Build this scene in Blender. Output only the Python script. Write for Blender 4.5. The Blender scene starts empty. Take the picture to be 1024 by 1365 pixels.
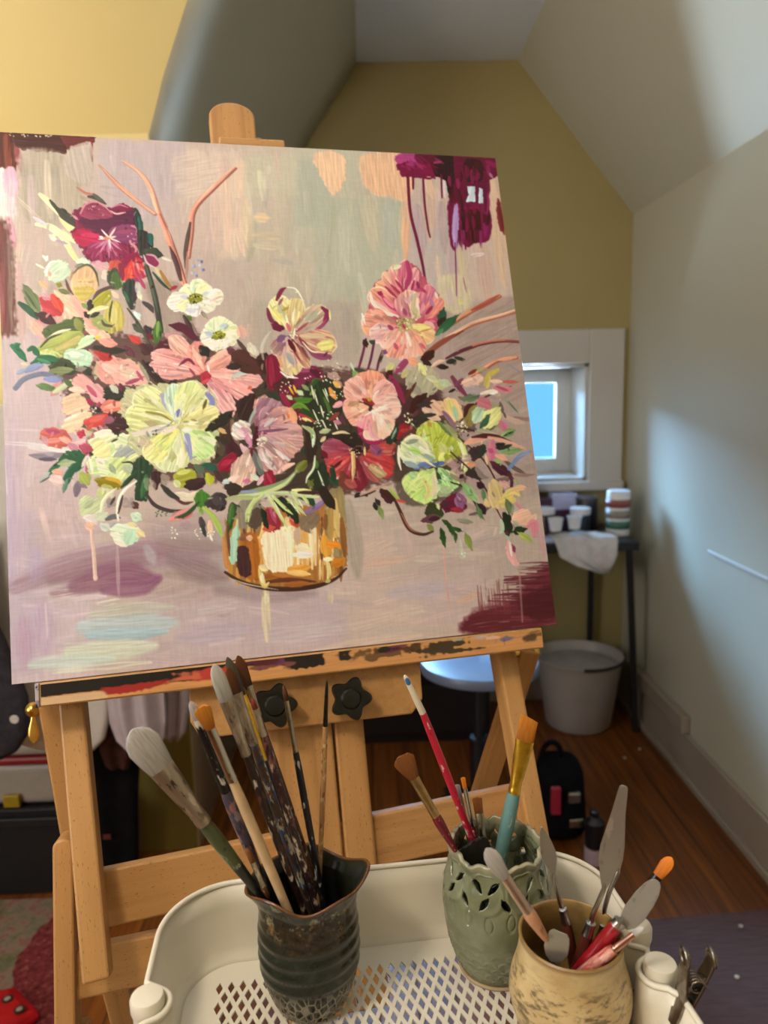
import bpy, bmesh, math, random
import numpy as np
from mathutils import Vector, Matrix, Euler
random.seed(3)
SC = bpy.context.scene
COL = SC.collection
PI = math.pi
# ---- the picture on the canvas: brush strokes laid one over the other into a colour + relief field
import numpy as np
NP = 720
_rs = np.random.RandomState(7)
# photo-measured canvas corners -> canvas square (0..1, origin top-left)
_CQ = [(-3, 175), (660, 209.5), (740, 830), (14, 916)]
def _homog(src, dst):
    A = []
    for (x, y), (u, v) in zip(src, dst):
        A.append([x, y, 1, 0, 0, 0, -u*x, -u*y, -u]); A.append([0, 0, 0, x, y, 1, -v*x, -v*y, -v])
    return np.linalg.svd(np.array(A, float))[2][-1].reshape(3, 3)
_HM = _homog(_CQ, [(0, 0), (1, 0), (1, 1), (0, 1)])
def cv(pts):
    p = np.asarray(pts, float).reshape(-1, 2)
    q = np.c_[p, np.ones(len(p))] @ _HM.T
    return q[:, :2] / q[:, 2:] * NP
KS = NP / 695.0
IMG = np.zeros((NP, NP, 3)); HGT = np.zeros((NP, NP))
_YY, _XX = np.mgrid[0:NP, 0:NP].astype(float)
_R1 = _rs.rand(512, 512)
def _noise(x, y):
    xi = np.floor(x).astype(int); yi = np.floor(y).astype(int)
    fx = x - xi; fy = y - yi
    fx = fx*fx*(3-2*fx); fy = fy*fy*(3-2*fy)
    a = _R1[yi % 512, xi % 512]; b = _R1[yi % 512, (xi+1) % 512]
    c = _R1[(yi+1) % 512, xi % 512]; d = _R1[(yi+1) % 512, (xi+1) % 512]
    return (a*(1-fx)+b*fx)*(1-fy) + (c*(1-fx)+d*fx)*fy
def hx(c):
    if isinstance(c, str):
        return np.array([int(c[i:i+2], 16) for i in (0, 2, 4)], float) / 255
    return np.asarray(c, float)
def _spline(p, closed=False, n=6):
    p = np.asarray(p, float)
    if len(p) < 3: 
        return np.array([p[0]*(1-t)+p[1]*t for t in np.linspace(0, 1, 8)])
    q = np.vstack([p[-1:], p, p[:2]]) if closed else np.vstack([2*p[:1]-p[1:2], p, 2*p[-1:]-p[-2:-1]])
    out = []
    for i in range(1, len(q)-2):
        a, b, c, d = q[i-1], q[i], q[i+1], q[i+2]
        for t in np.arange(n)/n:
            out.append(.5*((2*b)+(c-a)*t+(2*a-5*b+4*c-d)*t*t+(3*b-a-3*c+d)*t**3))
    if not closed: out.append(p[-1])
    return np.array(out)
def _blend(y0, y1, x0, x1, A, col, h):
    I = IMG[y0:y1, x0:x1]
    I[:] = I*(1-A[..., None]) + col*A[..., None]
    H = HGT[y0:y1, x0:x1]
    H[:] = H*(1-.75*A) + h*A
def _box(p, m):
    x0 = max(0, int(p[:, 0].min()-m)); x1 = min(NP, int(p[:, 0].max()+m)+2)
    y0 = max(0, int(p[:, 1].min()-m)); y1 = min(NP, int(p[:, 1].max()+m)+2)
    return x0, x1, y0, y1
def B(col, w, *xy, a=1., t=(.55, .35), br=.5, soft=1., col2=None, h=.5, dry=0.):
    """one brush stroke along a smooth path; w in photo px; t = width share at start and end"""
    p = _spline(cv(xy)); W = w*KS/2
    x0, x1, y0, y1 = _box(p, W+3)
    if x1 <= x0 or y1 <= y0: return
    X = _XX[y0:y1, x0:x1]; Y = _YY[y0:y1, x0:x1]
    seg = np.diff(p, axis=0); L = np.hypot(seg[:, 0], seg[:, 1])+1e-9; cum = np.r_[0, np.cumsum(L)]; T = cum[-1]
    best = np.full(X.shape, 1e9); al = np.zeros(X.shape); sd = np.zeros(X.shape)
    for i in range(len(seg)):
        dx, dy = seg[i]/L[i]
        u = (X-p[i, 0])*dx+(Y-p[i, 1])*dy; s = -(X-p[i, 0])*dy+(Y-p[i, 1])*dx
        uc = np.clip(u, 0, L[i]); d = np.hypot(u-uc, s)
        m = d < best
        best[m] = d[m]; al[m] = cum[i]+uc[m]; sd[m] = s[m]
    f = al/T
    ww = W*np.minimum(1, np.minimum(t[0]+(1-t[0])*f/.3, t[1]+(1-t[1])*(1-f)/.3))
    ph = _rs.rand()*400
    st = _noise(sd/1.6+ph, al/26.+ph*.7)
    edge = (st-.5)*min(2.5, W*.5)*br
    A = np.clip((ww-best+edge)/soft+.5, 0, 1)*a
    if dry: A = A*np.clip((st-dry)*4+.5, 0, 1)
    c = hx(col)[None, None]
    if col2 is not None:
        g = np.clip(f+(st-.5)*.5, 0, 1)[..., None]; c = c*(1-g)+hx(col2)*g
    c = c*(1+(st-.5)[..., None]*.26*br)
    _blend(y0, y1, x0, x1, A, np.clip(c, 0, 1), h*(.5+st)*np.clip((ww-best)/2+.3, 0, 1))
def G(col, *xy, a=1., jag=1., ang=None, col2=None, br=.6, soft=1., h=.5, sharp=False, dry=0.):
    """one filled patch of paint with a brushed, slightly ragged outline"""
    q = cv(xy); p = q if sharp else _spline(q, True, 5)
    x0, x1, y0, y1 = _box(p, 3+soft*1.5)
    if x1 <= x0 or y1 <= y0: return
    X = _XX[y0:y1, x0:x1]; Y = _YY[y0:y1, x0:x1]
    best = np.full(X.shape, 1e9); ins = np.zeros(X.shape, bool); n = len(p)
    for i in range(n):
        ax, ay = p[i]; bx, by = p[(i+1) % n]; dx, dy = bx-ax, by-ay; l2 = dx*dx+dy*dy+1e-9
        u = np.clip(((X-ax)*dx+(Y-ay)*dy)/l2, 0, 1)
        best = np.minimum(best, (X-ax-u*dx)**2+(Y-ay-u*dy)**2)
        if ay != by:
            ins ^= ((ay > Y) != (by > Y)) & (X < dx*(Y-ay)/(by-ay)+ax)
    sdv = np.where(ins, 1, -1)*np.sqrt(best)
    c0 = p.mean(0)
    if ang is None:
        e = np.linalg.eigh(np.cov((p-c0).T))[1][:, 1]; th = np.arctan2(e[1], e[0])
    else: th = np.radians(ang)
    u = (X-c0[0])*np.cos(th)+(Y-c0[1])*np.sin(th); s = -(X-c0[0])*np.sin(th)+(Y-c0[1])*np.cos(th)
    ph = _rs.rand()*400
    st = _noise(s/1.8+ph, u/22.+ph*.6)
    ed = (_noise(X/4.+ph, Y/4.)-.5)*3.2*jag+(st-.5)*2*jag
    A = np.clip((sdv+ed)/soft+.5, 0, 1)*a
    if dry: A = A*np.clip((st-dry)*4+.5, 0, 1)
    c = hx(col)[None, None]
    if col2 is not None:
        lo, hi = (p-c0)@[np.cos(th), np.sin(th)], None
        g = np.clip((u-lo.min())/(np.ptp(lo)+1e-6)+(st-.5)*.5, 0, 1)[..., None]; c = c*(1-g)+hx(col2)*g
    c = c*(1+(st-.5)[..., None]*.26*br)
    _blend(y0, y1, x0, x1, A, np.clip(c, 0, 1), h*(.45+st)*np.clip(sdv/2.5+.3, 0, 1))
def petal(cx, cy, tx, ty, w, base, tip, edge=None, tipw=.9, streak=None, n=5):
    """a petal from the flower's centre to its tip, laid in base to tip with edge light and streaks"""
    c = np.array([cx, cy], float); t = np.array([tx, ty], float); d = t-c; L = np.hypot(*d); d = d/L; nn = np.array([-d[1], d[0]])
    prof = [(0, .12), (.25, .55), (.55, .95), (.8, 1.*tipw), (.95, .62*tipw), (1.02, .05)]
    up = [c+d*L*f+nn*w/2*k*(1+_rs.uniform(-.1, .1)) for f, k in prof]; dn = [c+d*L*f-nn*w/2*k*(1+_rs.uniform(-.1, .1)) for f, k in prof[::-1]]
    pts = np.array(up+dn).ravel(); th = np.degrees(np.arctan2(*(cv([t])[0]-cv([c])[0])[::-1]))
    G(base, *pts, ang=th, col2=tip, jag=.7, br=.9, h=.6)
    b, tp = hx(base), hx(tip)
    for k in range(int(n*1.7)):
        o = _rs.uniform(-.40, .40)*w; f0 = _rs.uniform(.05, .5); f1 = f0+_rs.uniform(.2, .5); m = _rs.uniform(0, 1); f1 = min(f1, .97)
        col = (b*(1-m)+tp*m)*_rs.uniform(.78, 1.16)
        if streak is not None and k % 2 == 0: col = hx(streak)*_rs.uniform(.9, 1.08)
        elif k % 5 == 3: col = tp*.45+hx('f4ead8')*.55
        a0 = c+d*L*f0+nn*o*(.25+f0*.8); a1 = c+d*L*f1+nn*o*(.4+.6*f1)
        B(np.clip(col, 0, 1), max(1.6, w*_rs.uniform(.07, .2)), *a0, *((a0+a1)/2+nn*o*.12), *a1, a=_rs.uniform(.5, .9), h=.9, t=(_rs.uniform(.3, .9), _rs.uniform(.2, .7)), col2=np.clip(col*_rs.uniform(.85, 1.2), 0, 1))
    if edge is not None:
        e = np.array(up[2:]+dn[:3]); i0 = _rs.randint(0, 3)
        B(edge, max(1.4, w*.06), *e[i0:i0+4].ravel(), a=.7, t=(.2, .2), h=1.1)
        if _rs.rand() < .5: B(np.clip(hx(edge)*1.03, 0, 1), max(1.2, w*.05), *e[-3:].ravel(), a=.5, t=(.2, .2), h=1.)
def flecks(n, x, y, rx, ry, bg):
    """small loaded-brush touches that break up the flat areas of the bouquet"""
    for k in range(n):
        th = _rs.rand()*6.283; q_ = np.sqrt(_rs.rand()); px, py = x+np.cos(th)*q_*rx, y+np.sin(th)*q_*ry
        u, v = cv([(px, py)])[0].astype(int)
        if not (2 < u < NP-3 and 2 < v < NP-3): continue
        c = IMG[v, u].copy()
        if np.abs(c-bg[v, u]).sum() < .22: continue
        r = _rs.rand()
        if r < .4: c = c*_rs.uniform(.62, .88)
        elif r < .75: c = c*.55+np.array([.96, .91, .82])*.45
        else: c = np.clip(c*np.array([_rs.uniform(.85, 1.2), _rs.uniform(.85, 1.15), _rs.uniform(.8, 1.2)]), 0, 1)
        an = _rs.rand()*6.283; L = _rs.uniform(2, 8)
        B(np.clip(c, 0, 1), _rs.uniform(1.3, 3.6), px, py, px+np.cos(an)*L*.5+_rs.uniform(-1, 1), py+np.sin(an)*L*.5, px+np.cos(an)*L, py+np.sin(an)*L, a=_rs.uniform(.5, .9), h=1.1, t=(.6, .3))
def scumble(n, x0, y0, x1, y1, ang, L, w, amp, a=.4):
    """loose ground brushwork: strokes in the colour already there, a little lighter, darker or tinted"""
    for k in range(n):
        px, py = _rs.uniform(x0, x1), _rs.uniform(y0, y1); u, v = cv([(px, py)])[0].astype(int)
        if not (1 < u < NP-2 and 1 < v < NP-2): continue
        c = IMG[v, u]*(1+_rs.uniform(-amp, amp))+_rs.uniform(-amp, amp, 3)*.22; t_ = np.radians(ang+_rs.uniform(-14, 14)); l = L*_rs.uniform(.5, 1.4)
        B(np.clip(c, 0, 1), w*_rs.uniform(.5, 1.5), px, py, px+np.cos(t_)*l*.5, py+np.sin(t_)*l*.5, px+np.cos(t_)*l, py+np.sin(t_)*l, a=a*_rs.uniform(.6, 1.3), soft=2.5, t=(.8, .6), h=.22, dry=.18, br=.7)
def leaf(x0, y0, x1, y1, w, col, col2=None, bend=0.):
    a = np.array([x0, y0], float); b = np.array([x1, y1], float); d = b-a; L = np.hypot(*d); d = d/L; n = np.array([-d[1], d[0]])
    mid = [(.0, .1), (.25, .75), (.5, 1), (.75, .7), (1, .02)]
    f = lambda k, s: a+d*L*k[0]+n*(s*w/2*k[1]+bend*w*np.sin(np.pi*k[0]))
    pts = [f(k, 1) for k in mid]+[f(k, -1) for k in mid[::-1]]
    G(col, *np.array(pts).ravel(), col2=col2, jag=.6, br=.8)
def dots(col, x, y, rx, ry, n, r=1.4):
    for k in range(n):
        th = _rs.rand()*6.283; q = np.sqrt(_rs.rand())
        px, py = x+np.cos(th)*q*rx, y+np.sin(th)*q*ry
        B(hx(col)*_rs.uniform(.85, 1.1), r*_rs.uniform(1.4, 2.4), px, py, px+_rs.uniform(-2, 2), py+_rs.uniform(-2, 2), h=1.2, br=.2)
def soft(col, x, y, rx, ry, a=.8, s=14, ang=90):
    th = np.arange(12)*np.pi/6
    G(col, *np.c_[x+rx*np.cos(th), y+ry*np.sin(th)].ravel(), a=a, soft=s*KS, jag=2.5, ang=ang, br=.5, h=.12)
def rect(col, x0, y0, x1, y1, a=.85, s=3, ang=90, **k):
    G(col, x0, y0, x1, y0, x1, y1, x0, y1, a=a, soft=s*KS, ang=ang, jag=2., sharp=True, h=.15, br=.22, **k)
def paint_picture():
    IMG[:] = hx('bea89e')
    # ---------------- ground of the picture
    rect('c3aeb0', -10, 440, 130, 930, a=1, s=20)
    rect('b9a399', 120, 180, 330, 420, a=.9, s=25)
    rect('c6afa0', 250, 195, 420, 330, a=.8, s=18)
    rect('b8ab98', 330, 200, 540, 420, a=.85, s=22)
    rect('b6b19c', 390, 195, 480, 330, a=.7, s=14)
    rect('b5b29d', 430, 270, 540, 390, a=.65, s=16)
    rect('b2a194', 300, 390, 480, 500, a=.7, s=25)
    rect('bda69b', 560, 235, 690, 420, a=.9, s=12)
    rect('a8938a', 560, 400, 720, 760, a=.95, s=18)
    rect('b6a296', 480, 660, 720, 790, a=.9, s=20)
    rect('c0a99f', 440, 700, 640, 880, a=.9, s=22)
    rect('bca6a5', 180, 780, 440, 905, a=.95, s=22)
    rect('ae9590', 190, 690, 300, 800, a=.9, s=18)
    rect('c8b0a2', 60, 190, 130, 290, a=.35, s=14)
    rect('c9b3b0', 30, 500, 130, 690, a=.8, s=25)
    rect('c0a49a', 40, 640, 120, 740, a=.5, s=15)
    for k in range(70):                       # loose vertical brushwork in the upper half
        x = _rs.uniform(20, 670); y = _rs.uniform(195, 420); c = hx(['c9b5a4', 'b3a594', 'c4aca6', 'b0a79a', 'baa6a0'][k % 5])
        B(c, _rs.uniform(6, 20), x, y, x+_rs.uniform(-4, 4), y+_rs.uniform(25, 80), a=.24, soft=5, t=(.8, .8), h=.15, dry=.25, br=.3)
    for k in range(46):
        x = _rs.uniform(20, 620); y = _rs.uniform(700, 880); c = hx(['c6b0ae', 'b39da0', 'c9b5a6', 'b9a5ae'][k % 4])
        B(c, _rs.uniform(5, 16), x, y, x+_rs.uniform(40, 110), y-_rs.uniform(0, 8), a=.24, soft=5, t=(.7, .6), h=.12, dry=.3, br=.3)
    for c, x0, y0, x1, y1, al in (('b3a3a6', 135, 190, 250, 300, .7), ('cbb5a6', 240, 200, 322, 268, .75), ('d2b9a4', 288, 215, 335, 345, .6), ('aeab98', 420, 262, 536, 400, .7), ('a9a89a', 396, 210, 440, 300, .6), ('c3b8a0', 330, 205, 400, 260, .6), ('b7a39a', 250, 340, 352, 400, .6), ('a99a8e', 340, 400, 480, 480, .6), ('bfa79e', 210, 260, 300, 330, .5), ('b9aaa6', 546, 300, 604, 392, .6), ('c7b09e', 620, 300, 676, 398, .6), ('b0a092', 60, 204, 128, 296, .55)):
        rect(c, x0, y0, x1, y1, a=al, s=7)
    for c, x0, y0, x1, y1, al in (('b69fa2', 20, 690, 120, 760, .5), ('baa2a8', 330, 800, 460, 860, .6), ('c6aca0', 470, 720, 560, 830, .6), ('b3a196', 520, 690, 610, 770, .5), ('c0a6a4', 560, 760, 640, 830, .5), ('a59594', 205, 700, 300, 760, .6), ('c5acb0', 20, 470, 100, 690, .5), ('b6a5b4', 6, 680, 50, 900, .5)):
        rect(c, x0, y0, x1, y1, a=al, s=12, ang=0)
    scumble(260, 10, 185, 680, 430, 90, 34, 9, .10, .45); scumble(240, 10, 660, 720, 900, -4, 46, 8, .09, .45); scumble(60, 5, 440, 110, 700, 85, 40, 9, .08, .4); scumble(60, 570, 400, 710, 760, -20, 30, 7, .08, .35)
    # left margin
    G('5e2c22', -6, 172, 22, 174, 30, 205, 24, 226, -6, 232, sharp=True, soft=4, jag=2, ang=90)
    B('8a4a34', 9, 12, 180, 14, 226, a=.7, dry=.4); B('a86a52', 5, 22, 190, 20, 225, a=.6, dry=.45)
    B('b0606c', 8, 26, 192, 31, 228, a=.6, soft=2)
    G('ecd4cc', -4, 228, 10, 224, 22, 240, 20, 292, 2, 292, -2, 250, soft=3); G('dfa9ba', 8, 226, 22, 222, 29, 246, 22, 262, 12, 258, soft=3)
    B('e3b7bd', 12, 18, 240, 17, 290, a=.7, soft=3)
    B('d0909e', 10, 14, 290, 22, 330, a=.7, soft=4); B('6e3836', 6, -2, 225, -1, 292, a=.8)
    G('6a3d3a', -8, 290, 10, 290, 19, 330, 24, 446, -6, 446, sharp=True, soft=7, jag=2, ang=90, a=.9)
    B('80403c', 8, 4, 300, 8, 446, a=.7, dry=.4); B('8b7468', 8, 16, 320, 19, 440, a=.7, dry=.35, soft=3); B('a86068', 6, 3, 350, 5, 440, a=.5, dry=.4)
    B('c89a9c', 10, 28, 350, 32, 450, a=.5, soft=5)
    # top band
    G('4b261d', 18, 172, 129, 181, 129, 187, 93, 199, 92, 205, 36, 199, 22, 192, sharp=True, jag=1.2, ang=4)
    G('6f312f', 84, 181, 130, 183, 129, 188, 94, 199, sharp=True, jag=1, a=.9)
    dots('e9dcc4', 48, 180, 30, 2, 14, .7); B('7a3038', 4, 126, 186, 125, 200, 126, 214, t=(.8, .7))
    G('a79a88', 33, 202, 92, 206, 110, 224, 112, 290, 88, 300, 62, 300, 36, 290, a=.75, soft=6, ang=90)
    B('cbb9a5', 10, 66, 215, 68, 255, 70, 290, a=.8, soft=3); B('b9a694', 14, 90, 215, 96, 290, a=.6, soft=4)
    B('c6aeb0', 10, 45, 235, 47, 300, a=.6, soft=4); B('c2a89e', 9, 55, 290, 58, 340, a=.6, soft=4)
    G('b7a79b', 93, 200, 122, 189, 128, 210, 122, 240, 95, 236, a=.8, soft=2, ang=80)
    B('9a8274', 8, 112, 262, 130, 268, a=.6, dry=.45); B('9c8a7a', 14, 140, 250, 168, 258, a=.4, dry=.5, soft=4)
    for x in (160, 182, 205, 226, 243): B('b8a3a4', 13, x, 192, x+2, 260, a=.5, soft=5, t=(.9, .8))
    G('c9b2a4', 236, 205, 300, 214, 300, 250, 262, 262, 240, 250, a=.55, soft=6)
    B('d9b6a2', 16, 300, 225, 306, 300, 305, 330, a=.6, soft=6); B('e0bda4', 12, 322, 215, 320, 260, a=.5, soft=6); B('d4b3a4', 14, 288, 260, 290, 320, a=.55, soft=5)
    B('e4c59a', 13, 343, 288, 360, 289, a=.75, soft=4); B('c0ad94', 12, 340, 312, 374, 314, a=.8, soft=2); B('c2b29a', 11, 342, 325, 372, 328, a=.7, soft=2)
    B('d8be9c', 18, 330, 270, 332, 325, a=.45, soft=7); B('a9a59e', 10, 366, 345, 392, 350, a=.45, soft=4)
    G('e2ba98', 420, 203, 458, 205, 460, 240, 447, 258, 438, 250, 428, 232, soft=2.5, ang=90)
    G('dcb08f', 486, 205, 545, 207, 550, 250, 540, 266, 520, 262, 500, 258, 484, 240, soft=4, ang=90)
    B('dca98b', 13, 541, 250, 541, 300, 540, 348, a=.8, soft=3, dry=.3); B('e0ab88', 9, 540, 290, 541, 345, a=.8)
    B('c5b49c', 22, 492, 262, 500, 330, a=.6, soft=7); B('bdb7a6', 24, 462, 280, 466, 360, a=.5, soft=7); B('aeb0a6', 22, 520, 265, 522, 330, a=.5, soft=7)
    B('b0979a', 20, 556, 275, 562, 340, a=.7, soft=5); B('ad9898', 16, 588, 270, 592, 335, a=.7, soft=4); B('c6a593', 18, 572, 240, 574, 320, a=.65, soft=4)
    B('d9b49a', 14, 570, 236, 577, 262, a=.8, soft=3); B('cfae94', 20, 656, 236, 664, 320, 672, 380, a=.85, soft=5); B('d4b296', 12, 668, 260, 676, 330, a=.5, soft=4)
    B('c2a093', 26, 640, 320, 650, 395, a=.7, soft=8); B('b59ba0', 14, 600, 330, 606, 380, a=.6, soft=4); B('d0b6a0', 9, 583, 340, 586, 372, a=.7, soft=3)
    G('cbbd9a', 582, 372, 606, 362, 622, 372, 628, 404, 606, 416, 588, 402, a=.75, soft=5, ang=90); B('c9b595', 10, 613, 330, 616, 370, a=.8, soft=2)
    B('c7aab0', 12, 598, 384, 600, 405, a=.6, soft=4); B('cfc47c', 7, 610, 398, 616, 402, a=.8)
    # magenta corner with its drips
    G('a8427a', 530, 204, 560, 206, 560, 222, 534, 224, soft=2, ang=0)
    G('7a0840', 530, 217, 545, 214, 580, 214, 582, 234, 560, 236, 536, 234, jag=1.6); B('98265c', 7, 536, 220, 565, 220, a=.7)
    G('33100f', 556, 203, 612, 206, 612, 270, 600, 272, 594, 240, 579, 232, 574, 216, sharp=True, jag=.5, ang=90)
    G('63112f', 556, 203, 580, 205, 578, 216, 556, 214, a=.9, soft=2)
    G('660834', 604, 205, 664, 207, 666, 232, 652, 238, 646, 247, 620, 247, 606, 244, sharp=True, jag=.5)
    G('641038', 604, 244, 650, 242, 648, 274, 606, 276, sharp=True, jag=.5, ang=90); G('3c1214', 620, 213, 640, 213, 644, 236, 622, 240, soft=2)
    B('8b1f52', 9, 648, 214, 663, 222, a=.8); B('c19ab0', 5, 650, 228, 656, 236, a=.7)
    G('c4cdd2', 622, 247, 633, 247, 633, 267, 620, 268, 625, 258, sharp=True, jag=.5); G('c3cbd6', 638, 249, 643, 250, 643, 271, 637, 270, sharp=True, jag=.4)
    G('741040', 597, 268, 612, 268, 650, 274, 652, 316, 632, 322, 622, 328, 612, 318, 606, 332, 599, 318, soft=2, ang=90, jag=.6)
    G('45100f', 616, 278, 637, 278, 640, 316, 620, 318, soft=3, ang=90); B('862a66', 9, 646, 275, 646, 312, a=.7, soft=4)
    B('8c1650', 6, 612, 276, 636, 275, a=.8)
    G('ad8cba', 605, 273, 610, 273, 611, 300, 607, 330, 602, 308, jag=.4)
    B('cfc0c8', 5, 592, 240, 593, 262, a=.7)
    for k in range(64):
        x = _rs.uniform(598, 650); y = _rs.uniform(208, 296); l = _rs.uniform(10, 30)
        if 619 < x < 645 and y+l > 244 and y < 272: continue
        if 600 < x < 613 and y+l > 272: continue
        B(['7c0c44', '4a0a1c', '8e2458', '5e0a2c', '3a0c10', '6c1038'][k % 6], _rs.uniform(3, 8), x, y, x+1, y+l*.5, x+_rs.uniform(-1, 2), y+l, a=.8, soft=1.5, t=(.7, .4), dry=.12)
    for k in range(14):
        x = _rs.uniform(606, 650); B(['701040', '8a3468', '5c0e30'][k % 3], _rs.uniform(2, 4), x, 306, x+.5, 314, x+1, _rs.uniform(318, 332), a=.75, t=(.9, .3), dry=.15)
    for k in range(16):
        x = _rs.uniform(534, 582); B(['7a0840', '98265c', 'a8427a', '5c0a2c'][k % 4], _rs.uniform(3, 6), x, _rs.uniform(208, 218), x+_rs.uniform(4, 14), _rs.uniform(214, 230), a=.7, t=(.6, .4), dry=.1)
    for pts, w in (((544, 232, 547, 280, 556, 318, 563, 350, 567, 374), 4.6), ((564, 232, 566, 268, 570, 300, 573, 314), 3.4), ((551, 232, 551, 250), 3.6), ((588, 232, 589, 262), 3.), ((606, 322, 607, 350, 608, 392), 1.8), ((619, 318, 620, 330), 3)):
        B('6e1238', w, *pts, t=(1, .8), br=.15)
    B('b995a0', 1.6, 608, 340, 609, 410, a=.8); B('8a4870', 2, 617, 368, 621, 388, a=.7, dry=.3)
    G('7b302f', 661, 266, 666, 268, 672, 308, 668, 308, 662, 292, soft=2, ang=85); B('6d2226', 5, 664, 270, 670, 306, dry=.3)
    B('d9c7c6', 7, 628, 338, 644, 336, a=.7, dry=.3)
    # lower half
    B('a48690', 36, 20, 782, 90, 757, 190, 738, 270, 742, a=.85, soft=8, t=(.5, .5)); B('97757c', 26, 70, 772, 140, 752, 230, 732, a=.7, soft=8)
    B('8c5f71', 30, 100, 782, 160, 765, 208, 772, a=.85, soft=6); B('8b5a74', 24, 140, 785, 190, 780, 212, 770, a=.75, soft=5); B('96707a', 14, 70, 792, 150, 778, a=.6, soft=5, dry=.3)
    B('8a7274', 28, 230, 745, 262, 758, 300, 770, a=.65, soft=10); B('927b78', 20, 215, 722, 260, 728, 300, 730, a=.6, soft=8); B('8e7a7c', 20, 290, 785, 350, 792, 420, 790, a=.5, soft=8)
    B('b2a9ad', 14, 196, 730, 205, 750, a=.6, soft=5)
    B('a896b4', 18, 50, 735, 46, 775, a=.4, soft=8); B('b89cb2', 26, 55, 810, 60, 870, a=.6, soft=9); B('b390a4', 22, 30, 830, 32, 890, a=.6, soft=8); B('c3aab8', 18, 20, 560, 24, 760, a=.5, soft=8)
    B('b5a0b6', 16, 10, 600, 14, 780, a=.5, soft=6)
    B('b5bebf', 30, 110, 838, 170, 836, 232, 830, a=.85, soft=7); B('a3b6bc', 15, 118, 848, 180, 846, 222, 842, a=.8, soft=4); B('bcb8a8', 16, 120, 820, 180, 812, 230, 810, a=.7, soft=5)
    B('c9c9b4', 24, 90, 872, 150, 868, 205, 862, a=.85, soft=6); B('c2cac0', 16, 40, 888, 90, 884, 150, 880, a=.75, soft=5); B('cfcbb8', 10, 70, 898, 140, 892, 200, 884, a=.7, dry=.3)
    B('cdb6ba', 8, 96, 800, 140, 796, a=.8, dry=.25); B('d0c4ba', 8, 130, 806, 158, 800, a=.8, dry=.3)
    B('b4a0ae', 26, 240, 850, 330, 838, a=.6, soft=10); B('c3b0b0', 26, 350, 850, 450, 838, a=.7, soft=10); B('cbb3a2', 20, 470, 836, 560, 812, a=.6, soft=10); B('c7ab9c', 34, 470, 745, 520, 720, a=.6, soft=10)
    B('d2a995', 12, 490, 750, 540, 742, a=.6, soft=6); B('cea690', 9, 610, 800, 636, 790, a=.8, soft=3); B('a49688', 26, 462, 670, 470, 720, 476, 765, a=.75, soft=6); B('b3a3b0', 22, 520, 790, 600, 780, a=.5, soft=8)
    B('c7a4a2', 14, 540, 690, 545, 740, a=.5, soft=6); B('cfb7a6', 16, 420, 868, 560, 846, a=.5, soft=5)
    # maroon corner
    G('672832', 618, 842, 626, 815, 650, 806, 680, 800, 700, 776, 732, 748, 746, 748, 750, 842, soft=9, jag=1.2, ang=-6)
    for k in range(90):
        y = _rs.uniform(746, 834); x = 735-_rs.uniform(15, 50+(y-746)*.7); B(['6a2a34', '7a3a44', '56202a'][k % 3], _rs.uniform(1.5, 3.5), x, y+_rs.uniform(-2, 3), 740, y-2, a=.8, dry=.42, t=(.6, 1))
    for k in range(34):
        x = _rs.uniform(632, 676); B('7a3a40', _rs.uniform(1.2, 2.4), x, _rs.uniform(768, 800), x+3, 816, a=.6, dry=.4)
    G('501a22', 690, 796, 742, 776, 748, 815, 705, 822, a=.8, soft=5, ang=-4); B('b08a84', 3, 690, 752, 694, 826, a=.6, t=(1, .8)); B('a88880', 6, 625, 832, 676, 826, a=.4, dry=.5)
    B('d08f9e', 4, 715, 690, 724, 745, a=.8, soft=2)
    # drips of pale paint
    B('d9b7a8', 4.5, 122, 705, 125, 740, 127, 772, t=(.9, 1), br=.25, h=.8); B('e6c6b4', 5, 127, 768, 127.5, 773, h=1); B('b79a9c', 4.5, 156, 728, 157, 760, 158, 795, a=.7, br=.3)
    B('d5bdc0', 2.6, 60, 806, 62, 852, a=.8); B('d8c6c6', 2.5, 3, 580, 10, 660, a=.7); B('d8c49e', 11, 353, 790, 354, 820, 356, 852, a=.75, t=(.9, .6), dry=.25); B('cbb79a', 8, 440, 788, 441, 802, a=.7, dry=.2)
    B('d69d8e', 2.4, 590, 720, 594, 780, 602, 818, a=.8); B('d9a9a0', 3, 588, 705, 590, 730, a=.8)
    B('d9cfd2', 5, 0, 590, 40, 592, 80, 596, a=.7, dry=.25); B('cdb8bb', 3, 0, 572, 60, 574, a=.6); B('ddd0d0', 8, 40, 596, 92, 598, a=.8)
    # ---------------- dark mass behind the bouquet
    G('5a3c38', 80, 470, 130, 440, 200, 450, 260, 440, 330, 470, 380, 490, 470, 490, 560, 500, 600, 540, 610, 600, 580, 650, 520, 640, 470, 655, 400, 660, 330, 660, 290, 640, 200, 640, 150, 600, 100, 560, a=.85, soft=8, jag=3)
    G('41362b', 290, 500, 420, 490, 480, 540, 450, 640, 400, 655, 320, 650, 280, 600, a=.8, soft=6, jag=3); G('4a2a2c', 480, 520, 580, 520, 570, 600, 500, 620, a=.8, soft=6)
    G('8f7a70', 196, 375, 250, 380, 260, 430, 235, 455, 215, 430, a=.5, soft=5)
    bgc = IMG.copy()
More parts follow.
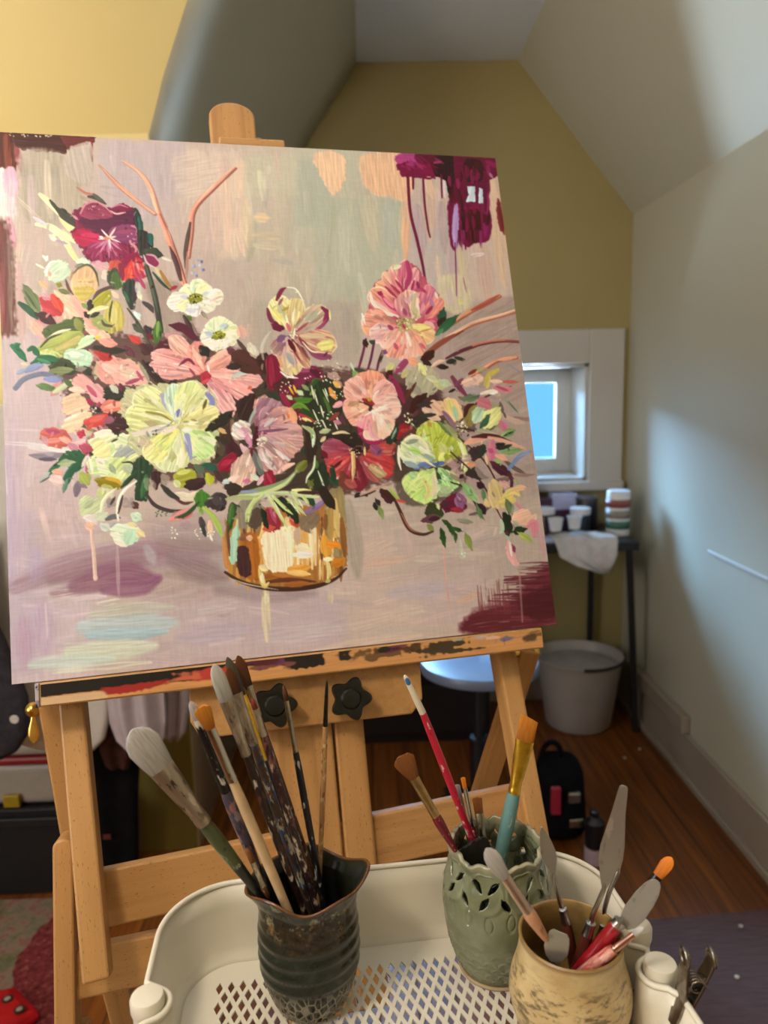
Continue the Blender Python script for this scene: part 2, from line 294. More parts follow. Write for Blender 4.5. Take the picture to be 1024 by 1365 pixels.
    for k in range(150):
        th = _rs.rand()*6.283; q_ = np.sqrt(_rs.rand()); x, y = 345+np.cos(th)*q_*235, 562+np.sin(th)*q_*88
        c = ['2b3524', '4a1e28', '3a2a24', '5a4a44', '6a3444', '2f4030', '7a6a62', '54301f', '1f281c', '6a5a3c'][k % 10]; an = _rs.rand()*6.283; l = _rs.uniform(8, 24)
        B(c, _rs.uniform(3, 9), x, y, x+np.cos(an)*l*.5+_rs.uniform(-3, 3), y+np.sin(an)*l*.5+_rs.uniform(-3, 3), x+np.cos(an)*l, y+np.sin(an)*l, a=.85, t=(.4, .2), h=.5)
    # ---------------- branches and stems
    def branch(col, dark, w, *p):
        B(dark, w*.95, *(np.array(p)+np.tile([1.4, 1.4], len(p)//2)), t=(.4, .9), br=.3); B(col, w*.78, *p, t=(.35, .9), br=.8, h=.9, dry=.08)
    B('c3a39c', 16, 302, 212, 306, 235, a=.5, soft=5)
    branch('dba287', 'a8705f', 6, 134, 218, 160, 245, 190, 270, 208, 283); branch('e0ac90', 'b27a66', 7, 166, 213, 188, 228, 203, 250, 213, 280, 222, 300)
    branch('d8957e', '96584e', 9, 214, 284, 226, 315, 238, 348, 247, 378); B('5a3a3c', 7, 229, 328, 238, 352, 243, 372, t=(.3, .6))
    branch('d49480', '9a6050', 7, 316, 222, 292, 243, 268, 266, 258, 284, 256, 310, 252, 340); B('5c4440', 6, 256, 296, 250, 330, 249, 356); B('e0b59c', 3, 314, 222, 290, 243, 266, 268)
    B('b08478', 4, 252, 335, 250, 372)
    B('b56c5e', 4, 106, 249, 116, 256, 126, 259, 137, 266, a=.8); B('4c4c42', 6, 121, 261, 132, 263, 144, 271); B('5b5a4e', 5, 128, 258, 140, 268)
    for x0, y0, x1, y1, x2, y2, c in ((22, 258, 40, 276, 56, 290, 'd4c0ae'), ):
        B(c, 4, x0, y0, x1, y1, x2, y2, a=.8, dry=.2)
    for c, w, p in (('e6dfb0', 8, (56, 258, 66, 266, 76, 276, 90, 292)), ('dcd4a0', 10, (84, 290, 94, 300, 102, 310)), ('e4dcb4', 9, (52, 298, 70, 302, 86, 314, 96, 330, 106, 344)), ('d8d8ac', 8, (76, 312, 88, 310, 102, 322)), ('d2c4c6', 6, (48, 289, 56, 294, 66, 300)), ('dfe4c6', 6, (70, 313, 78, 320)), ('e4dea0', 6, (92, 326, 102, 342, 110, 350)), ('b59aa6', 4, (78, 320, 92, 324))):
        B(c, w, *p, h=.8)
    B('4b4a3e', 5, 70, 266, 78, 276, 84, 282); B('4c4a40', 12, 80, 278, 92, 288, 108, 299, t=(.5, .9)); B('3f3f38', 6, 86, 278, 92, 284)
    # fan of branches on the right
    G('a48d84', 606, 452, 640, 410, 684, 392, 690, 440, 700, 520, 660, 530, 620, 500, a=.8, soft=5, ang=-25)
    branch('cb8c68', '9a5c4c', 6, 600, 430, 622, 414, 645, 402, 664, 391); B('a65444', 6, 628, 411, 645, 402, 664, 391)
    branch('e4b498', 'a8644c', 5.5, 575, 460, 600, 444, 630, 428, 660, 419, 684, 412); B('7c3a34', 4, 575, 464, 596, 450, 620, 437); B('8e5040', 8, 564, 474, 585, 456, 605, 444, t=(.9, .4))
    branch('b06e5c', '6a3038', 4, 594, 474, 615, 464, 640, 455, 665, 451, 690, 452); B('5f2c3a', 5, 594, 475, 610, 467, 628, 459); B('8c4a48', 3.4, 672, 452, 690, 452)
    branch('d89478', 'a05a48', 5, 624, 500, 645, 487, 662, 477, 686, 473); B('dc9c80', 5, 664, 477, 686, 473); B('8b8298', 2, 674, 482, 684, 488, 693, 495)
    G('45231a', 560, 478, 566, 468, 577, 465, 578, 472, 568, 480); B('3b241c', 9, 566, 482, 574, 484); B('34241e', 8, 583, 486, 596, 487); B('2e3028', 8, 596, 480, 606, 478); B('303a30', 6, 606, 474, 618, 477); B('e2b8a4', 5, 575, 486, 584, 480, 592, 478)
    # ---------------- burgundy peony, upper left
    G('7b2244', 98, 310, 104, 300, 100, 283, 112, 274, 130, 268, 148, 276, 165, 271, 180, 278, 184, 300, 187, 330, 176, 342, 156, 350, 138, 347, 122, 348, 112, 332, jag=1.2)
    G('5d2444', 112, 288, 140, 286, 180, 280, 183, 300, 170, 308, 148, 314, 130, 308, 112, 298, jag=1.4, ang=0)
    G('93405a', 110, 286, 114, 275, 128, 270, 142, 275, 153, 288, 136, 292, 120, 290, ang=20); B('d18a92', 3, 110, 284, 117, 272, 130, 268, 142, 274, 152, 284, h=1.1); B('84304e', 8, 120, 280, 134, 280, a=.8); dots('d9a0a8', 128, 277, 8, 4, 6, .8)
    G('80284a', 150, 278, 162, 271, 176, 275, 170, 283, 156, 284); B('e3b4b4', 2.2, 150, 280, 158, 284, 170, 282); B('c87a8c', 2, 151, 276, 162, 272, 174, 276)
    G('aa1c48', 98, 311, 114, 304, 132, 310, 142, 318, 128, 328, 110, 326, col2='c03058', ang=10); B('cf3a62', 6, 112, 312, 134, 314, a=.7)
    G('864066', 150, 304, 176, 298, 186, 306, 186, 322, 164, 324, 150, 318, ang=-10); B('c58498', 4, 178, 300, 186, 303, 184, 312); B('a04c68', 7, 160, 308, 178, 306, a=.7)
    for tx, ty, c in ((118, 336, 'a34a78'), (126, 346, '96305c'), (138, 348, 'b0507c'), (148, 349, '7e2048'), (160, 347, '9c3c64'), (174, 340, '8e3054')): petal(147, 318, tx, ty, 14, c, '8c2850', streak='c47a9c', n=3)
    for tx, ty in ((136, 335), (148, 342), (130, 330), (160, 330)): B('d090a8', 2.2, 147, 318, tx, ty, a=.8)
    B('dca0a4', 4, 176, 322, 184, 330, 182, 336, a=.8); dots('d898a8', 180, 318, 7, 10, 14, 1)
    for tx, ty in ((138, 305), (157, 302), (134, 318), (163, 322), (150, 330), (143, 310), (158, 314)): B('f0d4cc', 2.4, 148, 316, tx, ty, t=(1, .2), h=1.3)
    B('d8846c', 4, 140, 316, 150, 317); B('f2dcd4', 4, 136, 315, 140, 316); dots('d0808c', 98, 284, 3, 3, 4, 1); B('c890a0', 3, 100, 286, 107, 292)
    # red tulip and leaves under it
    B('e0a4b0', 12, 128, 350, 144, 356, a=.7); B('d9cdbf', 12, 142, 362, 146, 372, a=.7)
    G('c0564c', 148, 350, 158, 345, 164, 350, 160, 362, 150, 360); G('4a4c3c', 146, 362, 156, 356, 162, 366, 158, 382, 146, 376); G('4f6a36', 152, 364, 163, 362, 162, 384, 150, 380, a=.9)
    G('8c2048', 163, 346, 176, 338, 188, 338, 192, 352, 170, 358); petal(178, 346, 176, 375, 22, 'cc3c38', 'd85040', streak='e06a54', n=5); petal(184, 342, 194, 370, 20, 'c23a3e', 'b04060', streak='e2685a', n=4)
    B('8a2848', 7, 163, 352, 166, 372, t=(.9, .4)); B('9c3c68', 8, 178, 372, 188, 374); B('c88aa4', 5, 196, 358, 198, 366); B('b04a66', 5, 188, 370, 196, 384, t=(.8, .2))
    G('2d3a32', 181, 276, 188, 282, 193, 302, 190, 312, 184, 304); G('2c5a50', 186, 288, 192, 292, 193, 304, 188, 306); G('35322f', 186, 306, 200, 310, 206, 322, 200, 336, 190, 340, 186, 326); G('1d5852', 200, 310, 208, 312, 207, 325, 200, 322); leaf(194, 332, 221, 340, 14, '2f4034', '49483a')
    G('2f3d33', 168, 376, 180, 372, 184, 392, 178, 410, 172, 404, 166, 390); G('4a3c46', 178, 378, 184, 384, 184, 398, 178, 404, a=.9); B('3c6a4a', 4, 168, 388, 174, 402)
    B('3f4238', 7, 193, 332, 198, 356, 205, 380, 211, 408, 216, 440, t=(.6, 1)); B('56604c', 3, 196, 350, 206, 388, 212, 415); B('4c6f36', 12, 212, 430, 211, 442, 209, 455); B('7c9a4a', 4, 213, 428, 211, 448)
    G('8a2a52', 196, 340, 206, 338, 213, 348, 210, 356, 200, 352); B('d7bcc2', 3, 194, 339, 199, 350, 210, 356); B('c99aa8', 3, 198, 338, 208, 340, 214, 348); B('c8b890', 5, 210, 356, 218, 368); B('a4793e', 5, 216, 360, 224, 374, 232, 384); B('364a3c', 4, 206, 362, 218, 376, 230, 386); B('a03040', 5, 230, 384, 238, 380); B('d0c4b4', 5, 219, 342, 230, 346)
    B('d6e0de', 9, 182, 416, 188, 424); B('e0dcb8', 6, 187, 388, 190, 398); B('4e4448', 7, 193, 402, 202, 408, 206, 415); B('c9c6bc', 8, 185, 376, 188, 392, a=.7)
    B('4b5044', 4, 172, 410, 186, 430, 200, 455, 208, 468); B('55584c', 8, 180, 432, 190, 442); B('43333a', 10, 196, 435, 202, 444); B('c9463e', 10, 176, 448, 188, 456); B('6a2c30', 8, 198, 445, 205, 450)
    # blue berries
    for x, y, c in ((265, 345, '8fa0c0'), (270, 347, '6a74a4'), (260, 353, '8a94c0'), (272, 358, '6f78b0'), (258, 362, 'a9bcc8'), (263, 366, '8088b8'), (268, 352, 'b8c4cc')): B(c, 5, x, y, x+2, y+1, h=1)
    # ---------------- white anemones
    for tx, ty, w, b, t in ((242, 386, 26, 'd9dcae', 'e8e6b8'), (270, 372, 28, 'c8dcbc', 'dfe6b8'), (282, 380, 26, 'e2e4a4', 'eaeab4'), (299, 393, 24, 'd6cfbf', 'ebe3c6'), (288, 408, 22, 'dcd6c0', 'ece6cc'), (226, 403, 28, 'ded2c8', 'f0e6d4'), (242, 412, 22, 'e4dea0', 'eae6b8'), (257, 420, 22, 'cccad2', 'e6e2d8')): petal(262, 397, tx, ty, w, b, t, edge='f3efd6', n=4)
    B('c3c2cc', 7, 244, 394, 254, 396, a=.8); B('bfc6c8', 6, 272, 392, 280, 388, a=.8); B('c9c4ce', 8, 252, 412, 262, 414, a=.7); B('ece6a8', 5, 238, 407, 250, 409); B('d8b8a8', 3, 282, 400, 298, 393)
    G('8a8a30', 252, 396, 260, 390, 270, 392, 270, 400, 258, 404); dots('33300f', 260, 397, 10, 6, 15, .9); dots('d6c850', 264, 395, 7, 5, 9, .8)
    B('5a6a34', 8, 252, 421, 256, 425); B('4c3838', 7, 247, 420, 257, 438, 266, 456, t=(.5, 1)); B('8a766c', 4, 258, 430, 264, 446); B('504440', 4, 271, 415, 277, 422); B('9a9478', 3, 272, 416, 279, 424)
    for tx, ty, w, b, t in ((276, 432, 26, 'cbd6b8', 'dce4c0'), (293, 421, 26, 'cfdcb4', 'dde6b4'), (308, 426, 26, 'd0d8c0', 'e4e6b8'), (320, 440, 24, 'd6dc9c', 'e8e6b8'), (318, 450, 22, 'e2dcae', 'efe6c8'), (304, 462, 24, 'e4d8c4', 'f0e4cc'), (286, 466, 26, 'e2dec8', 'efe8d4'), (270, 454, 24, 'dcd8c4', 'ece4d0')): petal(294, 445, tx, ty, w, b, t, edge='f2edd2', n=4)
    B('b4bcc8', 7, 276, 442, 286, 446, a=.85); B('b9c6cc', 8, 296, 434, 306, 432, a=.8); B('f0e2d2', 6, 276, 456, 294, 458, 312, 450, a=.8)
    G('90902e', 284, 446, 292, 440, 302, 443, 300, 450, 288, 452); dots('3c3812', 292, 446, 9, 5, 12, .9); dots('c8b846', 294, 444, 8, 5, 9, .8)
    B('6a7a34', 7, 290, 470, 302, 466); B('dca898', 14, 322, 435, 326, 448, a=.85); B('c6a49a', 9, 334, 432, 332, 446, a=.6); B('5a4642', 6, 318, 452, 326, 462, 332, 468); B('d9cfba', 12, 334, 458, 340, 470, a=.7)
    # ---------------- left cluster
    for k in range(46):
        th = _rs.rand()*6.283; q_ = np.sqrt(_rs.rand()); x, y = 108+np.cos(th)*q_*62, 480+np.sin(th)*q_*125; an = _rs.uniform(-.6, 2.2); l = _rs.uniform(12, 30)
        B(['d8a898', '9aa070', 'b4827a', 'e0bca8', '6a6a4c', 'c88884', 'b8bc94', '7c4a4c'][k % 8], _rs.uniform(6, 13), x, y, x+np.cos(an)*l*.5, y+np.sin(an)*l*.5+2, x+np.cos(an)*l, y+np.sin(an)*l, a=.8, t=(.5, .3), h=.5, dry=.1)
    B('d98f98', 26, 50, 400, 70, 450, 60, 470, a=.45, soft=10); B('e4b49c', 14, 46, 430, 58, 446, a=.7, soft=3)
    G('e2bfa4', 74, 384, 92, 392, 110, 396, 130, 428, 150, 448, 140, 456, 118, 440, 96, 420, 80, 400, ang=45); B('e3a99c', 12, 100, 398, 115, 418, 130, 440, t=(.7, .8)); B('e8c4b4', 6, 120, 440, 132, 442)
    G('cdd8be', 62, 362, 68, 350, 82, 346, 93, 352, 96, 366, 84, 374, 70, 374, h=.8); B('e8eed8', 3, 64, 366, 70, 350, 84, 347, h=1.2); B('dde6d0', 4, 60, 340, 66, 346); B('dfe8d4', 4, 66, 341, 64, 347); B('e9dcc8', 3, 51, 351, 62, 357); B('d8a494', 4, 68, 362, 70, 367); B('d0dcc4', 12, 108, 347, 120, 349)
    G('e0b48c', 96, 372, 104, 358, 118, 353, 130, 360, 133, 376, 126, 392, 112, 400, 102, 392, h=.8); G('c6b15a', 100, 384, 114, 380, 128, 384, 122, 396, 110, 400, a=.85); B('e6c48c', 10, 108, 374, 120, 372, a=.8); B('5c5e46', 3, 100, 364, 108, 356, 120, 352, 130, 362, 134, 380); B('6a6a50', 6, 104, 354, 116, 352, a=.8, dry=.3); B('6b5348', 4, 90, 372, 94, 384, 100, 392); B('b48468', 3, 96, 372, 100, 360); B('8c8a34', 7, 79, 378, 84, 380); B('737a50', 7, 82, 386, 94, 390); dots('d2a070', 112, 378, 8, 8, 8, .9)
    G('a9a23c', 125, 402, 134, 390, 150, 386, 150, 396, 138, 408, 128, 410, h=.8); B('5f4c44', 5, 126, 398, 134, 388, 148, 382, 154, 383, t=(.4, .8)); G('3a2c2c', 116, 408, 122, 398, 127, 406, 122, 414); B('342a2a', 7, 116, 416, 120, 422)
    G('c3b160', 146, 404, 158, 400, 166, 414, 166, 434, 156, 442, 142, 440, 140, 424, h=.8); B('d6c884', 9, 152, 406, 154, 432, a=.8); B('e3d8a4', 6, 120, 416, 134, 410, 146, 408); B('4e4a2a', 2.4, 152, 400, 149, 414, 148, 428); G('9ba260', 122, 424, 136, 418, 146, 430, 150, 440, 134, 438, a=.9); B('5d5440', 4, 138, 426, 142, 432, 154, 434); B('3c3a30', 6, 124, 421, 134, 416); B('e2c8b0', 7, 152, 388, 160, 396); B('8ca05c', 6, 112, 404, 118, 410)
    G('c0404a', 52, 396, 62, 394, 76, 402, 86, 410, 82, 420, 66, 418, 58, 408, ang=30); B('d5503e', 11, 72, 394, 80, 404, 85, 414, h=.9); B('cf9aa4', 9, 60, 392, 68, 398, a=.8, dry=.2); B('e8b08c', 8, 57, 375, 64, 382); B('c85058', 6, 60, 412, 72, 416)
    leaf(33, 378, 56, 418, 17, '6c7454', '7d8a62'); B('525c44', 3, 36, 388, 50, 410); B('335a44', 8, 28, 403, 40, 412, 52, 424); leaf(50, 416, 78, 432, 15, '553036', '4a2a30')
    G('59663e', 60, 436, 76, 430, 100, 422, 112, 424, 114, 440, 90, 444, 70, 450, 60, 446, ang=-15); B('8a8c4e', 10, 104, 426, 110, 440); G('a9ae62', 50, 464, 66, 450, 90, 440, 112, 444, 110, 458, 92, 470, 76, 476, 56, 474, ang=-20, h=.8); B('c4b474', 9, 78, 464, 96, 456, 108, 448); B('e4e0c0', 3.4, 66, 450, 80, 442, 96, 438, h=1.2); B('4a4a34', 3, 56, 462, 68, 450, 84, 444); B('c4cc84', 8, 54, 468, 70, 470, 84, 474)
    G('bcd2b6', 86, 472, 96, 464, 116, 466, 126, 474, 122, 486, 104, 490, 92, 484, h=.8); B('dde6d0', 7, 92, 470, 112, 472); B('c6dcb4', 12, 110, 458, 126, 448, h=.8); B('d5e2bc', 6, 104, 464, 128, 452); B('dcc060', 6, 130, 450, 136, 448)
    B('2f7454', 9, 18, 460, 27, 468, 36, 480); B('2f7454', 7, 20, 462, 28, 458); B('2f6a4c', 8, 40, 466, 46, 464, 54, 474); B('2c6a4c', 11, 44, 484, 60, 478, 80, 480, t=(.3, .6)); B('4d8a68', 5, 52, 478, 70, 484); B('8d93b4', 9, 36, 494, 46, 489, 58, 486); B('9aa2b4', 6, 25, 497, 34, 492); G('3f4830', 66, 492, 74, 482, 92, 478, 104, 492, 100, 498, 80, 500); leaf(66, 494, 100, 492, 12, '8c9268', '767e54'); B('d8c8a8', 4, 30, 484, 38, 486)
    B('7c7f90', 7, 22, 517, 32, 506, 46, 500, 62, 498, 84, 504, t=(.9, .6)); B('8d92ba', 8, 62, 504, 82, 506); leaf(50, 513, 76, 518, 10, '5f7a4c', '6c8458'); B('c8c8a4', 8, 74, 522, 86, 514, 96, 506); B('566648', 7, 88, 506, 98, 514, 100, 520); B('3b3c30', 12, 114, 490, 122, 498); B('8c887c', 6, 104, 492, 116, 490)
    # pinks, mid left
    G('dc9c90', 130, 482, 150, 474, 172, 484, 168, 508, 150, 512, 134, 504); G('e4aca0', 152, 486, 176, 478, 192, 492, 198, 510, 178, 512, 156, 510, ang=20); B('e8bcae', 12, 140, 486, 156, 494); B('d4bca4', 12, 166, 496, 182, 500, a=.9); B('b05a6c', 4, 184, 494, 192, 506); B('9c4a60', 5, 170, 510, 188, 504); dots('f0e0d4', 176, 500, 5, 4, 5, .9)
    G('e6a49c', 98, 508, 110, 498, 126, 508, 126, 520, 108, 524, h=.7); G('dca0a0', 114, 516, 130, 510, 144, 524, 140, 536, 126, 536, h=.7); B('c05c74', 6, 118, 514, 130, 528); B('a02c50', 6, 116, 532, 126, 538); B('b04468', 4, 134, 536, 130, 542); B('e8c8b4', 9, 96, 518, 112, 520)
    G('e4bfa0', 84, 536, 96, 522, 112, 528, 120, 544, 104, 552, 88, 552, ang=-20); G('e8c6a4', 84, 566, 92, 556, 112, 548, 122, 552, 108, 568, 92, 576, ang=-20); B('f0dcc4', 5, 88, 560, 106, 552)
    G('dc7c6c', 136, 540, 150, 532, 172, 532, 184, 542, 168, 548, 144, 550, ang=5); B('e8a08c', 6, 142, 542, 168, 536); G('33332a', 142, 514, 152, 518, 168, 514, 166, 530, 150, 532, 140, 530); B('c2beac', 8, 150, 514, 158, 522); B('6c3048', 8, 162, 512, 164, 520); B('342c28', 6, 126, 542, 136, 548); dots('e8dcc4', 128, 546, 5, 4, 6, 1)
    G('45262c', 142, 552, 166, 548, 174, 566, 160, 574, 146, 572); G('c84a48', 112, 562, 124, 554, 140, 550, 146, 556, 138, 568, 122, 568, ang=-10); B('da6a5c', 6, 122, 560, 140, 554); B('9c5c70', 9, 142, 562, 154, 556); B('c4607c', 12, 124, 584, 136, 576, a=.9); B('e0b4b4', 12, 100, 592, 118, 588); B('bc3c58', 12, 107, 577, 113, 579, h=1); B('d05650', 5, 118, 572, 124, 564); B('a86078', 8, 132, 576, 144, 570)
    G('c8645c', 54, 580, 62, 571, 84, 572, 96, 582, 92, 594, 74, 598, 60, 592, ang=8); B('b4506c', 8, 64, 574, 80, 576); B('dc8a7c', 7, 62, 588, 82, 586); B('c89ca4', 8, 58, 582, 64, 592, a=.8); B('e4a494', 7, 82, 584, 96, 590); B('e6d8d4', 6, 58, 596, 86, 602, 96, 598); G('b84864', 106, 594, 118, 592, 128, 600, 122, 608, 112, 604, a=.9); B('c48494', 9, 94, 592, 104, 600)
    B('8c8088', 8, 40, 606, 56, 608, 84, 606, t=(.3, .6)); B('6c6070', 5, 54, 612, 76, 612); B('a298a0', 4, 62, 605, 72, 606)
    G('2f5c40', 78, 614, 88, 602, 104, 600, 114, 608, 108, 624, 98, 630, 88, 618, ang=40); B('2f6a4c', 7, 86, 612, 72, 624, 64, 634); B('b8b8b4', 5, 66, 630, 58, 638, 52, 642); B('5a5e58', 2, 66, 636, 54, 643); leaf(78, 618, 102, 616, 11, 'b0b694', 'a4ac84'); B('2c6048', 10, 100, 622, 92, 634, 86, 650, t=(.9, .3)); B('6a8a74', 6, 90, 640, 85, 656); B('e2a894', 8, 72, 628, 84, 630); B('e4c4bc', 12, 70, 638, 84, 642, a=.8); B('b8607a', 6, 116, 622, 120, 632); B('2f4430', 8, 122, 604, 134, 610); B('e2c8c0', 4, 116, 608, 110, 622)
    B('82707c', 9, 102, 660, 104, 648, 110, 642); B('8f7c86', 6, 104, 642, 116, 650)
    # pale hydrangea, lower left
    for x, y, rx, ry, c in ((140, 588, 20, 13, 'dcdcac'), (152, 602, 22, 12, 'cfdca0'), (136, 598, 14, 12, 'e6dca0'), (172, 588, 20, 12, 'd6dab0'), (168, 606, 18, 13, 'a9aaa4'), (180, 614, 12, 10, 'd4d49c'), (130, 620, 16, 13, 'c8d69c'), (146, 622, 16, 14, 'd8dab0'), (160, 622, 16, 14, 'c8d08c'), (172, 628, 14, 12, 'b8c094'), (158, 634, 16, 8, 'd2d89c'), (140, 578, 12, 6, 'e8e4c0')):
        th = np.arange(8)*np.pi/4+_rs.rand(); G(c, *np.c_[x+rx*np.cos(th)*_rs.uniform(.85, 1.1, 8), y+ry*np.sin(th)*_rs.uniform(.85, 1.1, 8)].ravel(), h=.9, jag=1.3, ang=_rs.uniform(-60, 30))
    B('ecd8c8', 8, 130, 612, 138, 616); B('e9e2cc', 5, 126, 582, 142, 576, 154, 580); B('3f4436', 2.6, 164, 616, 176, 616, 184, 626); B('9aa488', 7, 148, 620, 154, 630); B('b4bca0', 8, 168, 620, 178, 630); B('4c4a3e', 3, 150, 588, 158, 584); B('ece6c4', 5, 120, 612, 124, 628)
    G('8c7a14', 127, 640, 138, 634, 156, 640, 164, 648, 150, 652, 134, 648, ang=12, h=.8); B('cca032', 5, 142, 637, 156, 640, 162, 646); B('a0ac50', 14, 110, 632, 118, 644, a=.9); B('bcc27c', 16, 134, 656, 142, 664, a=.85); B('d4d4a4', 14, 140, 648, 150, 660, a=.6)
    G('2c4430', 184, 610, 200, 612, 206, 620, 200, 640, 198, 662, 190, 668, 180, 662, 182, 640, 176, 630, ang=95); B('3c6a40', 8, 196, 634, 190, 662); B('2e4a34', 6, 184, 628, 170, 642, 162, 650)
    G('432428', 200, 632, 206, 626, 214, 630, 214, 640, 208, 654, 204, 642); B('5a3a34', 9, 178, 670, 184, 676); B('b0a490', 14, 196, 640, 206, 652, a=.5)
    # hanging pale flowers
    B('d4d8b4', 12, 112, 668, 118, 680); G('c3c99a', 106, 672, 116, 660, 130, 664, 140, 660, 138, 680, 120, 690, 108, 684, a=.9); B('a9b08c', 8, 114, 676, 124, 668); B('dccac4', 14, 116, 690, 128, 696, h=.9); B('e2b49c', 11, 116, 700, 124, 704); B('cfcfb4', 14, 130, 690, 142, 684); B('c8c8bc', 10, 136, 700, 146, 706); B('6c6a6c', 7, 142, 692, 152, 688, 160, 690); B('a8a4a4', 12, 150, 700, 158, 704)
    B('e2dcc0', 4, 134, 682, 138, 668, 146, 658, 156, 650); B('e4e0c8', 4, 158, 694, 157, 680, 160, 664, 168, 652, 182, 641); B('96847e', 14, 146, 668, 152, 672, a=.8); B('9a8684', 16, 168, 672, 176, 666, a=.7); B('4a3c3c', 3, 148, 672, 154, 662); B('4c3c3e', 3, 158, 684, 164, 660)
    G('d4dcc0', 146, 706, 158, 698, 176, 700, 188, 708, 182, 722, 168, 728, 154, 722, h=.9); G('bcd8bc', 164, 712, 178, 706, 182, 720, 168, 726, a=.9); B('c4d8be', 12, 178, 686, 188, 692, h=.9); B('e0cc98', 9, 184, 708, 192, 714); B('e6e0cc', 9, 150, 712, 160, 716); B('e2cc9c', 6, 172, 698, 182, 700); B('ecdccc', 5, 154, 722, 168, 728)
    # ---------------- pink lily between the anemones and the green hellebore
    B('5c2036', 12, 228, 432, 246, 436, 260, 448, t=(.3, .7)); G('54242e', 208, 462, 222, 452, 236, 460, 232, 474, 214, 472); B('4c2a30', 16, 192, 460, 204, 470, a=.9); B('6a3044', 10, 168, 462, 180, 474, a=.8); B('b04030', 11, 130, 468, 150, 476); B('b83a3a', 13, 134, 470, 148, 478, h=.9); B('38322a', 9, 128, 462, 150, 466, 168, 466); B('e0988c', 12, 138, 454, 156, 458)
    B('c29090', 16, 226, 446, 246, 452, a=.9); petal(272, 492, 228, 448, 24, 'e0a090', 'e8b4a4', edge='f0c8bc'); petal(270, 494, 262, 454, 26, 'e2a08c', 'dc8c84', n=5); petal(276, 492, 204, 472, 26, 'd8807c', 'e6a8a0', edge='eab8b0'); petal(270, 496, 200, 488, 28, 'dc948c', 'e4a8a4', n=6, edge='eebcb4'); petal(272, 494, 310, 470, 24, 'e09488', 'e8a898'); petal(274, 496, 350, 506, 30, 'e09c94', 'e6aaa4', n=6); petal(276, 502, 312, 552, 26, 'dc8c94', 'e8b4ac', edge='f0c8c4'); petal(280, 500, 340, 530, 22, 'dd9090', 'e6a49c')
    B('edc4b0', 6, 272, 490, 258, 462, a=.7); B('ecb8a8', 6, 280, 498, 320, 500, a=.6); B('b6c2b4', 6, 312, 500, 322, 496, 334, 494); B('d86648', 5, 332, 516, 336, 514); G('b03044', 268, 498, 276, 494, 282, 500, 274, 508); B('c84c58', 5, 270, 510, 280, 504); B('f3dcd0', 3, 278, 486, 280, 494); dots('efd4cc', 220, 492, 6, 5, 5, .9); B('7a2c48', 4, 260, 484, 252, 478, 240, 486); B('9c4058', 3, 254, 490, 262, 500)
    G('342c28', 196, 484, 204, 488, 222, 508, 238, 504, 232, 516, 216, 514, 202, 500); B('9c9480', 5, 186, 482, 196, 498, 200, 508); B('3a2c28', 6, 192, 480, 202, 496, 214, 510); B('2e2c28', 14, 270, 462, 278, 472); B('6a3844', 10, 306, 464, 314, 470); G('54302a', 308, 474, 322, 464, 340, 472, 356, 494, 340, 498, 324, 494, ang=25); B('3a2c28', 10, 306, 488, 322, 486); B('d8cdb8', 12, 338, 464, 342, 474, a=.7)
    # burgundy behind the striped magnolia
    G('44241e', 344, 474, 358, 470, 364, 492, 350, 496, ang=90); G('7e1436', 355, 478, 366, 470, 378, 488, 372, 512, 362, 518, 356, 508, ang=85, h=.8); B('9c2448', 6, 362, 476, 362, 512, a=.7); G('7a2448', 380, 500, 400, 488, 420, 486, 433, 498, 420, 510, 396, 514, ang=-15); B('a04c6e', 7, 398, 492, 418, 490); G('4c2424', 368, 508, 390, 502, 392, 520, 372, 524); B('5c1830', 10, 416, 492, 430, 500)
    # striped magnolia
    B('d2cabc', 4, 352, 478, 350, 462, 356, 448, 362, 440, a=.6); B('7a3048', 6, 358, 410, 362, 424, 370, 430); G('6a1c38', 364, 430, 372, 425, 380, 432, 376, 440, 366, 438)
    petal(390, 440, 368, 394, 32, 'd8c47c', 'dcd6a0', edge='ece4c0', n=6); petal(391, 440, 398, 396, 26, 'c4a078', 'd6c48c', n=5, edge='e8dcb8'); B('b4ae8c', 12, 374, 406, 380, 416, a=.8); B('7c2a48', 6, 370, 398, 376, 386, 382, 382); B('9c5c68', 4, 373, 404, 378, 396); B('a89028', 4, 378, 412, 386, 408); B('e4d680', 6, 364, 412, 376, 426); B('e8e2d0', 2, 384, 381, 396, 384, 406, 400)
    petal(394, 441, 434, 408, 28, 'b48c84', 'ccbc98', edge='e4d8b4', n=6); B('a8a890', 10, 410, 424, 424, 414, a=.8); B('862c52', 8, 430, 408, 437, 416, 432, 432, t=(.5, .3)); B('a24a6a', 5, 420, 440, 430, 432, 436, 424); B('e4dc98', 3, 440, 412, 441, 424); B('9c5060', 4, 396, 440, 412, 428)
    petal(393, 446, 448, 460, 34, 'ac6a60', 'd2ac88', edge='e2d0ac', n=6); G('dcd284', 424, 456, 440, 450, 446, 458, 440, 466, 428, 464, h=.9); B('8e4666', 9, 410, 462, 424, 472, 440, 474, t=(.4, .8)); B('8c3850', 6, 400, 450, 412, 462); B('e6d2b0', 2.6, 404, 454, 416, 466, 430, 468); B('ccb090', 8, 402, 446, 434, 446)
    petal(387, 446, 366, 470, 26, '7a4a66', 'c4a08c', n=5, edge='e0cab0'); petal(386, 450, 390, 498, 30, 'b4889a', 'd8c08c', edge='ece0bc', n=6); B('7c5476', 9, 372, 452, 380, 446); B('a29aa0', 8, 384, 470, 392, 484, a=.9); B('d8a078', 5, 372, 474, 378, 488); petal(389, 450, 412, 488, 18, '742030', 'cca684', edge='e8d4b0', n=5); B('5c141e', 7, 386, 452, 394, 466, t=(.5, .4)); B('e8e0d4', 2.6, 375, 494, 384, 500, 398, 502); B('d8c484', 7, 392, 490, 396, 496)
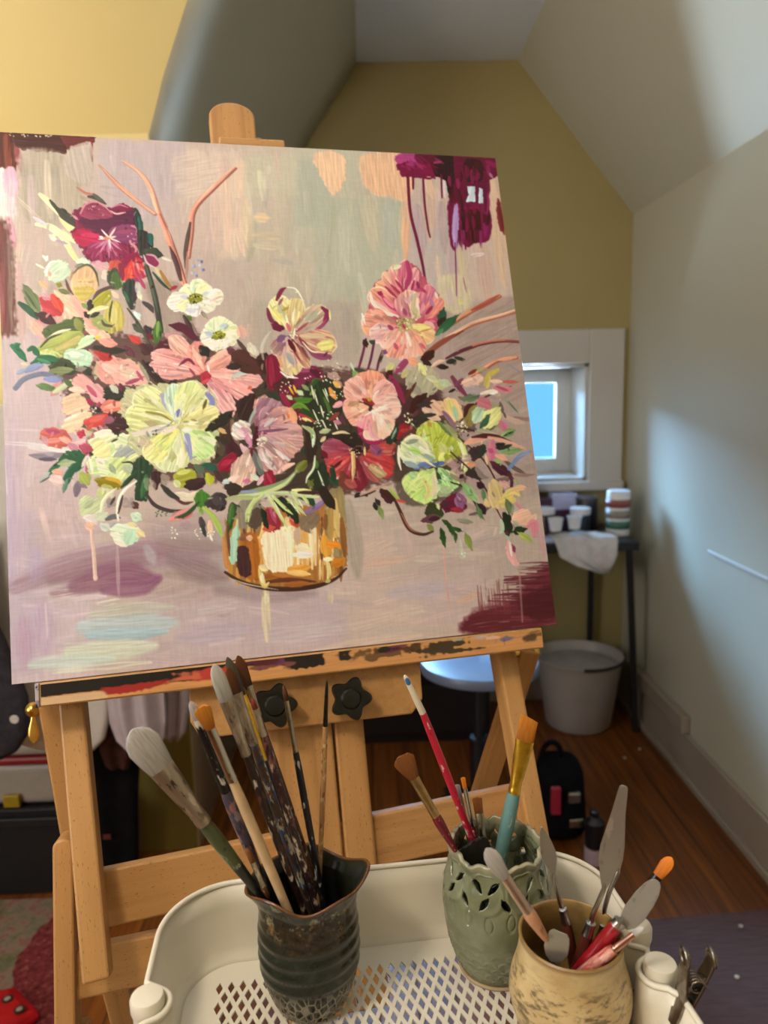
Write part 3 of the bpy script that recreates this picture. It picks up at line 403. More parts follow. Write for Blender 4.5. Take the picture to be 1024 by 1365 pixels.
    dots('e8d8b4', 391, 441, 6, 8, 12, .9); B('c46472', 5, 384, 430, 388, 440); B('f2e4c8', 2.4, 394, 436, 392, 450)
    dots('c9ccb8', 442, 484, 12, 8, 10, .9); B('c9a49a', 14, 440, 498, 452, 502, a=.8); B('d4988c', 8, 446, 506, 456, 512, a=.8)
    # foliage and specks in the middle
    G('2c3420', 404, 514, 420, 506, 440, 504, 458, 520, 450, 560, 430, 572, 410, 560, a=.85, jag=2); G('6c1c34', 372, 518, 392, 512, 400, 540, 392, 552, 380, 540); B('8c2444', 9, 376, 524, 386, 540); B('7a1830', 8, 396, 552, 412, 560)
    for p, c, w in (((394, 530, 406, 532, 416, 530), '4e7a2c', 8), ((390, 542, 400, 538, 412, 546), '6a8c34', 8), ((404, 544, 414, 552, 420, 556), '2f4a20', 8), ((414, 514, 420, 506, 426, 504), '3a5a2a', 7), ((424, 510, 430, 526, 434, 540), '2a3c1e', 8), ((432, 528, 438, 540, 440, 552), '56703c', 5), ((420, 518, 414, 524), '7a9456', 5), ((440, 516, 448, 530), 'd8964c', 7), ((446, 508, 454, 514), 'dcae64', 8), ((386, 514, 392, 524), 'dca83c', 3), ((392, 512, 396, 522), 'dcb040', 3), ((398, 520, 404, 524), 'bcc8a8', 7), ((384, 526, 390, 530), 'b8c490', 6), ((404, 512, 412, 518), '8a9464', 6)): B(c, w, *p, h=.9)
    for k in range(9): x = 416+_rs.uniform(-6, 34); y = 520+_rs.uniform(-8, 44); B('d8d6b8', 2, x, y, x+_rs.uniform(2, 8), y+_rs.uniform(8, 18), h=1.2)
    for x, y, rx, ry, n in ((388, 502, 5, 14, 9), (380, 516, 8, 8, 7), (420, 500, 14, 6, 8), (440, 506, 12, 8, 8), (452, 522, 8, 10, 10), (434, 556, 16, 10, 16), (400, 556, 8, 5, 6), (424, 562, 10, 6, 10)): dots('efe8c8', x, y, rx, ry, n, .85)
    B('c83c50', 5, 400, 550, 420, 560, a=.7); B('e2d084', 5, 404, 556, 416, 560); B('e8a4a4', 8, 446, 540, 458, 534); B('8a3e3c', 6, 440, 558, 452, 548); B('c07c90', 7, 446, 560, 454, 562)
    # ---------------- pink peony, upper right
    G('b85468', 500, 378, 520, 358, 550, 350, 572, 376, 588, 398, 588, 430, 570, 450, 545, 460, 510, 450, 492, 430, 494, 396, a=.95, jag=1.5)
    for tx, ty, w, b, t in ((503, 376, 20, 'd07068', 'e4a880'), (512, 362, 20, 'c86070', 'e6b094'), (526, 352, 24, 'cc6c78', 'e4b49c'), (540, 346, 20, 'b84466', 'd07a88'), (554, 356, 18, 'bc5070', 'dfa0a0')): petal(540, 396, tx, ty, w, b, t, edge='eed4c0', n=5, streak='e8c0b4')
    B('b04068', 8, 543, 348, 546, 366, 540, 384, t=(.8, .6)); B('d9d2b0', 6, 526, 356, 534, 352); B('94284c', 6, 506, 392, 510, 388); for_l = None
    for x0, y0, x1, y1 in ((522, 378, 536, 392), (528, 372, 540, 388), (514, 380, 530, 396), (552, 372, 548, 386)): B('a83458', 4, x0, y0, x1, y1)
    petal(532, 420, 494, 386, 30, 'd06c80', 'e4a082', edge='f4e0d0', n=6, streak='e89a94'); B('f2dccc', 6, 494, 388, 498, 402, 512, 414, 530, 420, t=(.4, .6), h=1.1); B('b0406a', 5, 508, 390, 518, 404, 528, 412); B('9c2a50', 7, 505, 388, 510, 390); B('e2849a', 5, 512, 396, 524, 408)
    petal(528, 432, 484, 426, 40, 'd98880', 'e09c84', n=7, edge='f0d0bc', streak='e8ac98'); petal(528, 436, 494, 446, 26, 'd0909c', 'e8bcb4', n=5, edge='f4dccc'); B('a04868', 6, 518, 432, 524, 438); B('f0dcd0', 3, 483, 416, 487, 430); B('e8b088', 6, 484, 434, 490, 444)
    petal(548, 428, 542, 386, 36, 'b8607c', 'd8a898', n=6, edge='ecd0c0'); petal(554, 424, 560, 388, 30, 'c8b88c', 'deb6a4', n=6, edge='eed4c8'); B('a05068', 6, 538, 410, 542, 418); B('d8a0a4', 7, 540, 396, 546, 402); B('b4acac', 3, 550, 390, 548, 400); B('c8b890', 10, 550, 408, 556, 416, a=.8)
    petal(562, 420, 574, 378, 22, 'c06884', 'd8848e', n=5, edge='e8b4b4'); petal(566, 424, 588, 396, 22, 'd47a74', 'dc8c7c', n=5); B('b078a0', 6, 574, 396, 576, 406); B('b43c60', 5, 560, 382, 568, 388); B('dcd8c4', 4, 580, 388, 583, 396); B('9c3058', 5, 568, 416, 576, 406); B('c44a68', 7, 562, 428, 580, 424); B('e2a8a8', 10, 568, 428, 578, 434); B('8c3454', 5, 556, 374, 558, 382)
    petal(544, 432, 578, 448, 30, 'e4cc84', 'e8b088', n=6, edge='f2e0b8'); B('ecd888', 8, 552, 434, 572, 434); B('c88858', 3, 560, 440, 574, 436); petal(542, 436, 562, 470, 26, 'd89884', 'e49c84', n=5, edge='f2d8c8'); petal(540, 438, 544, 478, 34, 'dc9484', 'e8b4a0', n=7, edge='f2d4c8', streak='eac4bc'); petal(536, 436, 520, 474, 30, 'd88078', 'e8a490', n=6, edge='f0ccbc'); petal(530, 436, 510, 460, 20, 'dc9890', 'eab4a4', n=4, edge='f2d8cc'); B('c45870', 6, 526, 456, 530, 464); B('c85c70', 5, 560, 456, 566, 462); B('e8a07c', 14, 546, 478, 556, 482, a=.9); B('8a4c7a', 7, 510, 466, 516, 468)
    G('a8a468', 528, 424, 540, 420, 552, 426, 546, 438, 534, 440, a=.7); dots('e8e4b0', 538, 430, 11, 9, 22, .9); dots('5c5c30', 536, 428, 9, 7, 7, .7); B('b03050', 4, 537, 430, 540, 436)
    G('2f5240', 583, 424, 586, 412, 592, 408, 594, 420, 590, 430); G('3d2620', 582, 428, 590, 420, 600, 424, 606, 418, 600, 430, 588, 438); leaf(580, 444, 612, 416, 12, '2f5a3c', '3c6a44'); B('5a8460', 5, 582, 444, 590, 436)
    for p in ((488, 450, 484, 468, 478, 490), (499, 452, 495, 474, 490, 492), (510, 466, 505, 480, 502, 494)): B('6a2c4c', 3.6, *p, t=(.9, .7), br=.2)
    B('40241c', 8, 486, 452, 489, 460); B('2e4c34', 6, 494, 453, 499, 455); B('442a20', 5, 510, 468, 505, 482); B('7fa060', 9, 472, 494, 476, 500); B('c0d0b8', 4, 468, 482, 472, 492); B('b8a890', 12, 520, 482, 526, 488, a=.6); B('c8c084', 9, 516, 492, 524, 482); B('9c4468', 10, 528, 494, 540, 480, t=(.4, .9)); B('c4b880', 8, 536, 500, 544, 490)
    # grey-green flower behind, right of the pink one
    G('b0a68c', 540, 500, 556, 484, 572, 486, 584, 498, 580, 520, 560, 528, 546, 522, ang=-60); B('d8d090', 12, 560, 484, 566, 496, h=.8); B('c8c4a0', 10, 570, 500, 582, 506); B('948a7c', 12, 546, 510, 560, 522, a=.8); B('4c2420', 9, 516, 500, 522, 492); B('5c3428', 6, 536, 536, 546, 520, 554, 508); B('45201c', 13, 548, 546, 556, 532, 566, 526); B('42241e', 8, 560, 530, 568, 522); B('5c2428', 9, 530, 512, 532, 522)
    # ---------------- pink bloom, right of centre
    B('8c2c50', 10, 520, 500, 532, 520, 538, 534); B('9c2450', 12, 478, 566, 492, 584, 508, 586); B('742040', 8, 458, 530, 466, 548)
    petal(494, 534, 492, 492, 44, 'dd8c78', 'e49c80', n=8, streak='eab89c'); petal(492, 532, 462, 508, 34, 'e29c94', 'e6ac9c', n=6, edge='f0c8bc'); petal(498, 534, 522, 510, 34, 'e8b0a4', 'e0a098', n=6, edge='f0ccc4'); petal(498, 540, 534, 540, 36, 'e8b4a8', 'eabcac', n=6, edge='f4d8c8'); petal(490, 540, 462, 554, 40, 'e4b08c', 'e6a090', n=7, edge='f0c4b0'); petal(498, 544, 510, 582, 46, 'e8b0a0', 'ecbca8', n=8, edge='f4d8cc', streak='f0ccbc'); petal(492, 546, 484, 570, 22, 'e0a08c', 'e0909c', n=4); B('e0a0a4', 6, 492, 562, 496, 578, 504, 582)
    B('a03038', 6, 484, 530, 494, 534, 498, 536, t=(.6, .6)); B('b8902c', 5, 490, 529, 494, 532); dots('6c2018', 490, 533, 7, 3, 5, .8)
    for tx, ty in ((508, 552), (498, 558), (486, 552), (512, 544), (520, 536), (500, 550)): B('f4dcd0', 2.4, 496, 546, tx, ty, h=1.2)
    B('d8d0a8', 6, 514, 570, 520, 562, a=.8)
    # red bloom
    G('332820', 430, 584, 444, 574, 470, 574, 484, 588, 470, 594, 446, 588); B('dcc8a0', 4, 444, 576, 456, 574, 466, 576); B('d8c09c', 5, 428, 586, 434, 580); B('2c241c', 9, 436, 596, 430, 608, a=.7)
    petal(468, 598, 430, 594, 28, '8c3448', 'a4586c', n=5, edge='c4848c'); petal(468, 602, 434, 616, 22, 'a0404c', 'b04a50', n=5); petal(468, 606, 438, 632, 26, 'b44044', 'c24848', n=6, streak='d46a60'); B('6c1428', 7, 430, 600, 436, 608); B('5c1020', 4, 444, 622, 456, 612); B('e0b0a4', 3, 438, 634, 448, 636, 458, 628); petal(470, 606, 462, 648, 22, '94303c', 'a84448', n=5); petal(474, 606, 480, 652, 24, '74202e', '802838', n=5); petal(482, 604, 524, 626, 36, 'b43c44', 'c04444', n=7, streak='d05a54', edge='b83840'); petal(480, 608, 506, 638, 22, 'a4404c', 'a8645c', n=4); G('b09870', 490, 620, 498, 616, 514, 628, 510, 634, 500, 632); B('c8b084', 4, 494, 620, 510, 630); petal(490, 598, 528, 594, 20, 'a84444', 'b85048', n=4, edge='d4907c'); G('90506e', 493, 592, 502, 590, 510, 600, 506, 606, 496, 602, h=.9); B('8c2c34', 9, 524, 602, 530, 596, a=.9)
    G('2e1418', 468, 596, 480, 594, 484, 602, 474, 606); dots('e8cca0', 474, 600, 11, 6, 14, .9); B('d4b07c', 5, 470, 602, 471, 618, 470, 638, t=(1, .25), h=1.1); B('e4c490', 3, 486, 594, 486, 606)
    G('9c242c', 526, 576, 536, 562, 552, 568, 552, 576, 538, 582, 530, 584); B('b43a3c', 6, 534, 572, 548, 572); G('2c3a2e', 514, 586, 524, 570, 530, 560, 530, 576, 522, 590); B('8aa088', 3, 522, 582, 528, 568); dots('ece4b4', 546, 556, 9, 9, 10, 1.5); B('dcd8b0', 2, 548, 562, 556, 570, 558, 576); G('35352c', 552, 552, 572, 548, 580, 560, 564, 572, 552, 566, a=.9)
    # ---------------- mauve bloom
    G('3c2420', 314, 540, 328, 526, 342, 524, 338, 548, 324, 560); G('473028', 300, 556, 312, 564, 316, 590, 306, 600, 296, 580); B('8f6a5e', 10, 310, 560, 318, 590, a=.8); B('cfa874', 6, 292, 570, 302, 576); B('3d3628', 12, 276, 570, 294, 552, a=.9); G('48202a', 300, 594, 312, 588, 322, 600, 322, 612, 308, 612); G('8e1436', 290, 618, 300, 608, 312, 602, 320, 616, 312, 626, 296, 628, h=.9); B('b02848', 7, 296, 618, 308, 612)
    petal(342, 570, 354, 526, 22, 'a05060', 'dca898', n=5, edge='e8bcac'); B('aab0a8', 6, 332, 566, 342, 546, 354, 530, t=(.5, .4)); B('8a6a70', 5, 336, 562, 346, 546); petal(344, 572, 372, 534, 42, '8c5c6c', 'a8808c', n=8, streak='b8929a'); petal(346, 572, 390, 548, 34, 'a8788a', 'd8a08c', n=7, edge='e0b09c'); B('e0a07c', 11, 388, 544, 394, 562, h=.8); B('dc7c3c', 4, 384, 550, 386, 556); B('c4b4b4', 6, 354, 566, 364, 556); B('5c4c40', 4, 378, 564, 386, 562)
    petal(344, 578, 406, 584, 44, 'a87884', 'd0a098', n=9, streak='bc949a', edge='c89a92'); petal(346, 582, 392, 606, 34, 'b08c98', 'c89888', n=7, streak='d4bcbc'); petal(346, 586, 376, 626, 40, 'b08888', 'c89490', n=8, streak='d8c8c4', edge='dcaca4'); B('7c5068', 4, 346, 574, 366, 572, 384, 570); B('e4b4a8', 7, 372, 628, 382, 620, 392, 616); B('d4c8c8', 4, 376, 604, 386, 612); B('c9bcb8', 5, 360, 614, 368, 624)
    petal(338, 582, 312, 566, 28, 'd09aa0', 'd8dcc8', n=6, edge='ecdcd4'); B('c888a0', 8, 324, 570, 334, 590, 332, 594); B('e4c8c8', 8, 316, 572, 326, 580); B('d8b0b4', 9, 322, 592, 330, 604, 328, 616); petal(336, 596, 318, 646, 34, 'b49488', 'e4bca8', n=7, edge='ecccbc'); B('6c6c68', 9, 338, 600, 344, 616, 348, 628, t=(.4, .9)); B('8c8c84', 5, 344, 608, 350, 624); B('d4d8c4', 7, 336, 632, 346, 638); B('c87890', 7, 326, 640, 334, 640); B('e8c8bc', 8, 306, 638, 318, 634); B('c2c8c4', 7, 298, 642, 306, 640); B('dba8b0', 6, 344, 644, 352, 632)
    G('46161e', 338, 580, 342, 566, 346, 578, 344, 590, 338, 590); B('6c2030', 4, 336, 606, 336, 598, 340, 596); B('84304c', 3, 344, 577, 356, 576); dots('ece4cc', 348, 588, 7, 6, 14, 1.); B('d8d4b0', 5, 350, 582, 356, 584)
    G('8c1c38', 352, 640, 354, 628, 362, 626, 368, 640, 362, 646, 354, 646, h=.9); B('a83850', 4, 356, 630, 362, 642); leaf(394, 628, 410, 612, 14, '6c6c2c', '808440'); G('37261e', 404, 568, 416, 560, 424, 580, 420, 610, 410, 612, a=.8); B('a4b080', 7, 404, 566, 416, 574, 418, 590, t=(.4, .5)); B('d8e0cc', 3, 418, 578, 417, 594); B('a9b08a', 7, 428, 574, 440, 571); G('2c3422', 410, 632, 420, 618, 432, 616, 440, 640, 426, 654, 412, 648); B('4e7034', 7, 420, 612, 422, 622); B('d4d8b8', 3, 420, 606, 418, 622, 410, 634, 408, 642); B('d8dcc4', 2.4, 424, 626, 430, 642, 434, 656); B('6a6c34', 9, 412, 640, 416, 648); B('2f4c34', 10, 440, 636, 450, 644); B('2c3c2c', 8, 442, 620, 446, 640)
    # ---------------- green hellebore, left
    G('c3bf94', 160, 540, 176, 516, 210, 510, 232, 512, 262, 508, 290, 530, 288, 560, 292, 590, 276, 616, 250, 620, 216, 630, 196, 610, 176, 600, 172, 570, a=.95, jag=2)
    petal(234, 562, 182, 524, 44, 'c4bc74', 'd6d69c', n=9, edge='e6e4c0', streak='e0dca8'); petal(236, 564, 170, 552, 40, 'c8c074', 'dadc9c', n=9, edge='ece8c4', streak='e6e2b0'); B('a8a0b4', 12, 218, 526, 226, 538, 232, 550, t=(.6, .4)); B('b09c7c', 8, 196, 562, 212, 566, a=.8); B('928448', 3, 196, 548, 216, 552, 230, 560); petal(236, 562, 232, 511, 26, 'b8c8b4', 'c8dcbc', n=6, edge='e2ead0'); petal(240, 562, 260, 508, 36, 'c8c88c', 'd6dc98', n=8, edge='eaeabc', streak='e2e2ac'); petal(244, 564, 276, 520, 28, 'c4bc7c', 'd8d8a0', n=6, edge='e8e4b4'); B('8a88b8', 8, 278, 524, 284, 534, 280, 548, t=(.9, .8)); petal(242, 568, 292, 548, 34, 'd4c888', 'e2d698', n=8, edge='eee4bc', streak='ece0b4'); B('6f5c2c', 4, 276, 532, 272, 544); B('7f80b4', 8, 240, 546, 237, 554)
    petal(246, 572, 284, 604, 44, 'ccdc98', 'c4e094', n=9, edge='ece8c0', streak='d8e8a4'); B('9492b8', 8, 250, 580, 252, 594, 254, 610, t=(.9, .6)); petal(240, 574, 222, 626, 48, 'cac480', 'd4d8ac', n=10, edge='e8e4cc', streak='dcdcb4'); petal(238, 572, 196, 610, 34, 'd4d070', 'e4e09c', n=7, edge='eee8b8', streak='c8d084'); B('d8c8b8', 10, 180, 578, 206, 572, 226, 566, t=(.5, .3)); B('e6d4c0', 6, 216, 576, 228, 572, 238, 564); B('8c8a9c', 3, 204, 574, 222, 568, 232, 560); dots('3c3428', 212, 576, 8, 4, 5, .8); B('c4a898', 12, 186, 588, 202, 590, a=.7); B('e8dca0', 8, 194, 604, 206, 592); B('e9e7d6', 5, 244, 572, 256, 572)
    for k in range(14):
        th = _rs.rand()*6.28; r0 = _rs.uniform(8, 16); r1 = _rs.uniform(24, 46)
        B('ece9cc', 1.8, 238+np.cos(th)*r0, 566+np.sin(th)*r0*.8, 238+np.cos(th+.08)*r1, 566+np.sin(th+.08)*r1*.85, a=.6, h=1.3)
    G('2f2c20', 274, 574, 280, 564, 300, 548, 312, 546, 304, 562, 290, 570, 280, 574); B('3c3224', 9, 290, 582, 304, 590); B('5c5040', 14, 292, 590, 296, 604, a=.8); B('2c5a4c', 10, 272, 618, 284, 622, 290, 630); B('5c6a54', 10, 262, 620, 272, 628); G('a8a43c', 232, 634, 242, 624, 258, 626, 264, 636, 252, 646, 238, 648, h=.8); B('d0d074', 6, 238, 630, 254, 626); B('ccd098', 8, 234, 640, 240, 648); G('42282c', 246, 646, 258, 636, 274, 638, 272, 648, 256, 652); B('b4b43c', 12, 278, 632, 282, 644); B('4a342e', 8, 288, 628, 296, 640); B('a59a8a', 12, 218, 634, 224, 642, a=.7); B('d8c8b0', 14, 232, 658, 252, 664, 262, 660, t=(.3, .8)); B('4c3a3c', 5, 195, 656, 206, 672, 226, 680, 244, 680, t=(.4, .7)); B('3f3c36', 7, 216, 646, 228, 658, 238, 664, t=(.5, .6)); B('6a3a40', 4, 234, 664, 246, 670, 258, 668)
    # under the rim: leaves round the vase
    G('4a7a30', 260, 660, 268, 652, 280, 662, 272, 676, 262, 672); G('44393a', 274, 670, 288, 656, 302, 658, 300, 676, 286, 680, h=.7); B('504648', 12, 284, 662, 296, 670); G('3c3028', 300, 646, 316, 642, 322, 654, 306, 660); B('3f3230', 12, 310, 672, 320, 684, 324, 688); B('d48a88', 12, 228, 692, 240, 686, 254, 680, t=(.4, .7)); B('d8707c', 6, 244, 690, 256, 684); B('35502f', 5, 234, 690, 250, 684, 266, 668); B('a88c94', 12, 244, 698, 254, 700, a=.7); B('8a9c58', 6, 266, 676, 270, 684); B('a9bc5c', 7, 272, 676, 286, 690, 296, 714, t=(.6, .4)); B('504448', 8, 268, 690, 272, 704); B('3a4238', 5, 270, 700, 274, 714); B('e4bca0', 7, 280, 694, 281, 712); B('ece4cc', 3, 280, 712, 283, 720)
    for x in (232, 264, 282): dots('eee6c8', x, 710, 5, 9, 9, .8)
    for k in range(8): dots('3c5a3c', 208+k*2.2, 686-(k % 3)*3, 2, 2, 2, .7)
    # ---------------- the gold vase
    G('a5703a', 302, 690, 340, 676, 380, 672, 420, 672, 456, 650, 460, 690, 463, 752, 440, 772, 400, 784, 360, 784, 320, 776, 302, 762, 298, 720, sharp=True, jag=1.2, ang=90)
    G('8a8070', 318, 668, 344, 664, 348, 700, 318, 712, a=.9, ang=90); G('9a8c60', 434, 664, 456, 650, 461, 720, 440, 730, a=.8, ang=90)
    for k in range(34):
        x = _rs.uniform(344, 436); y = _rs.uniform(690, 720); c = ['ecd0a4', 'e4b878', 'f0dcb8', 'dca45c', 'eac894'][k % 5]; B(c, _rs.uniform(4, 10), x, y, x+_rs.uniform(-2, 2), y+_rs.uniform(24, 58), a=.85, t=(.8, .6), h=.6)
    for k in range(60):
        x = _rs.uniform(304, 346) if k % 2 else _rs.uniform(424, 458); y = _rs.uniform(682, 752); c = ['7a4c28', 'b9803c', 'e2b468', '5e3a24', 'c8904a', 'ecd09c', '96602e'][k % 7]
        B(c, _rs.uniform(2.5, 7), x, y, x+_rs.uniform(-1, 1), y+_rs.uniform(12, 34), a=.75, t=(.8, .5), h=.6, dry=.15)
    G('f0d9b8', 350, 706, 372, 702, 388, 706, 390, 754, 372, 762, 354, 752, ang=90, h=.6); B('f2dcb8', 14, 396, 728, 412, 732); B('eee4d0', 9, 392, 738, 416, 738); B('dc9c48', 12, 386, 758, 400, 758, 412, 754); B('e9b870', 8, 384, 762, 412, 764); B('c8a890', 9, 396, 700, 396, 724); B('d89a40', 16, 432, 716, 436, 740); B('e88c2c', 10, 440, 724, 452, 726, t=(.9, .6)); B('d0b070', 8, 446, 664, 450, 712); B('b89050', 6, 440, 670, 442, 720); B('8a5a34', 8, 455, 690, 459, 740); B('c47a28', 14, 444, 750, 456, 744); B('8a7858', 14, 448, 732, 452, 740, a=.8)
    G('a86424', 322, 716, 342, 712, 346, 760, 338, 772, 324, 764, ang=90); G('4a2a2a', 314, 734, 326, 726, 334, 744, 332, 768, 318, 764, ang=90); B('8c5a3c', 10, 318, 714, 332, 716, a=.9); B('dcac8c', 8, 330, 716, 336, 716); G('a9c8b0', 305, 722, 312, 702, 319, 702, 317, 728, 312, 752, 306, 744, ang=95, h=.8); B('c08454', 6, 298, 716, 301, 756); B('6c4434', 4, 303, 700, 306, 740); B('caa078', 3, 309, 700, 312, 690)
    B('4a2c22', 6, 300, 762, 320, 774, 350, 782, 384, 784, 420, 780, 446, 770, 461, 756, t=(.5, .5)); B('9c5a28', 6, 340, 772, 366, 766, 390, 770); B('6c3c28', 6, 350, 776, 380, 772, 420, 774); B('b87434', 7, 364, 764, 384, 766); B('a0602c', 8, 380, 778, 410, 776); B('bcae94', 1.6, 306, 770, 330, 778, 370, 785)
    B('d8c078', 7, 346, 758, 352, 780, 358, 776, h=1.); B('ece0b8', 5, 349, 764, 350, 776, h=1.2); B('e6d09c', 9, 347, 754, 356, 758); B('ddc888', 6, 435, 744, 438, 760, 436, 772, h=1); B('eadcae', 6, 432, 744, 442, 744); B('c8b870', 5, 434, 774, 440, 772); B('e0bc78', 6, 350, 680, 352, 700, 346, 716); B('dcd0b0', 8, 354, 792, 354, 804, a=.8)
    G('5c4a40', 330, 690, 340, 676, 352, 680, 348, 700, 334, 702); G('7c6a58', 398, 690, 416, 680, 426, 690, 414, 708, 402, 704, a=.9)
    # leaves falling over the rim
    G('92303e', 350, 682, 362, 676, 374, 694, 372, 704, 356, 706); B('c85848', 8, 352, 704, 366, 702); B('b05068', 5, 360, 676, 368, 696); B('c04830', 12, 388, 686, 396, 700, a=.9); B('d47068', 6, 382, 680, 392, 694); G('1f281a', 366, 668, 380, 662, 396, 684, 398, 698, 388, 690); G('1f2c1c', 346, 672, 356, 684, 358, 702, 352, 698); B('26351f', 9, 380, 668, 392, 684, 398, 694, t=(.8, .2)); B('2c4a38', 10, 396, 656, 412, 664, 420, 674); B('8a6c94', 6, 404, 682, 420, 676, 432, 668); B('8c74a0', 4, 420, 672, 434, 664)
    B('8c9874', 9, 320, 656, 350, 652, 380, 642, 396, 626, t=(.3, .3)); B('c4cc90', 5, 318, 660, 350, 656, 376, 646, 392, 630); B('bfc4c0', 6, 344, 664, 356, 658, 370, 656); B('c2c99a', 6, 354, 656, 384, 656, 416, 660, 424, 660, t=(.5, .5)); B('d6d494', 5, 390, 652, 414, 652); B('a8b078', 6, 302, 664, 322, 662, 344, 662); B('8c94b4', 4, 322, 654, 344, 654); B('4c2c28', 5, 398, 655, 424, 655)
    for p in ((358, 660, 370, 680, 384, 704), (352, 658, 336, 672, 330, 700), (364, 660, 378, 674, 390, 684), (384, 664, 394, 672, 408, 686), (392, 660, 400, 672), (404, 660, 412, 670), (340, 664, 330, 680, 328, 694)): B('c3cc8c', 4.4, *p, t=(.9, .2), h=1); 
    for p in ((366, 668, 376, 688), (398, 664, 404, 676), (388, 668, 400, 684)): B('e0e4c8', 2, *p, h=1.2)
    G('3a4f2a', 303, 690, 310, 668, 316, 680, 306, 708); B('4c7038', 6, 310, 672, 306, 696)
    B('33251c', 14, 430, 652, 440, 668, 446, 676, t=(.9, .2)); B('6c3a2c', 16, 456, 630, 462, 648, a=.8); B('b86058', 12, 462, 640, 474, 646, a=.7)
    # ---------------- green hellebore, right
    G('4a4034', 524, 600, 540, 574, 570, 556, 600, 560, 622, 590, 620, 640, 600, 660, 560, 672, 530, 660, a=.7, soft=4)
    petal(578, 616, 572, 560, 40, '9aa43c', 'bcc454', n=9, edge='d6d884', streak='c8d068'); petal(582, 618, 606, 576, 44, 'a4a848', 'b4bc4c', n=9, streak='c4c870'); B('6a7a4c', 7, 584, 560, 592, 568, 600, 578, t=(.4, .4)); B('d8dc9c', 7, 606, 578, 618, 598, 620, 620, 612, 632, t=(.3, .5), h=1); B('e8e4b8', 3, 610, 588, 616, 604, 614, 622); B('8c9030', 14, 594, 606, 602, 614, a=.8); B('c4d0a8', 4, 600, 592, 602, 598); B('c2c47c', 12, 586, 590, 594, 600, a=.8); B('b4923c', 6, 570, 560, 574, 566)
    petal(580, 618, 536, 588, 44, 'b4b898', 'd4d8a8', n=9, edge='eee4c4', streak='dce0c0'); B('a8d068', 9, 546, 596, 560, 602, a=.7); B('e6dcb4', 7, 540, 584, 552, 580, 564, 588, 572, 600, t=(.4, .3), h=1.1); B('8c9684', 6, 542, 588, 556, 584); B('ece4c8', 4, 531, 592, 531, 610, 534, 624); B('6e7cac', 9, 552, 622, 566, 617, 582, 618, t=(.4, .6)); B('8a9ca4', 8, 540, 614, 556, 620, a=.9); B('5c6ca4', 6, 580, 616, 592, 614); B('ece0b0', 3, 556, 606, 570, 614, 580, 620); B('3c342c', 4, 572, 622, 580, 621); B('98a890', 7, 566, 604, 578, 612)
    petal(578, 624, 548, 660, 50, 'bcd084', 'c4e080', n=10, edge='d4dc98', streak='d0dc8c'); B('e2d0b0', 9, 576, 630, 580, 646, 576, 660, t=(.4, .5)); B('d8cc84', 8, 564, 636, 570, 650, 566, 664); B('d2dc94', 12, 542, 640, 556, 650, a=.7); B('9ac090', 12, 546, 630, 554, 632, a=.7); petal(584, 622, 604, 650, 34, 'a8cc8c', 'b8dc94', n=7, edge='c8d8a0'); B('a8b48c', 14, 586, 656, 600, 648, a=.8); B('3a4a34', 6, 582, 628, 586, 640)
    B('c4c090', 6, 606, 622, 598, 630)
    # ---------------- right cluster
    for k in range(60):
        th = _rs.rand()*6.283; q_ = np.sqrt(_rs.rand()); x, y = 640+np.cos(th)*q_*50, 590+np.sin(th)*q_*115; an = _rs.uniform(-.5, 1.4); l = _rs.uniform(14, 36)
        B(['a58a80', '8c6a64', 'c4a494', '6a4a48', '9a9a70', 'b08c8c', '54443c', 'c9b090', 'a89490'][k % 9], _rs.uniform(4, 10), x, y, x+np.cos(an)*l*.5, y+np.sin(an)*l*.5+2, x+np.cos(an)*l, y+np.sin(an)*l, a=.75, t=(.5, .2), h=.5, dry=.12)
    for p in ((606, 566, 640, 574, 690, 590), (610, 580, 650, 620, 684, 700), (600, 600, 640, 640, 676, 706), (600, 640, 620, 650, 644, 690), (612, 560, 640, 530, 680, 512)): B('4a2c2c', 2.6, *p, t=(.8, .3))
    B('dcb094', 22, 578, 536, 592, 548, a=.95); B('e0bca4', 16, 566, 544, 584, 556, a=.9); G('e2bc88', 586, 538, 596, 528, 610, 534, 616, 552, 600, 560, ang=70); B('d8c878', 10, 598, 532, 604, 548); B('a9c4a0', 8, 604, 540, 608, 556); B('8c6878', 7, 590, 546, 598, 556, 606, 568); B('c6c68a', 14, 580, 508, 594, 512, a=.8); B('b8c4a0', 10, 586, 506, 600, 510, a=.8); B('3c3a34', 5, 556, 538, 576, 534); B('3f3a32', 6, 560, 552, 580, 550)
    G('8c7c44', 616, 552, 626, 538, 636, 540, 634, 558, 624, 566); B('4c2420', 7, 618, 552, 622, 540, 630, 536); leaf(630, 562, 644, 536, 18, 'a8bca0', 'bccfac'); leaf(642, 568, 666, 540, 24, 'd2cc84', 'dcd694'); leaf(638, 570, 652, 548, 8, '44664c', '3c5a40'); B('b0b090', 10, 634, 572, 654, 574, a=.8); G('c2707c', 634, 536, 640, 526, 652, 530, 654, 542, 644, 542, a=.95); B('c66c88', 12, 666, 560, 674, 572, a=.9); dots('e6dcb0', 616, 566, 8, 7, 16, 1.2); dots('303422', 618, 572, 10, 6, 10, .9)
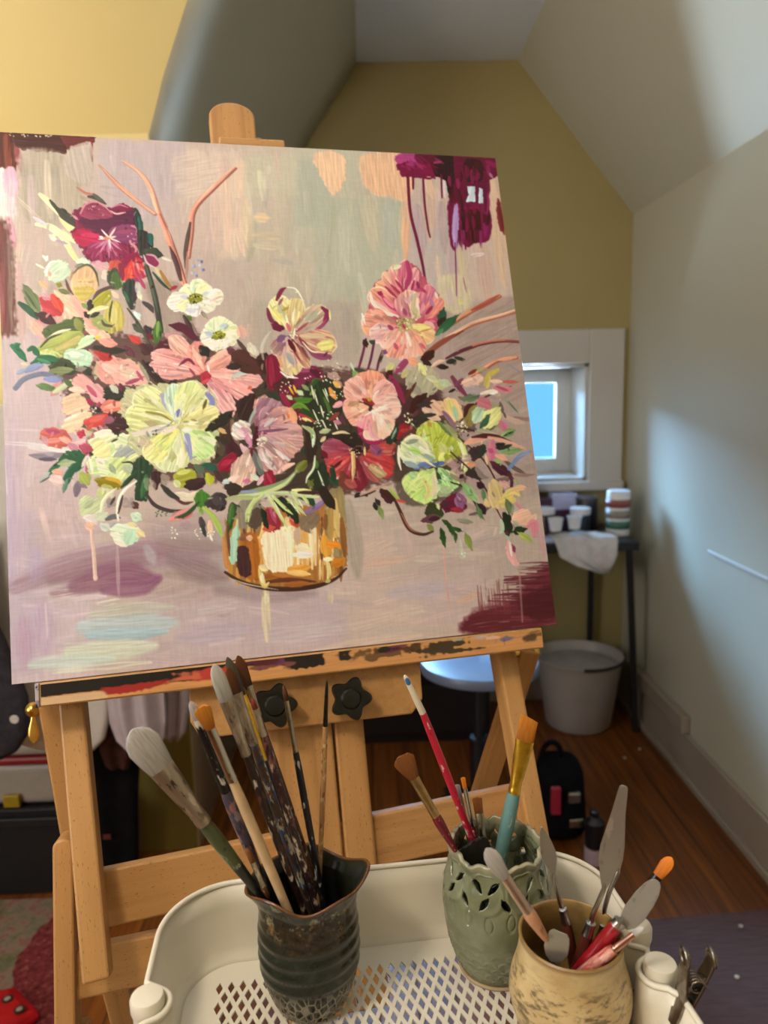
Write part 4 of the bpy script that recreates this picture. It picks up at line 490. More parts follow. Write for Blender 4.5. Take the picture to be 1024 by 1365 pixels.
    leaf(612, 530, 640, 524, 11, '5c6a54', '6f7a5c'); B('7a3c54', 8, 602, 500, 610, 512, 620, 524, t=(.7, .5)); B('7c4458', 6, 606, 512, 616, 502); G('dcb4a0', 614, 508, 624, 500, 640, 496, 640, 506, 626, 514); B('a9989c', 14, 622, 516, 640, 518, a=.7); B('c0ac54', 8, 646, 510, 650, 498, 662, 490, t=(.8, .7)); B('c8b468', 5, 648, 514, 652, 500); B('e4c0a8', 6, 652, 505, 668, 506); B('b4604c', 5, 670, 506, 688, 506, t=(.7, .3)); B('e6d0c0', 6, 640, 522, 654, 519, 664, 518); B('cc7c88', 9, 658, 514, 670, 516, 682, 516); B('a85064', 4, 660, 512, 676, 518); B('f2e4d8', 4, 652, 522, 662, 520); B('8a9484', 4, 670, 528, 680, 538, 690, 548); B('5c5c54', 2, 676, 532, 688, 546); B('7a3028', 5, 624, 496, 634, 490); B('31231f', 4, 598, 520, 606, 516)
    B('dca48c', 10, 620, 588, 636, 582, 650, 580); B('582426', 7, 628, 580, 644, 578, 662, 580, 680, 586, t=(.4, .3)); B('d4a08c', 7, 650, 580, 672, 586, 700, 596, t=(.6, .2)); leaf(666, 578, 686, 570, 11, '6a8458', '9aac74'); B('2c3c30', 3, 670, 578, 682, 572); leaf(656, 594, 672, 588, 9, '2f2428', '30302a'); leaf(666, 600, 694, 596, 10, '7c9464', '88a070'); B('2f3428', 5, 664, 596, 680, 590); G('3f2c30', 624, 598, 634, 592, 646, 590, 644, 604, 630, 612, a=.95); B('2f3a30', 8, 638, 606, 644, 592); G('c8788c', 648, 594, 656, 582, 660, 596, 658, 612, 650, 610); B('d8a088', 8, 660, 604, 674, 610); B('e0b89c', 5, 646, 604, 648, 616); B('b85878', 7, 650, 596, 656, 600); leaf(652, 612, 682, 634, 13, '4a2030', '54283a'); B('7488b4', 6, 676, 622, 690, 606, 706, 598, t=(.8, .3)); B('8c98ac', 3, 690, 606, 704, 600); B('4f2c30', 5, 680, 632, 680, 644, 678, 650); B('5c2c34', 5, 676, 628, 682, 640); B('98b070', 6, 658, 610, 666, 614)
    B('d89070', 7, 622, 616, 632, 616, h=.9); G('3a302c', 620, 626, 634, 620, 646, 632, 640, 636, 626, 634); B('42382f', 5, 636, 632, 650, 634); B('a99490', 18, 636, 622, 650, 634, a=.7); leaf(634, 640, 644, 648, 10, '3c1c2a', '3c1c2a'); B('3c1c28', 6, 612, 634, 616, 630); leaf(614, 640, 636, 668, 12, '7ca068', '98b480'); B('5c7c50', 6, 642, 650, 644, 664); leaf(634, 668, 646, 684, 12, '34202c', '3c2430'); leaf(634, 670, 642, 690, 6, '6a8458', '5a7848')
    G('cfb480', 648, 648, 656, 636, 668, 644, 666, 670, 654, 672, a=.95, ang=80); B('dcc07c', 12, 670, 660, 682, 652, 690, 656); B('e0b090', 9, 684, 648, 698, 646); B('d8b884', 9, 646, 664, 650, 672); B('dca4a0', 10, 666, 640, 676, 646, a=.8); G('d4bc70', 664, 662, 676, 656, 686, 664, 676, 674, 666, 672, h=.8); B('d08c94', 6, 686, 668, 694, 676)
    leaf(672, 662, 682, 684, 11, '5f6c4c', '73805a'); G('24301f', 668, 680, 678, 684, 682, 700, 676, 712, 670, 704); G('e0b098', 680, 694, 684, 680, 698, 676, 706, 682, 704, 696, 690, 696, h=.9); B('e4bcA0'.lower(), 9, 700, 694, 710, 686, 712, 682); B('d4808c', 10, 700, 700, 710, 694, 710, 712, a=.9); B('a8a894', 5, 682, 692, 690, 698); leaf(680, 706, 700, 702, 11, '23351f', '2c3c24'); leaf(688, 706, 708, 720, 9, 'a4ac5c', 'acb060'); B('b4c4a8', 6, 666, 690, 668, 702, 664, 708, a=.9); B('9ab09a', 5, 674, 712, 678, 720); B('6a2c3c', 4, 674, 704, 674, 710); G('dfa6a4', 672, 722, 678, 718, 684, 736, 688, 750, 680, 748, 674, 736); B('8c3c5c', 7, 680, 724, 684, 732); B('ecd0c4', 4, 678, 720, 680, 738); B('d4b8a8', 4, 660, 700, 656, 712, a=.7)
    # below the right hellebore
    G('6a1c38', 586, 672, 598, 658, 608, 654, 618, 662, 620, 676, 608, 680, 594, 680); G('8c5c80', 604, 664, 610, 654, 620, 662, 618, 674, 610, 674, h=.9); B('9c3040', 8, 602, 676, 614, 678); B('4c2838', 10, 588, 670, 596, 668); G('3c4028', 566, 674, 576, 668, 590, 678, 588, 688, 570, 690); B('c4cc90', 5, 582, 670, 584, 676); leaf(560, 692, 588, 686, 12, '5c6240', '6a3048'); B('4c1c30', 7, 572, 690, 584, 688); B('7c8444', 8, 570, 698, 576, 704)
    for x0, y0, x1, y1, w in ((588, 690, 600, 698, 7), (594, 694, 606, 712, 7), (586, 700, 592, 726, 8), (600, 700, 616, 706, 6), (606, 708, 606, 720, 5)): leaf(x0, y0, x1, y1, w, '284420', '35582c')
    leaf(618, 706, 628, 732, 9, '808c44', '8c984c'); leaf(606, 690, 630, 694, 8, '8c8c74', '9a8c80'); B('c4d4b0', 3, 610, 712, 614, 728, 616, 742, dry=.2); dots('c8dcc0', 616, 738, 5, 5, 9, 1)
    B('4c3028', 5, 524, 660, 532, 678, 544, 702, 562, 710, 576, 706, t=(.7, .5)); B('48281f', 13, 508, 652, 520, 662, t=(.5, .9)); B('9c6a50', 2.4, 534, 682, 546, 702, 560, 708); B('a8b45c', 5, 518, 648, 526, 658, 532, 664); B('c4564c', 4, 528, 664, 540, 667); B('3c2c28', 4, 476, 660, 488, 656, 500, 652); leaf(472, 662, 480, 654, 6, '2f2c28'); leaf(486, 660, 490, 656, 6, '382c28'); leaf(500, 662, 506, 672, 8, '3c2c2c'); leaf(504, 672, 510, 690, 8, '7c8c50', '8c9860'); B('4c2430', 8, 512, 660, 520, 668); leaf(498, 668, 502, 678, 6, '2c2a28'); B('c49888', 3, 480, 658, 510, 645, 520, 640)
    flecks(560, 360, 545, 335, 185, bgc); flecks(120, 120, 420, 105, 170, bgc); flecks(80, 640, 590, 75, 150, bgc)
    # fine woven tooth of the cloth in colour
    IMG[:] *= (1+(_noise(_XX/1.1, _YY/9.)-.5)[..., None]*.03+(_noise(_XX/9., _YY/1.1+77)-.5)[..., None]*.03)
    IMG[:] = np.clip(IMG+(IMG-IMG.mean(-1, keepdims=True))*-.03, 0, 1); IMG[:] = IMG+(IMG-.55)*.12
    np.clip(IMG, 0, 1, out=IMG)
# ======================================================================= camera geometry (metres; eye at 1.30 m)
def cam_axes(pitch, roll, yaw):
    p, r, y = map(math.radians, (pitch, roll, yaw))
    fw = Vector((math.sin(y)*math.cos(p), math.cos(y)*math.cos(p), -math.sin(p)))
    r0 = Vector((math.cos(y), -math.sin(y), 0)); d0 = fw.cross(r0)
    return math.cos(r)*r0+math.sin(r)*d0, -math.sin(r)*r0+math.cos(r)*d0, fw
CR, CD, CF = cam_axes(9.4355, 1.4509, 1.4427)
FPX = 1000.0
EYE = Vector((0, 0, 1.3))
def ray(x, y): return CF+CR*((x-512)/FPX)+CD*((y-682.5)/FPX)
def at_y(x, y, Y): d = ray(x, y); return EYE+d*(Y/d.y)
def at_z(x, y, Z): d = ray(x, y); return EYE+d*((Z-EYE.z)/d.z)
# frame of the leaning canvas: U along its width, V up, N towards the viewer
PSI, THE = .2212, .3132
U = Vector((math.cos(PSI), math.sin(PSI), 0))
V = Vector((-math.sin(THE)*math.sin(PSI), math.sin(THE)*math.cos(PSI), math.cos(THE)))
N = U.cross(V)
CC = Vector((-.0899, .8987, 1.3036))
def at_c(x, y, c=0.):
    d = ray(x, y); return EYE+d*(((CC+N*c-EYE).dot(N))/d.dot(N))
def E3(a, b, c): return CC+U*a+V*b+N*c
def loc3(p): d = p-CC; return d.dot(U), d.dot(V), d.dot(N)

# ======================================================================= object helpers
def tag(o, label=None, cat=None, group=None, kind=None):
    if label: o['label'] = label
    if cat: o['category'] = cat
    if group: o['group'] = group
    if kind: o['kind'] = kind
    return o
def thing(name, loc, label, cat, group=None):
    o = bpy.data.objects.new(name, None); o.empty_display_size = .02; COL.objects.link(o); o.location = loc
    return tag(o, label, cat, group)
class MB:
    """collects vertices and faces of one mesh"""
    def __init__(s): s.v = []; s.f = []; s.m = []
    def add(s, vs, fs, mi=0):
        b = len(s.v); s.v += [tuple(v) for v in vs]; s.f += [tuple(b+i for i in f) for f in fs]; s.m += [mi]*len(fs); return s
    def box(s, x0, x1, y0, y1, z0, z1, mi=0):
        vs = [(x, y, z) for z in (z0, z1) for y in (y0, y1) for x in (x0, x1)]
        return s.add(vs, [(0, 2, 3, 1), (4, 5, 7, 6), (0, 1, 5, 4), (2, 6, 7, 3), (0, 4, 6, 2), (1, 3, 7, 5)], mi)
    def rings(s, rings, closed=True, cap0=True, cap1=True, mi=0):
        n = len(rings[0]); vs = [p for r in rings for p in r]; fs = []
        for i in range(len(rings)-1):
            for k in range(n if closed else n-1):
                k2 = (k+1) % n; fs.append((i*n+k, i*n+k2, (i+1)*n+k2, (i+1)*n+k))
        if cap0: fs.append(tuple(range(n-1, -1, -1)))
        if cap1: fs.append(tuple((len(rings)-1)*n+k for k in range(n)))
        return s.add(vs, fs, mi)
    def lathe(s, prof, n=48, mi=0, cap0=True, cap1=True):
        return s.rings([[(r*math.cos(2*PI*k/n), r*math.sin(2*PI*k/n), z) for k in range(n)] for r, z in prof], True, cap0, cap1, mi)
    def tube(s, pts, r, n=12, mi=0, ends=True):
        pts = [Vector(p) for p in pts]; rs = r if isinstance(r, (list, tuple)) else [r]*len(pts)
        t0 = (pts[1]-pts[0]).normalized(); up = Vector((0, 0, 1)) if abs(t0.z) < .9 else Vector((1, 0, 0))
        a = t0.cross(up).normalized(); out = []
        for i, p in enumerate(pts):
            t = (pts[min(i+1, len(pts)-1)]-pts[max(i-1, 0)]).normalized()
            a = (a-t*a.dot(t)).normalized(); b = t.cross(a)
            out.append([p+(a*math.cos(2*PI*k/n)+b*math.sin(2*PI*k/n))*rs[i] for k in range(n)])
        return s.rings(out, True, ends, ends, mi)
    def build(s, name, mats, parent=None, mw=None, smooth=None, bevel=0, seg=2, solid=0, label=None):
        me = bpy.data.meshes.new(name); me.from_pydata(s.v, [], s.f); me.update()
        bm = bmesh.new(); bm.from_mesh(me); bmesh.ops.recalc_face_normals(bm, faces=bm.faces)
        if bevel:
            ed = [e for e in bm.edges if e.is_manifold and e.calc_face_angle(0) > .6]
            bmesh.ops.bevel(bm, geom=ed, offset=bevel, segments=seg, affect='EDGES', profile=.5, clamp_overlap=True)
        bm.to_mesh(me); bm.free()
        mats = mats if isinstance(mats, (list, tuple)) else [mats]
        for m in mats: me.materials.append(m)
        if not bevel: 
            for p, i in zip(me.polygons, s.m): p.material_index = i
        o = bpy.data.objects.new(name, me); COL.objects.link(o)
        if smooth is not None:
            me.shade_smooth()
            try: me.set_sharp_from_angle(angle=math.radians(smooth))
            except Exception: pass
        if solid:
            md = o.modifiers.new('thickness', 'SOLIDIFY'); md.thickness = solid; md.offset = 0
        mw = mw if mw is not None else Matrix.Identity(4)
        if parent is not None:
            o.parent = parent
            q = parent; off = Vector((0, 0, 0))
            while q is not None: off += q.location if q.type == 'EMPTY' else Vector(q.get('_at', (0, 0, 0))); q = q.parent if q.type == 'EMPTY' else None
            if parent.type == 'EMPTY': o.matrix_basis = Matrix.Translation(-Vector(parent.location)) @ mw
            else: o.matrix_basis = WM[parent.name].inverted() @ mw
        else: o.matrix_basis = mw
        WM[o.name] = mw.copy()
        if label: o['label'] = label
        return o
WM = {}
def frame(o, x, y, z):
    m = Matrix((x, y, z)).transposed().to_4x4(); m.translation = o; return m
def axis_frame(p0, p1, face):
    """local z from p0 to p1, local y towards 'face'"""
    z = (p1-p0).normalized(); y = (face-z*face.dot(z)).normalized(); x = y.cross(z)
    return frame(p0, x, y, z), (p1-p0).length

# ======================================================================= materials
def lin(h):
    c = [int(h[i:i+2], 16)/255 for i in (0, 2, 4)]
    return [x/12.92 if x <= .04045 else ((x+.055)/1.055)**2.4 for x in c]+[1.]
class NT:
    def __init__(s, name):
        s.m = bpy.data.materials.new(name); s.m.use_nodes = True; s.t = s.m.node_tree; s.n = s.t.nodes; s.b = s.n['Principled BSDF']
    def new(s, typ, **k):
        n = s.n.new(typ)
        for a, v in k.items():
            if a.startswith('_'): n.inputs[int(a[1:]) if a[1:].isdigit() else a[1:]].default_value = v
            else: setattr(n, a, v)
        return n
    def link(s, a, b): s.t.links.new(a, b)
    def coord(s, scale=(1, 1, 1), kind='Object'):
        c = s.new('ShaderNodeTexCoord'); mp = s.new('ShaderNodeMapping'); mp.inputs['Scale'].default_value = scale
        s.link(c.outputs[kind], mp.inputs['Vector']); return mp.outputs['Vector']
    def noise(s, vec, scale, detail=3, rough=.55, dist=0.):
        n = s.new('ShaderNodeTexNoise'); n.inputs['Scale'].default_value = scale; n.inputs['Detail'].default_value = detail
        n.inputs['Roughness'].default_value = rough; n.inputs['Distortion'].default_value = dist; s.link(vec, n.inputs['Vector']); return n.outputs['Fac']
    def ramp(s, fac, stops):
        r = s.new('ShaderNodeValToRGB'); e = r.color_ramp.elements
        while len(e) < len(stops): e.new(.5)
        for k, (p, c) in zip(e, stops): k.position = p; k.color = lin(c) if isinstance(c, str) else c
        s.link(fac, r.inputs['Fac']); return r.outputs['Color']
    def mix(s, fac, a, b, mode='MIX'):
        m = s.new('ShaderNodeMix', data_type='RGBA', blend_type=mode)
        for v, i in ((fac, 0), (a, 6), (b, 7)):
            if isinstance(v, (int, float)): m.inputs[i].default_value = v
            elif isinstance(v, str): m.inputs[i].default_value = lin(v)
            elif isinstance(v, list): m.inputs[i].default_value = v
            else: s.link(v, m.inputs[i])
        return m.outputs[2]
    def bump(s, h, strength=.3, dist=.001):
        b = s.new('ShaderNodeBump'); b.inputs['Strength'].default_value = strength; b.inputs['Distance'].default_value = dist
        s.link(h, b.inputs['Height']); s.link(b.outputs['Normal'], s.b.inputs['Normal'])
    def done(s, col=None, rough=.5, metal=0., spec=.5, coat=0.):
        if col is not None:
            if isinstance(col, str): s.b.inputs['Base Color'].default_value = lin(col)
            else: s.link(col, s.b.inputs['Base Color'])
        if isinstance(rough, (int, float)): s.b.inputs['Roughness'].default_value = rough
        else: s.link(rough, s.b.inputs['Roughness'])
        s.b.inputs['Metallic'].default_value = metal; s.b.inputs['Specular IOR Level'].default_value = spec; s.b.inputs['Coat Weight'].default_value = coat
        return s.m
def plain(name, c, rough=.5, metal=0., var=.12, scale=40., spec=.5, coat=0., bump=0.):
    t = NT(name); v = t.coord(); f = t.noise(v, scale, 4)
    a = [x*(1-var) for x in lin(c)[:3]]+[1]; b = [min(1, x*(1+var)) for x in lin(c)[:3]]+[1]
    col = t.ramp(f, [(.3, a), (.7, b)])
    if bump: t.bump(f, bump, .0006)
    return t.done(col, rough, metal, spec, coat)
def wood(name, light, mid, dark, gs=1., rough=.42, flecks=True):
    t = NT(name); v = t.coord((60*gs, 60*gs, 3.2*gs)); f = t.noise(v, 1., 5, .6, .4)
    col = t.ramp(f, [(.25, dark), (.5, mid), (.75, light)])
    v2 = t.coord((9, 9, .8)); g = t.noise(v2, 1.3, 3); col = t.mix(.35, col, t.ramp(g, [(.3, mid), (.7, light)]))
    if flecks:
        v3 = t.coord((820, 820, 190)); h = t.noise(v3, 1., 1); k = t.ramp(h, [(.67, (0, 0, 0, 1)), (.73, (1, 1, 1, 1))]); col = t.mix(k, col, dark)
    t.bump(f, .12, .0004)
    return t.done(col, rough, 0, .4)
def spatter(name, base, spots, scale=260., amount=.55, rough=.4, stretch=.35, metal=0.):
    """a handle or ferrule with dried paint on it"""
    t = NT(name); v = t.coord((1, 1, stretch)); col = base
    for i, c in enumerate(spots):
        v2 = t.new('ShaderNodeMapping'); v2.inputs['Location'].default_value = (i*3.1, i*1.7, i*.9); t.link(v, v2.inputs['Vector'])
        f = t.noise(v2.outputs['Vector'], scale*(1+.3*i), 3, .6); k = t.ramp(f, [(amount+.02*i, (0, 0, 0, 1)), (amount+.06+.02*i, (1, 1, 1, 1))]); col = t.mix(k, col, c)
    f = t.noise(v, scale*1.5, 2); t.bump(f, .25, .0005)
    return t.done(col, rough, metal)
def bristle(name, root, tip, rough=.55):
    t = NT(name); v = t.coord((900, 900, 22)); f = t.noise(v, 1., 3)
    c = t.new('ShaderNodeTexCoord'); sp = t.new('ShaderNodeSeparateXYZ'); t.link(c.outputs['Generated'], sp.inputs['Vector'])
    col = t.ramp(sp.outputs['Z'], [(0., root), (1., tip)]); col = t.mix(t.ramp(f, [(.35, (0, 0, 0, 1)), (.75, (.45, .45, .45, 1))]), col, [x*.45 for x in lin(root)[:3]]+[1])
    t.bump(f, .5, .0008); return t.done(col, rough, 0, .3)

def wallpaint(name, c, c2, rough=.45, spec=.5):
    t = NT(name); v = t.coord(); f = t.noise(v, 1.6, 3); col = t.ramp(f, [(.3, c), (.7, c2)])
    g = t.noise(v, 160, 2); t.bump(g, .06, .001); return t.done(col, rough, 0, spec)
M = {}
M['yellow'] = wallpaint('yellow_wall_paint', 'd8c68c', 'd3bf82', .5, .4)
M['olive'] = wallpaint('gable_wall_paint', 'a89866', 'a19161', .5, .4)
M['sage'] = wallpaint('satin_wall_paint', 'bfbba8', 'bab6a2', .42, .5)
M['ceil'] = wallpaint('ceiling_paint', 'dfe3ea', 'dadfe6', .6, .3)
M['trim'] = plain('white_trim_paint', 'bdb8b0', .4, var=.03, scale=5)
M['base'] = plain('baseboard_paint', '9c8f80', .4, var=.05, scale=6)
M['beech'] = wood('oiled_beech', 'c9985f', 'b78750', '936538')
M['enamel'] = plain('cream_enamel', 'e4dcc8', .32, var=.025, scale=12, spec=.5)
M['blackpl'] = plain('black_plastic', '141414', .3, var=.2)
M['brass'] = plain('brass', 'dcb05c', .3, 1., var=.15, scale=90)
M['steel'] = plain('brushed_steel', 'b8b4ae', .25, 1., var=.15, scale=120)
M['black'] = plain('black_paint', '17151a', .45, var=.2)
M['darkcloth'] = plain('charcoal_cloth', '39353a', .9, var=.25, scale=60, spec=.1)
M['blackcloth'] = plain('black_cloth', '0e0d0f', .9, var=.3, scale=60, spec=.1)
M['whitecloth'] = plain('white_cotton', 'd9d2c8', .85, var=.06, scale=30, spec=.1)
M['lilaccloth'] = plain('lilac_cotton', 'b5a6a8', .85, var=.06, scale=30, spec=.1)
M['browncloth'] = plain('brown_cloth', '4a2f28', .9, var=.3, scale=50, spec=.1)

# ======================================================================= the room
YE, XR, XL, YK = 2.95, 1.045, -.505, 2.0
ZC, XA, XB = 2.464, .015, .603
def struct(name, mb, m, **k):
    o = mb.build(name, m, **k); o['kind'] = 'structure'; return o
def floor_mat():
    t = NT('oak_floor_boards'); v = t.coord((1, 1, 1))
    sp = t.new('ShaderNodeSeparateXYZ'); t.link(v, sp.inputs['Vector'])
    m1 = t.new('ShaderNodeMath', operation='MULTIPLY', _1=1/.083); t.link(sp.outputs['X'], m1.inputs[0])
    fl = t.new('ShaderNodeMath', operation='FLOOR'); t.link(m1.outputs[0], fl.inputs[0])
    fr = t.new('ShaderNodeMath', operation='FRACT'); t.link(m1.outputs[0], fr.inputs[0])
    wn = t.new('ShaderNodeTexWhiteNoise', noise_dimensions='1D'); t.link(fl.outputs[0], wn.inputs['W'])
    g = t.noise(t.coord((55, 2.2, 1)), 1., 5, .6, .5)
    col = t.ramp(g, [(.25, '4a270e'), (.55, '82491c'), (.8, 'a06428')])
    tint = t.ramp(wn.outputs['Value'], [(0., (.68, .66, .62, 1)), (1., (1.12, 1.08, 1.02, 1))]); col = t.mix(1., col, tint, 'MULTIPLY')
    seam = t.ramp(fr.outputs[0], [(0., (0, 0, 0, 1)), (.03, (1, 1, 1, 1)), (.97, (1, 1, 1, 1)), (1., (0, 0, 0, 1))])
    col = t.mix(seam, '2a1509', col); t.bump(seam, .4, .002)
    return t.done(col, .38, 0, .45)
struct('floor', MB().box(-2.6, 1.3, -2.4, 3.2, -.06, 0), floor_mat())
struct('ceiling', MB().box(XA, XB, 1.5, YE+.1, ZC, ZC+.06).box(-2.6, 1.3, -2.4, 1.57, ZC+.001, ZC+.06), M['ceil'])
# end wall with its gable and the window opening
WX0, WX1, WZ0, WZ1 = -.2, .885, .914, 1.372
def wall_poly(pts, y0, y1):
    mb = MB(); n = len(pts); a = [(x, y0, z) for x, z in pts]; b = [(x, y1, z) for x, z in pts]
    return mb.add(a+b, [tuple(range(n)), tuple(range(2*n-1, n-1, -1))]+[(i, n+i, n+(i+1) % n, (i+1) % n) for i in range(n)])
mb = MB()
for pts in ([(-.6, 0), (1.2, 0), (1.2, WZ0), (-.6, WZ0)], [(-.6, WZ0), (WX0, WZ0), (WX0, WZ1), (-.6, WZ1)], [(WX1, WZ0), (1.2, WZ0), (1.2, WZ1), (WX1, WZ1)], [(-.6, WZ1), (1.2, WZ1), (1.2, 2.6), (-.6, 2.6)]):
    w = wall_poly(pts, YE, YE+.28); mb.add(w.v, w.f)
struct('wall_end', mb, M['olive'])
struct('wall_right', MB().box(XR, XR+.1, -2.4, YE, 0, 1.925), M['sage'])
mb = MB(); mb.add([(XR, y, 1.92) for y in (-2.4, YE)]+[(XB, y, ZC) for y in (-2.4, YE)]+[(XR+.1, y, 1.92) for y in (-2.4, YE)]+[(XB+.06, y, ZC+.06) for y in (-2.4, YE)], [(0, 1, 3, 2), (4, 6, 7, 5), (0, 4, 5, 1), (2, 3, 7, 6), (0, 2, 6, 4), (1, 5, 7, 3)])
struct('ceiling_right', mb, M['sage'])
# left cheek of the dormer: wall below, curved slope above
fe = [(.015, 1.57, ZC), (-.155, 1.66, 2.36), (-.28, 1.75, 2.25), (-.365, 1.84, 2.145), (-.44, 1.92, 2.04), (XL, YK, 1.934), (XL, YK, 0)]
be = [(.015, YE, ZC), (-.07, YE, 2.338), (-.155, YE, 2.214), (-.24, YE, 2.09), (-.325, YE, 1.965), (XL, YE, 1.70), (XL, YE, 0)]
mb = MB(); K = 8; vs = []; fs = []
for a, b in zip(fe, be):
    for k in range(K+1): s = k/K; vs.append([a[i]*(1-s)+b[i]*s for i in range(3)])
for i in range(len(fe)-1):
    for k in range(K): fs.append((i*(K+1)+k, i*(K+1)+k+1, (i+1)*(K+1)+k+1, (i+1)*(K+1)+k))
o = struct('wall_dormer', mb.add(vs, fs), M['sage'], smooth=50); md = o.modifiers.new('t', 'SOLIDIFY'); md.thickness = .05; md.offset = -1 if o.data.polygons[0].normal.x > 0 else 1
# main room's low wall and the yellow slope above it
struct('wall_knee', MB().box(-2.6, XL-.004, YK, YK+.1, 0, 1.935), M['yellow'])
mb = MB(); vs = []
sl = [(YK, 1.934)]+[(p[1], p[2]) for p in fe[4::-1]]
for i, (y, z) in enumerate(sl): vs += [(-2.6, y, z), (fe[5-i][0]-.002, y, z), (-2.6, y+.05, z+.05), (fe[5-i][0]-.002, y+.05, z+.05)]
fs = []
for i in range(len(sl)-1): b = 4*i; fs += [(b, b+1, b+5, b+4), (b+2, b+6, b+7, b+3), (b, b+4, b+6, b+2), (b+1, b+3, b+7, b+5)]
fs += [(0, 2, 3, 1), (b+4, b+5, b+7, b+6)]
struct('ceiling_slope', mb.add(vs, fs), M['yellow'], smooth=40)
struct('wall_shade', MB().box(-2.5, XL-.006, YK-.012, YK, 0, .98), wallpaint('painted_shade_olive', '7d6c34', '76652f', .5, .3), bevel=.003)  # dark olive board added to stand in for shade on the low wall
struct('wall_left', MB().box(-2.6, -2.5, -2.4, YK, 0, ZC), M['yellow'])
struct('wall_back', MB().box(-2.6, 1.3, -2.5, -2.4, 0, ZC), M['yellow'])
# baseboards, the taller board at the far end, a thin pale strip on the right wall
struct('baseboard_right', MB().box(XR-.016, XR, -2.4, YE, 0, .15).box(XR-.03, XR-.016, -2.4, YE, 0, .026), M['base'], bevel=.004)
struct('trim_1', MB().box(XR-.03, XR, 2.28, YE, .15, .212), M['base'], bevel=.006)
struct('baseboard_end', MB().box(XL, XR-.03, YE-.016, YE, 0, .15), M['base'], bevel=.004)
struct('pale_strip', MB().box(XR-.006, XR, 1.86, 2.21, .774, .786), M['trim'], bevel=.002)
# window: casing, deep jamb, sash, panes
wn = MB()
cw = .135
wn.box(WX0-cw, WX0, YE-.022, YE, WZ0-.03, WZ1+.13).box(WX1, WX1+cw, YE-.022, YE, WZ0-.03, WZ1+.13).box(WX0, WX1, YE-.022, YE, WZ1, WZ1+.13).box(WX0-cw-.02, WX1+cw, YE-.05, YE, WZ0-.035, WZ0)
win = struct('window_1', wn, M['trim'], bevel=.004)
jm = MB().box(WX0, WX0+.012, YE, YE+.28, WZ0, WZ1).box(WX1-.012, WX1, YE, YE+.28, WZ0, WZ1).box(WX0, WX1, YE, YE+.28, WZ1-.012, WZ1).box(WX0, WX1, YE, YE+.28, WZ0, WZ0+.012)
jm.build('jamb', M['trim'], win)
sx = [WX0+.012, (WX0+WX1)/2-.02, (WX0+WX1)/2+.02, WX1-.012]; sy = YE+.2; fw = .06
def gl():
    t = NT('window_glass'); tr = t.new('ShaderNodeBsdfTransparent'); tr.inputs['Color'].default_value = (.96, .98, 1, 1); gs = t.new('ShaderNodeBsdfGlossy'); gs.inputs['Roughness'].default_value = .02
    fr = t.new('ShaderNodeFresnel'); fr.inputs['IOR'].default_value = 1.45; mx = t.new('ShaderNodeMixShader'); t.link(fr.outputs[0], mx.inputs[0]); t.link(tr.outputs[0], mx.inputs[1]); t.link(gs.outputs[0], mx.inputs[2])
    t.link(mx.outputs[0], t.n['Material Output'].inputs['Surface']); return t.m
M['glass'] = gl()
for x0, x1 in ((sx[0], sx[1]+.02), (sx[2]-.02, sx[3])):
    s = MB().box(x0, x0+fw, sy, sy+.035, WZ0+.012, WZ1-.012).box(x1-fw, x1, sy, sy+.035, WZ0+.012, WZ1-.012).box(x0+fw, x1-fw, sy, sy+.035, WZ1-.012-fw, WZ1-.012).box(x0+fw, x1-fw, sy, sy+.035, WZ0+.012, WZ0+.012+fw).build('sash', M['trim'], win, bevel=.003)
    MB().box(x0+fw, x1-fw, sy+.015, sy+.019, WZ0+.012+fw, WZ1-.012-fw).build('pane', M['glass'], s)

# ======================================================================= the canvas
NPV = NP
paint_picture()
def slin(a): return np.where(a <= .04045, a/12.92, ((a+.055)/1.055)**2.4)
CW, CH, CT = .61, .6177, .019
root = thing('floral_painting', E3(0, -CH/2, 0), 'square painting of pink and green flowers in a gold vase, on the easel', 'painting')
uu = (np.arange(NP)/(NP-1)-.5)*CW; vv = (.5-np.arange(NP)/(NP-1))*CH
gx, gy = np.meshgrid(uu, vv)
weave = (np.sin(gx*2*PI/.0011)*np.sin(gy*2*PI/.0011))*.00004
hz = HGT*.00055+weave
cf = lambda v: np.array(v)
P3 = cf(CC)[None, None]+cf(U)*gx[..., None]+cf(V)*gy[..., None]+cf(N)*hz[..., None]
me = bpy.data.meshes.new('canvas')
me.vertices.add(NP*NP); me.vertices.foreach_set('co', P3.astype(np.float32).ravel())
ii = np.arange((NP-1)*NP).reshape(NP-1, NP)[:, :-1]
q = np.stack([ii, ii+NP, ii+NP+1, ii+1], -1).reshape(-1, 4).astype(np.int32)
me.loops.add(q.size); me.loops.foreach_set('vertex_index', q.ravel())
me.polygons.add(len(q)); me.polygons.foreach_set('loop_start', np.arange(0, q.size, 4, dtype=np.int32))
me.update(calc_edges=True); me.shade_smooth()
at = me.attributes.new('paint', 'FLOAT_COLOR', 'POINT')
at.data.foreach_set('color', np.concatenate([np.minimum(slin(IMG)*np.array([1.03, 1.12, 1.18]), .93), np.ones((NP, NP, 1))], -1).astype(np.float32).ravel())
t = NT('acrylic_paint'); a = t.new('ShaderNodeAttribute', attribute_name='paint'); t.done(a.outputs['Color'], .5, 0, .35); me.materials.append(t.m)
cvo = bpy.data.objects.new('canvas', me); COL.objects.link(cvo); cvo.parent = root; cvo.matrix_basis = Matrix.Translation(-Vector(root.location))
FE = frame(CC, U, V, N)
t = NT('canvas_edge_paint'); f = t.noise(t.coord((1, 1, 1)), 14, 3); M['edge'] = t.done(t.ramp(f, [(.3, '5c2c30'), (.6, '8a6560')]), .6)
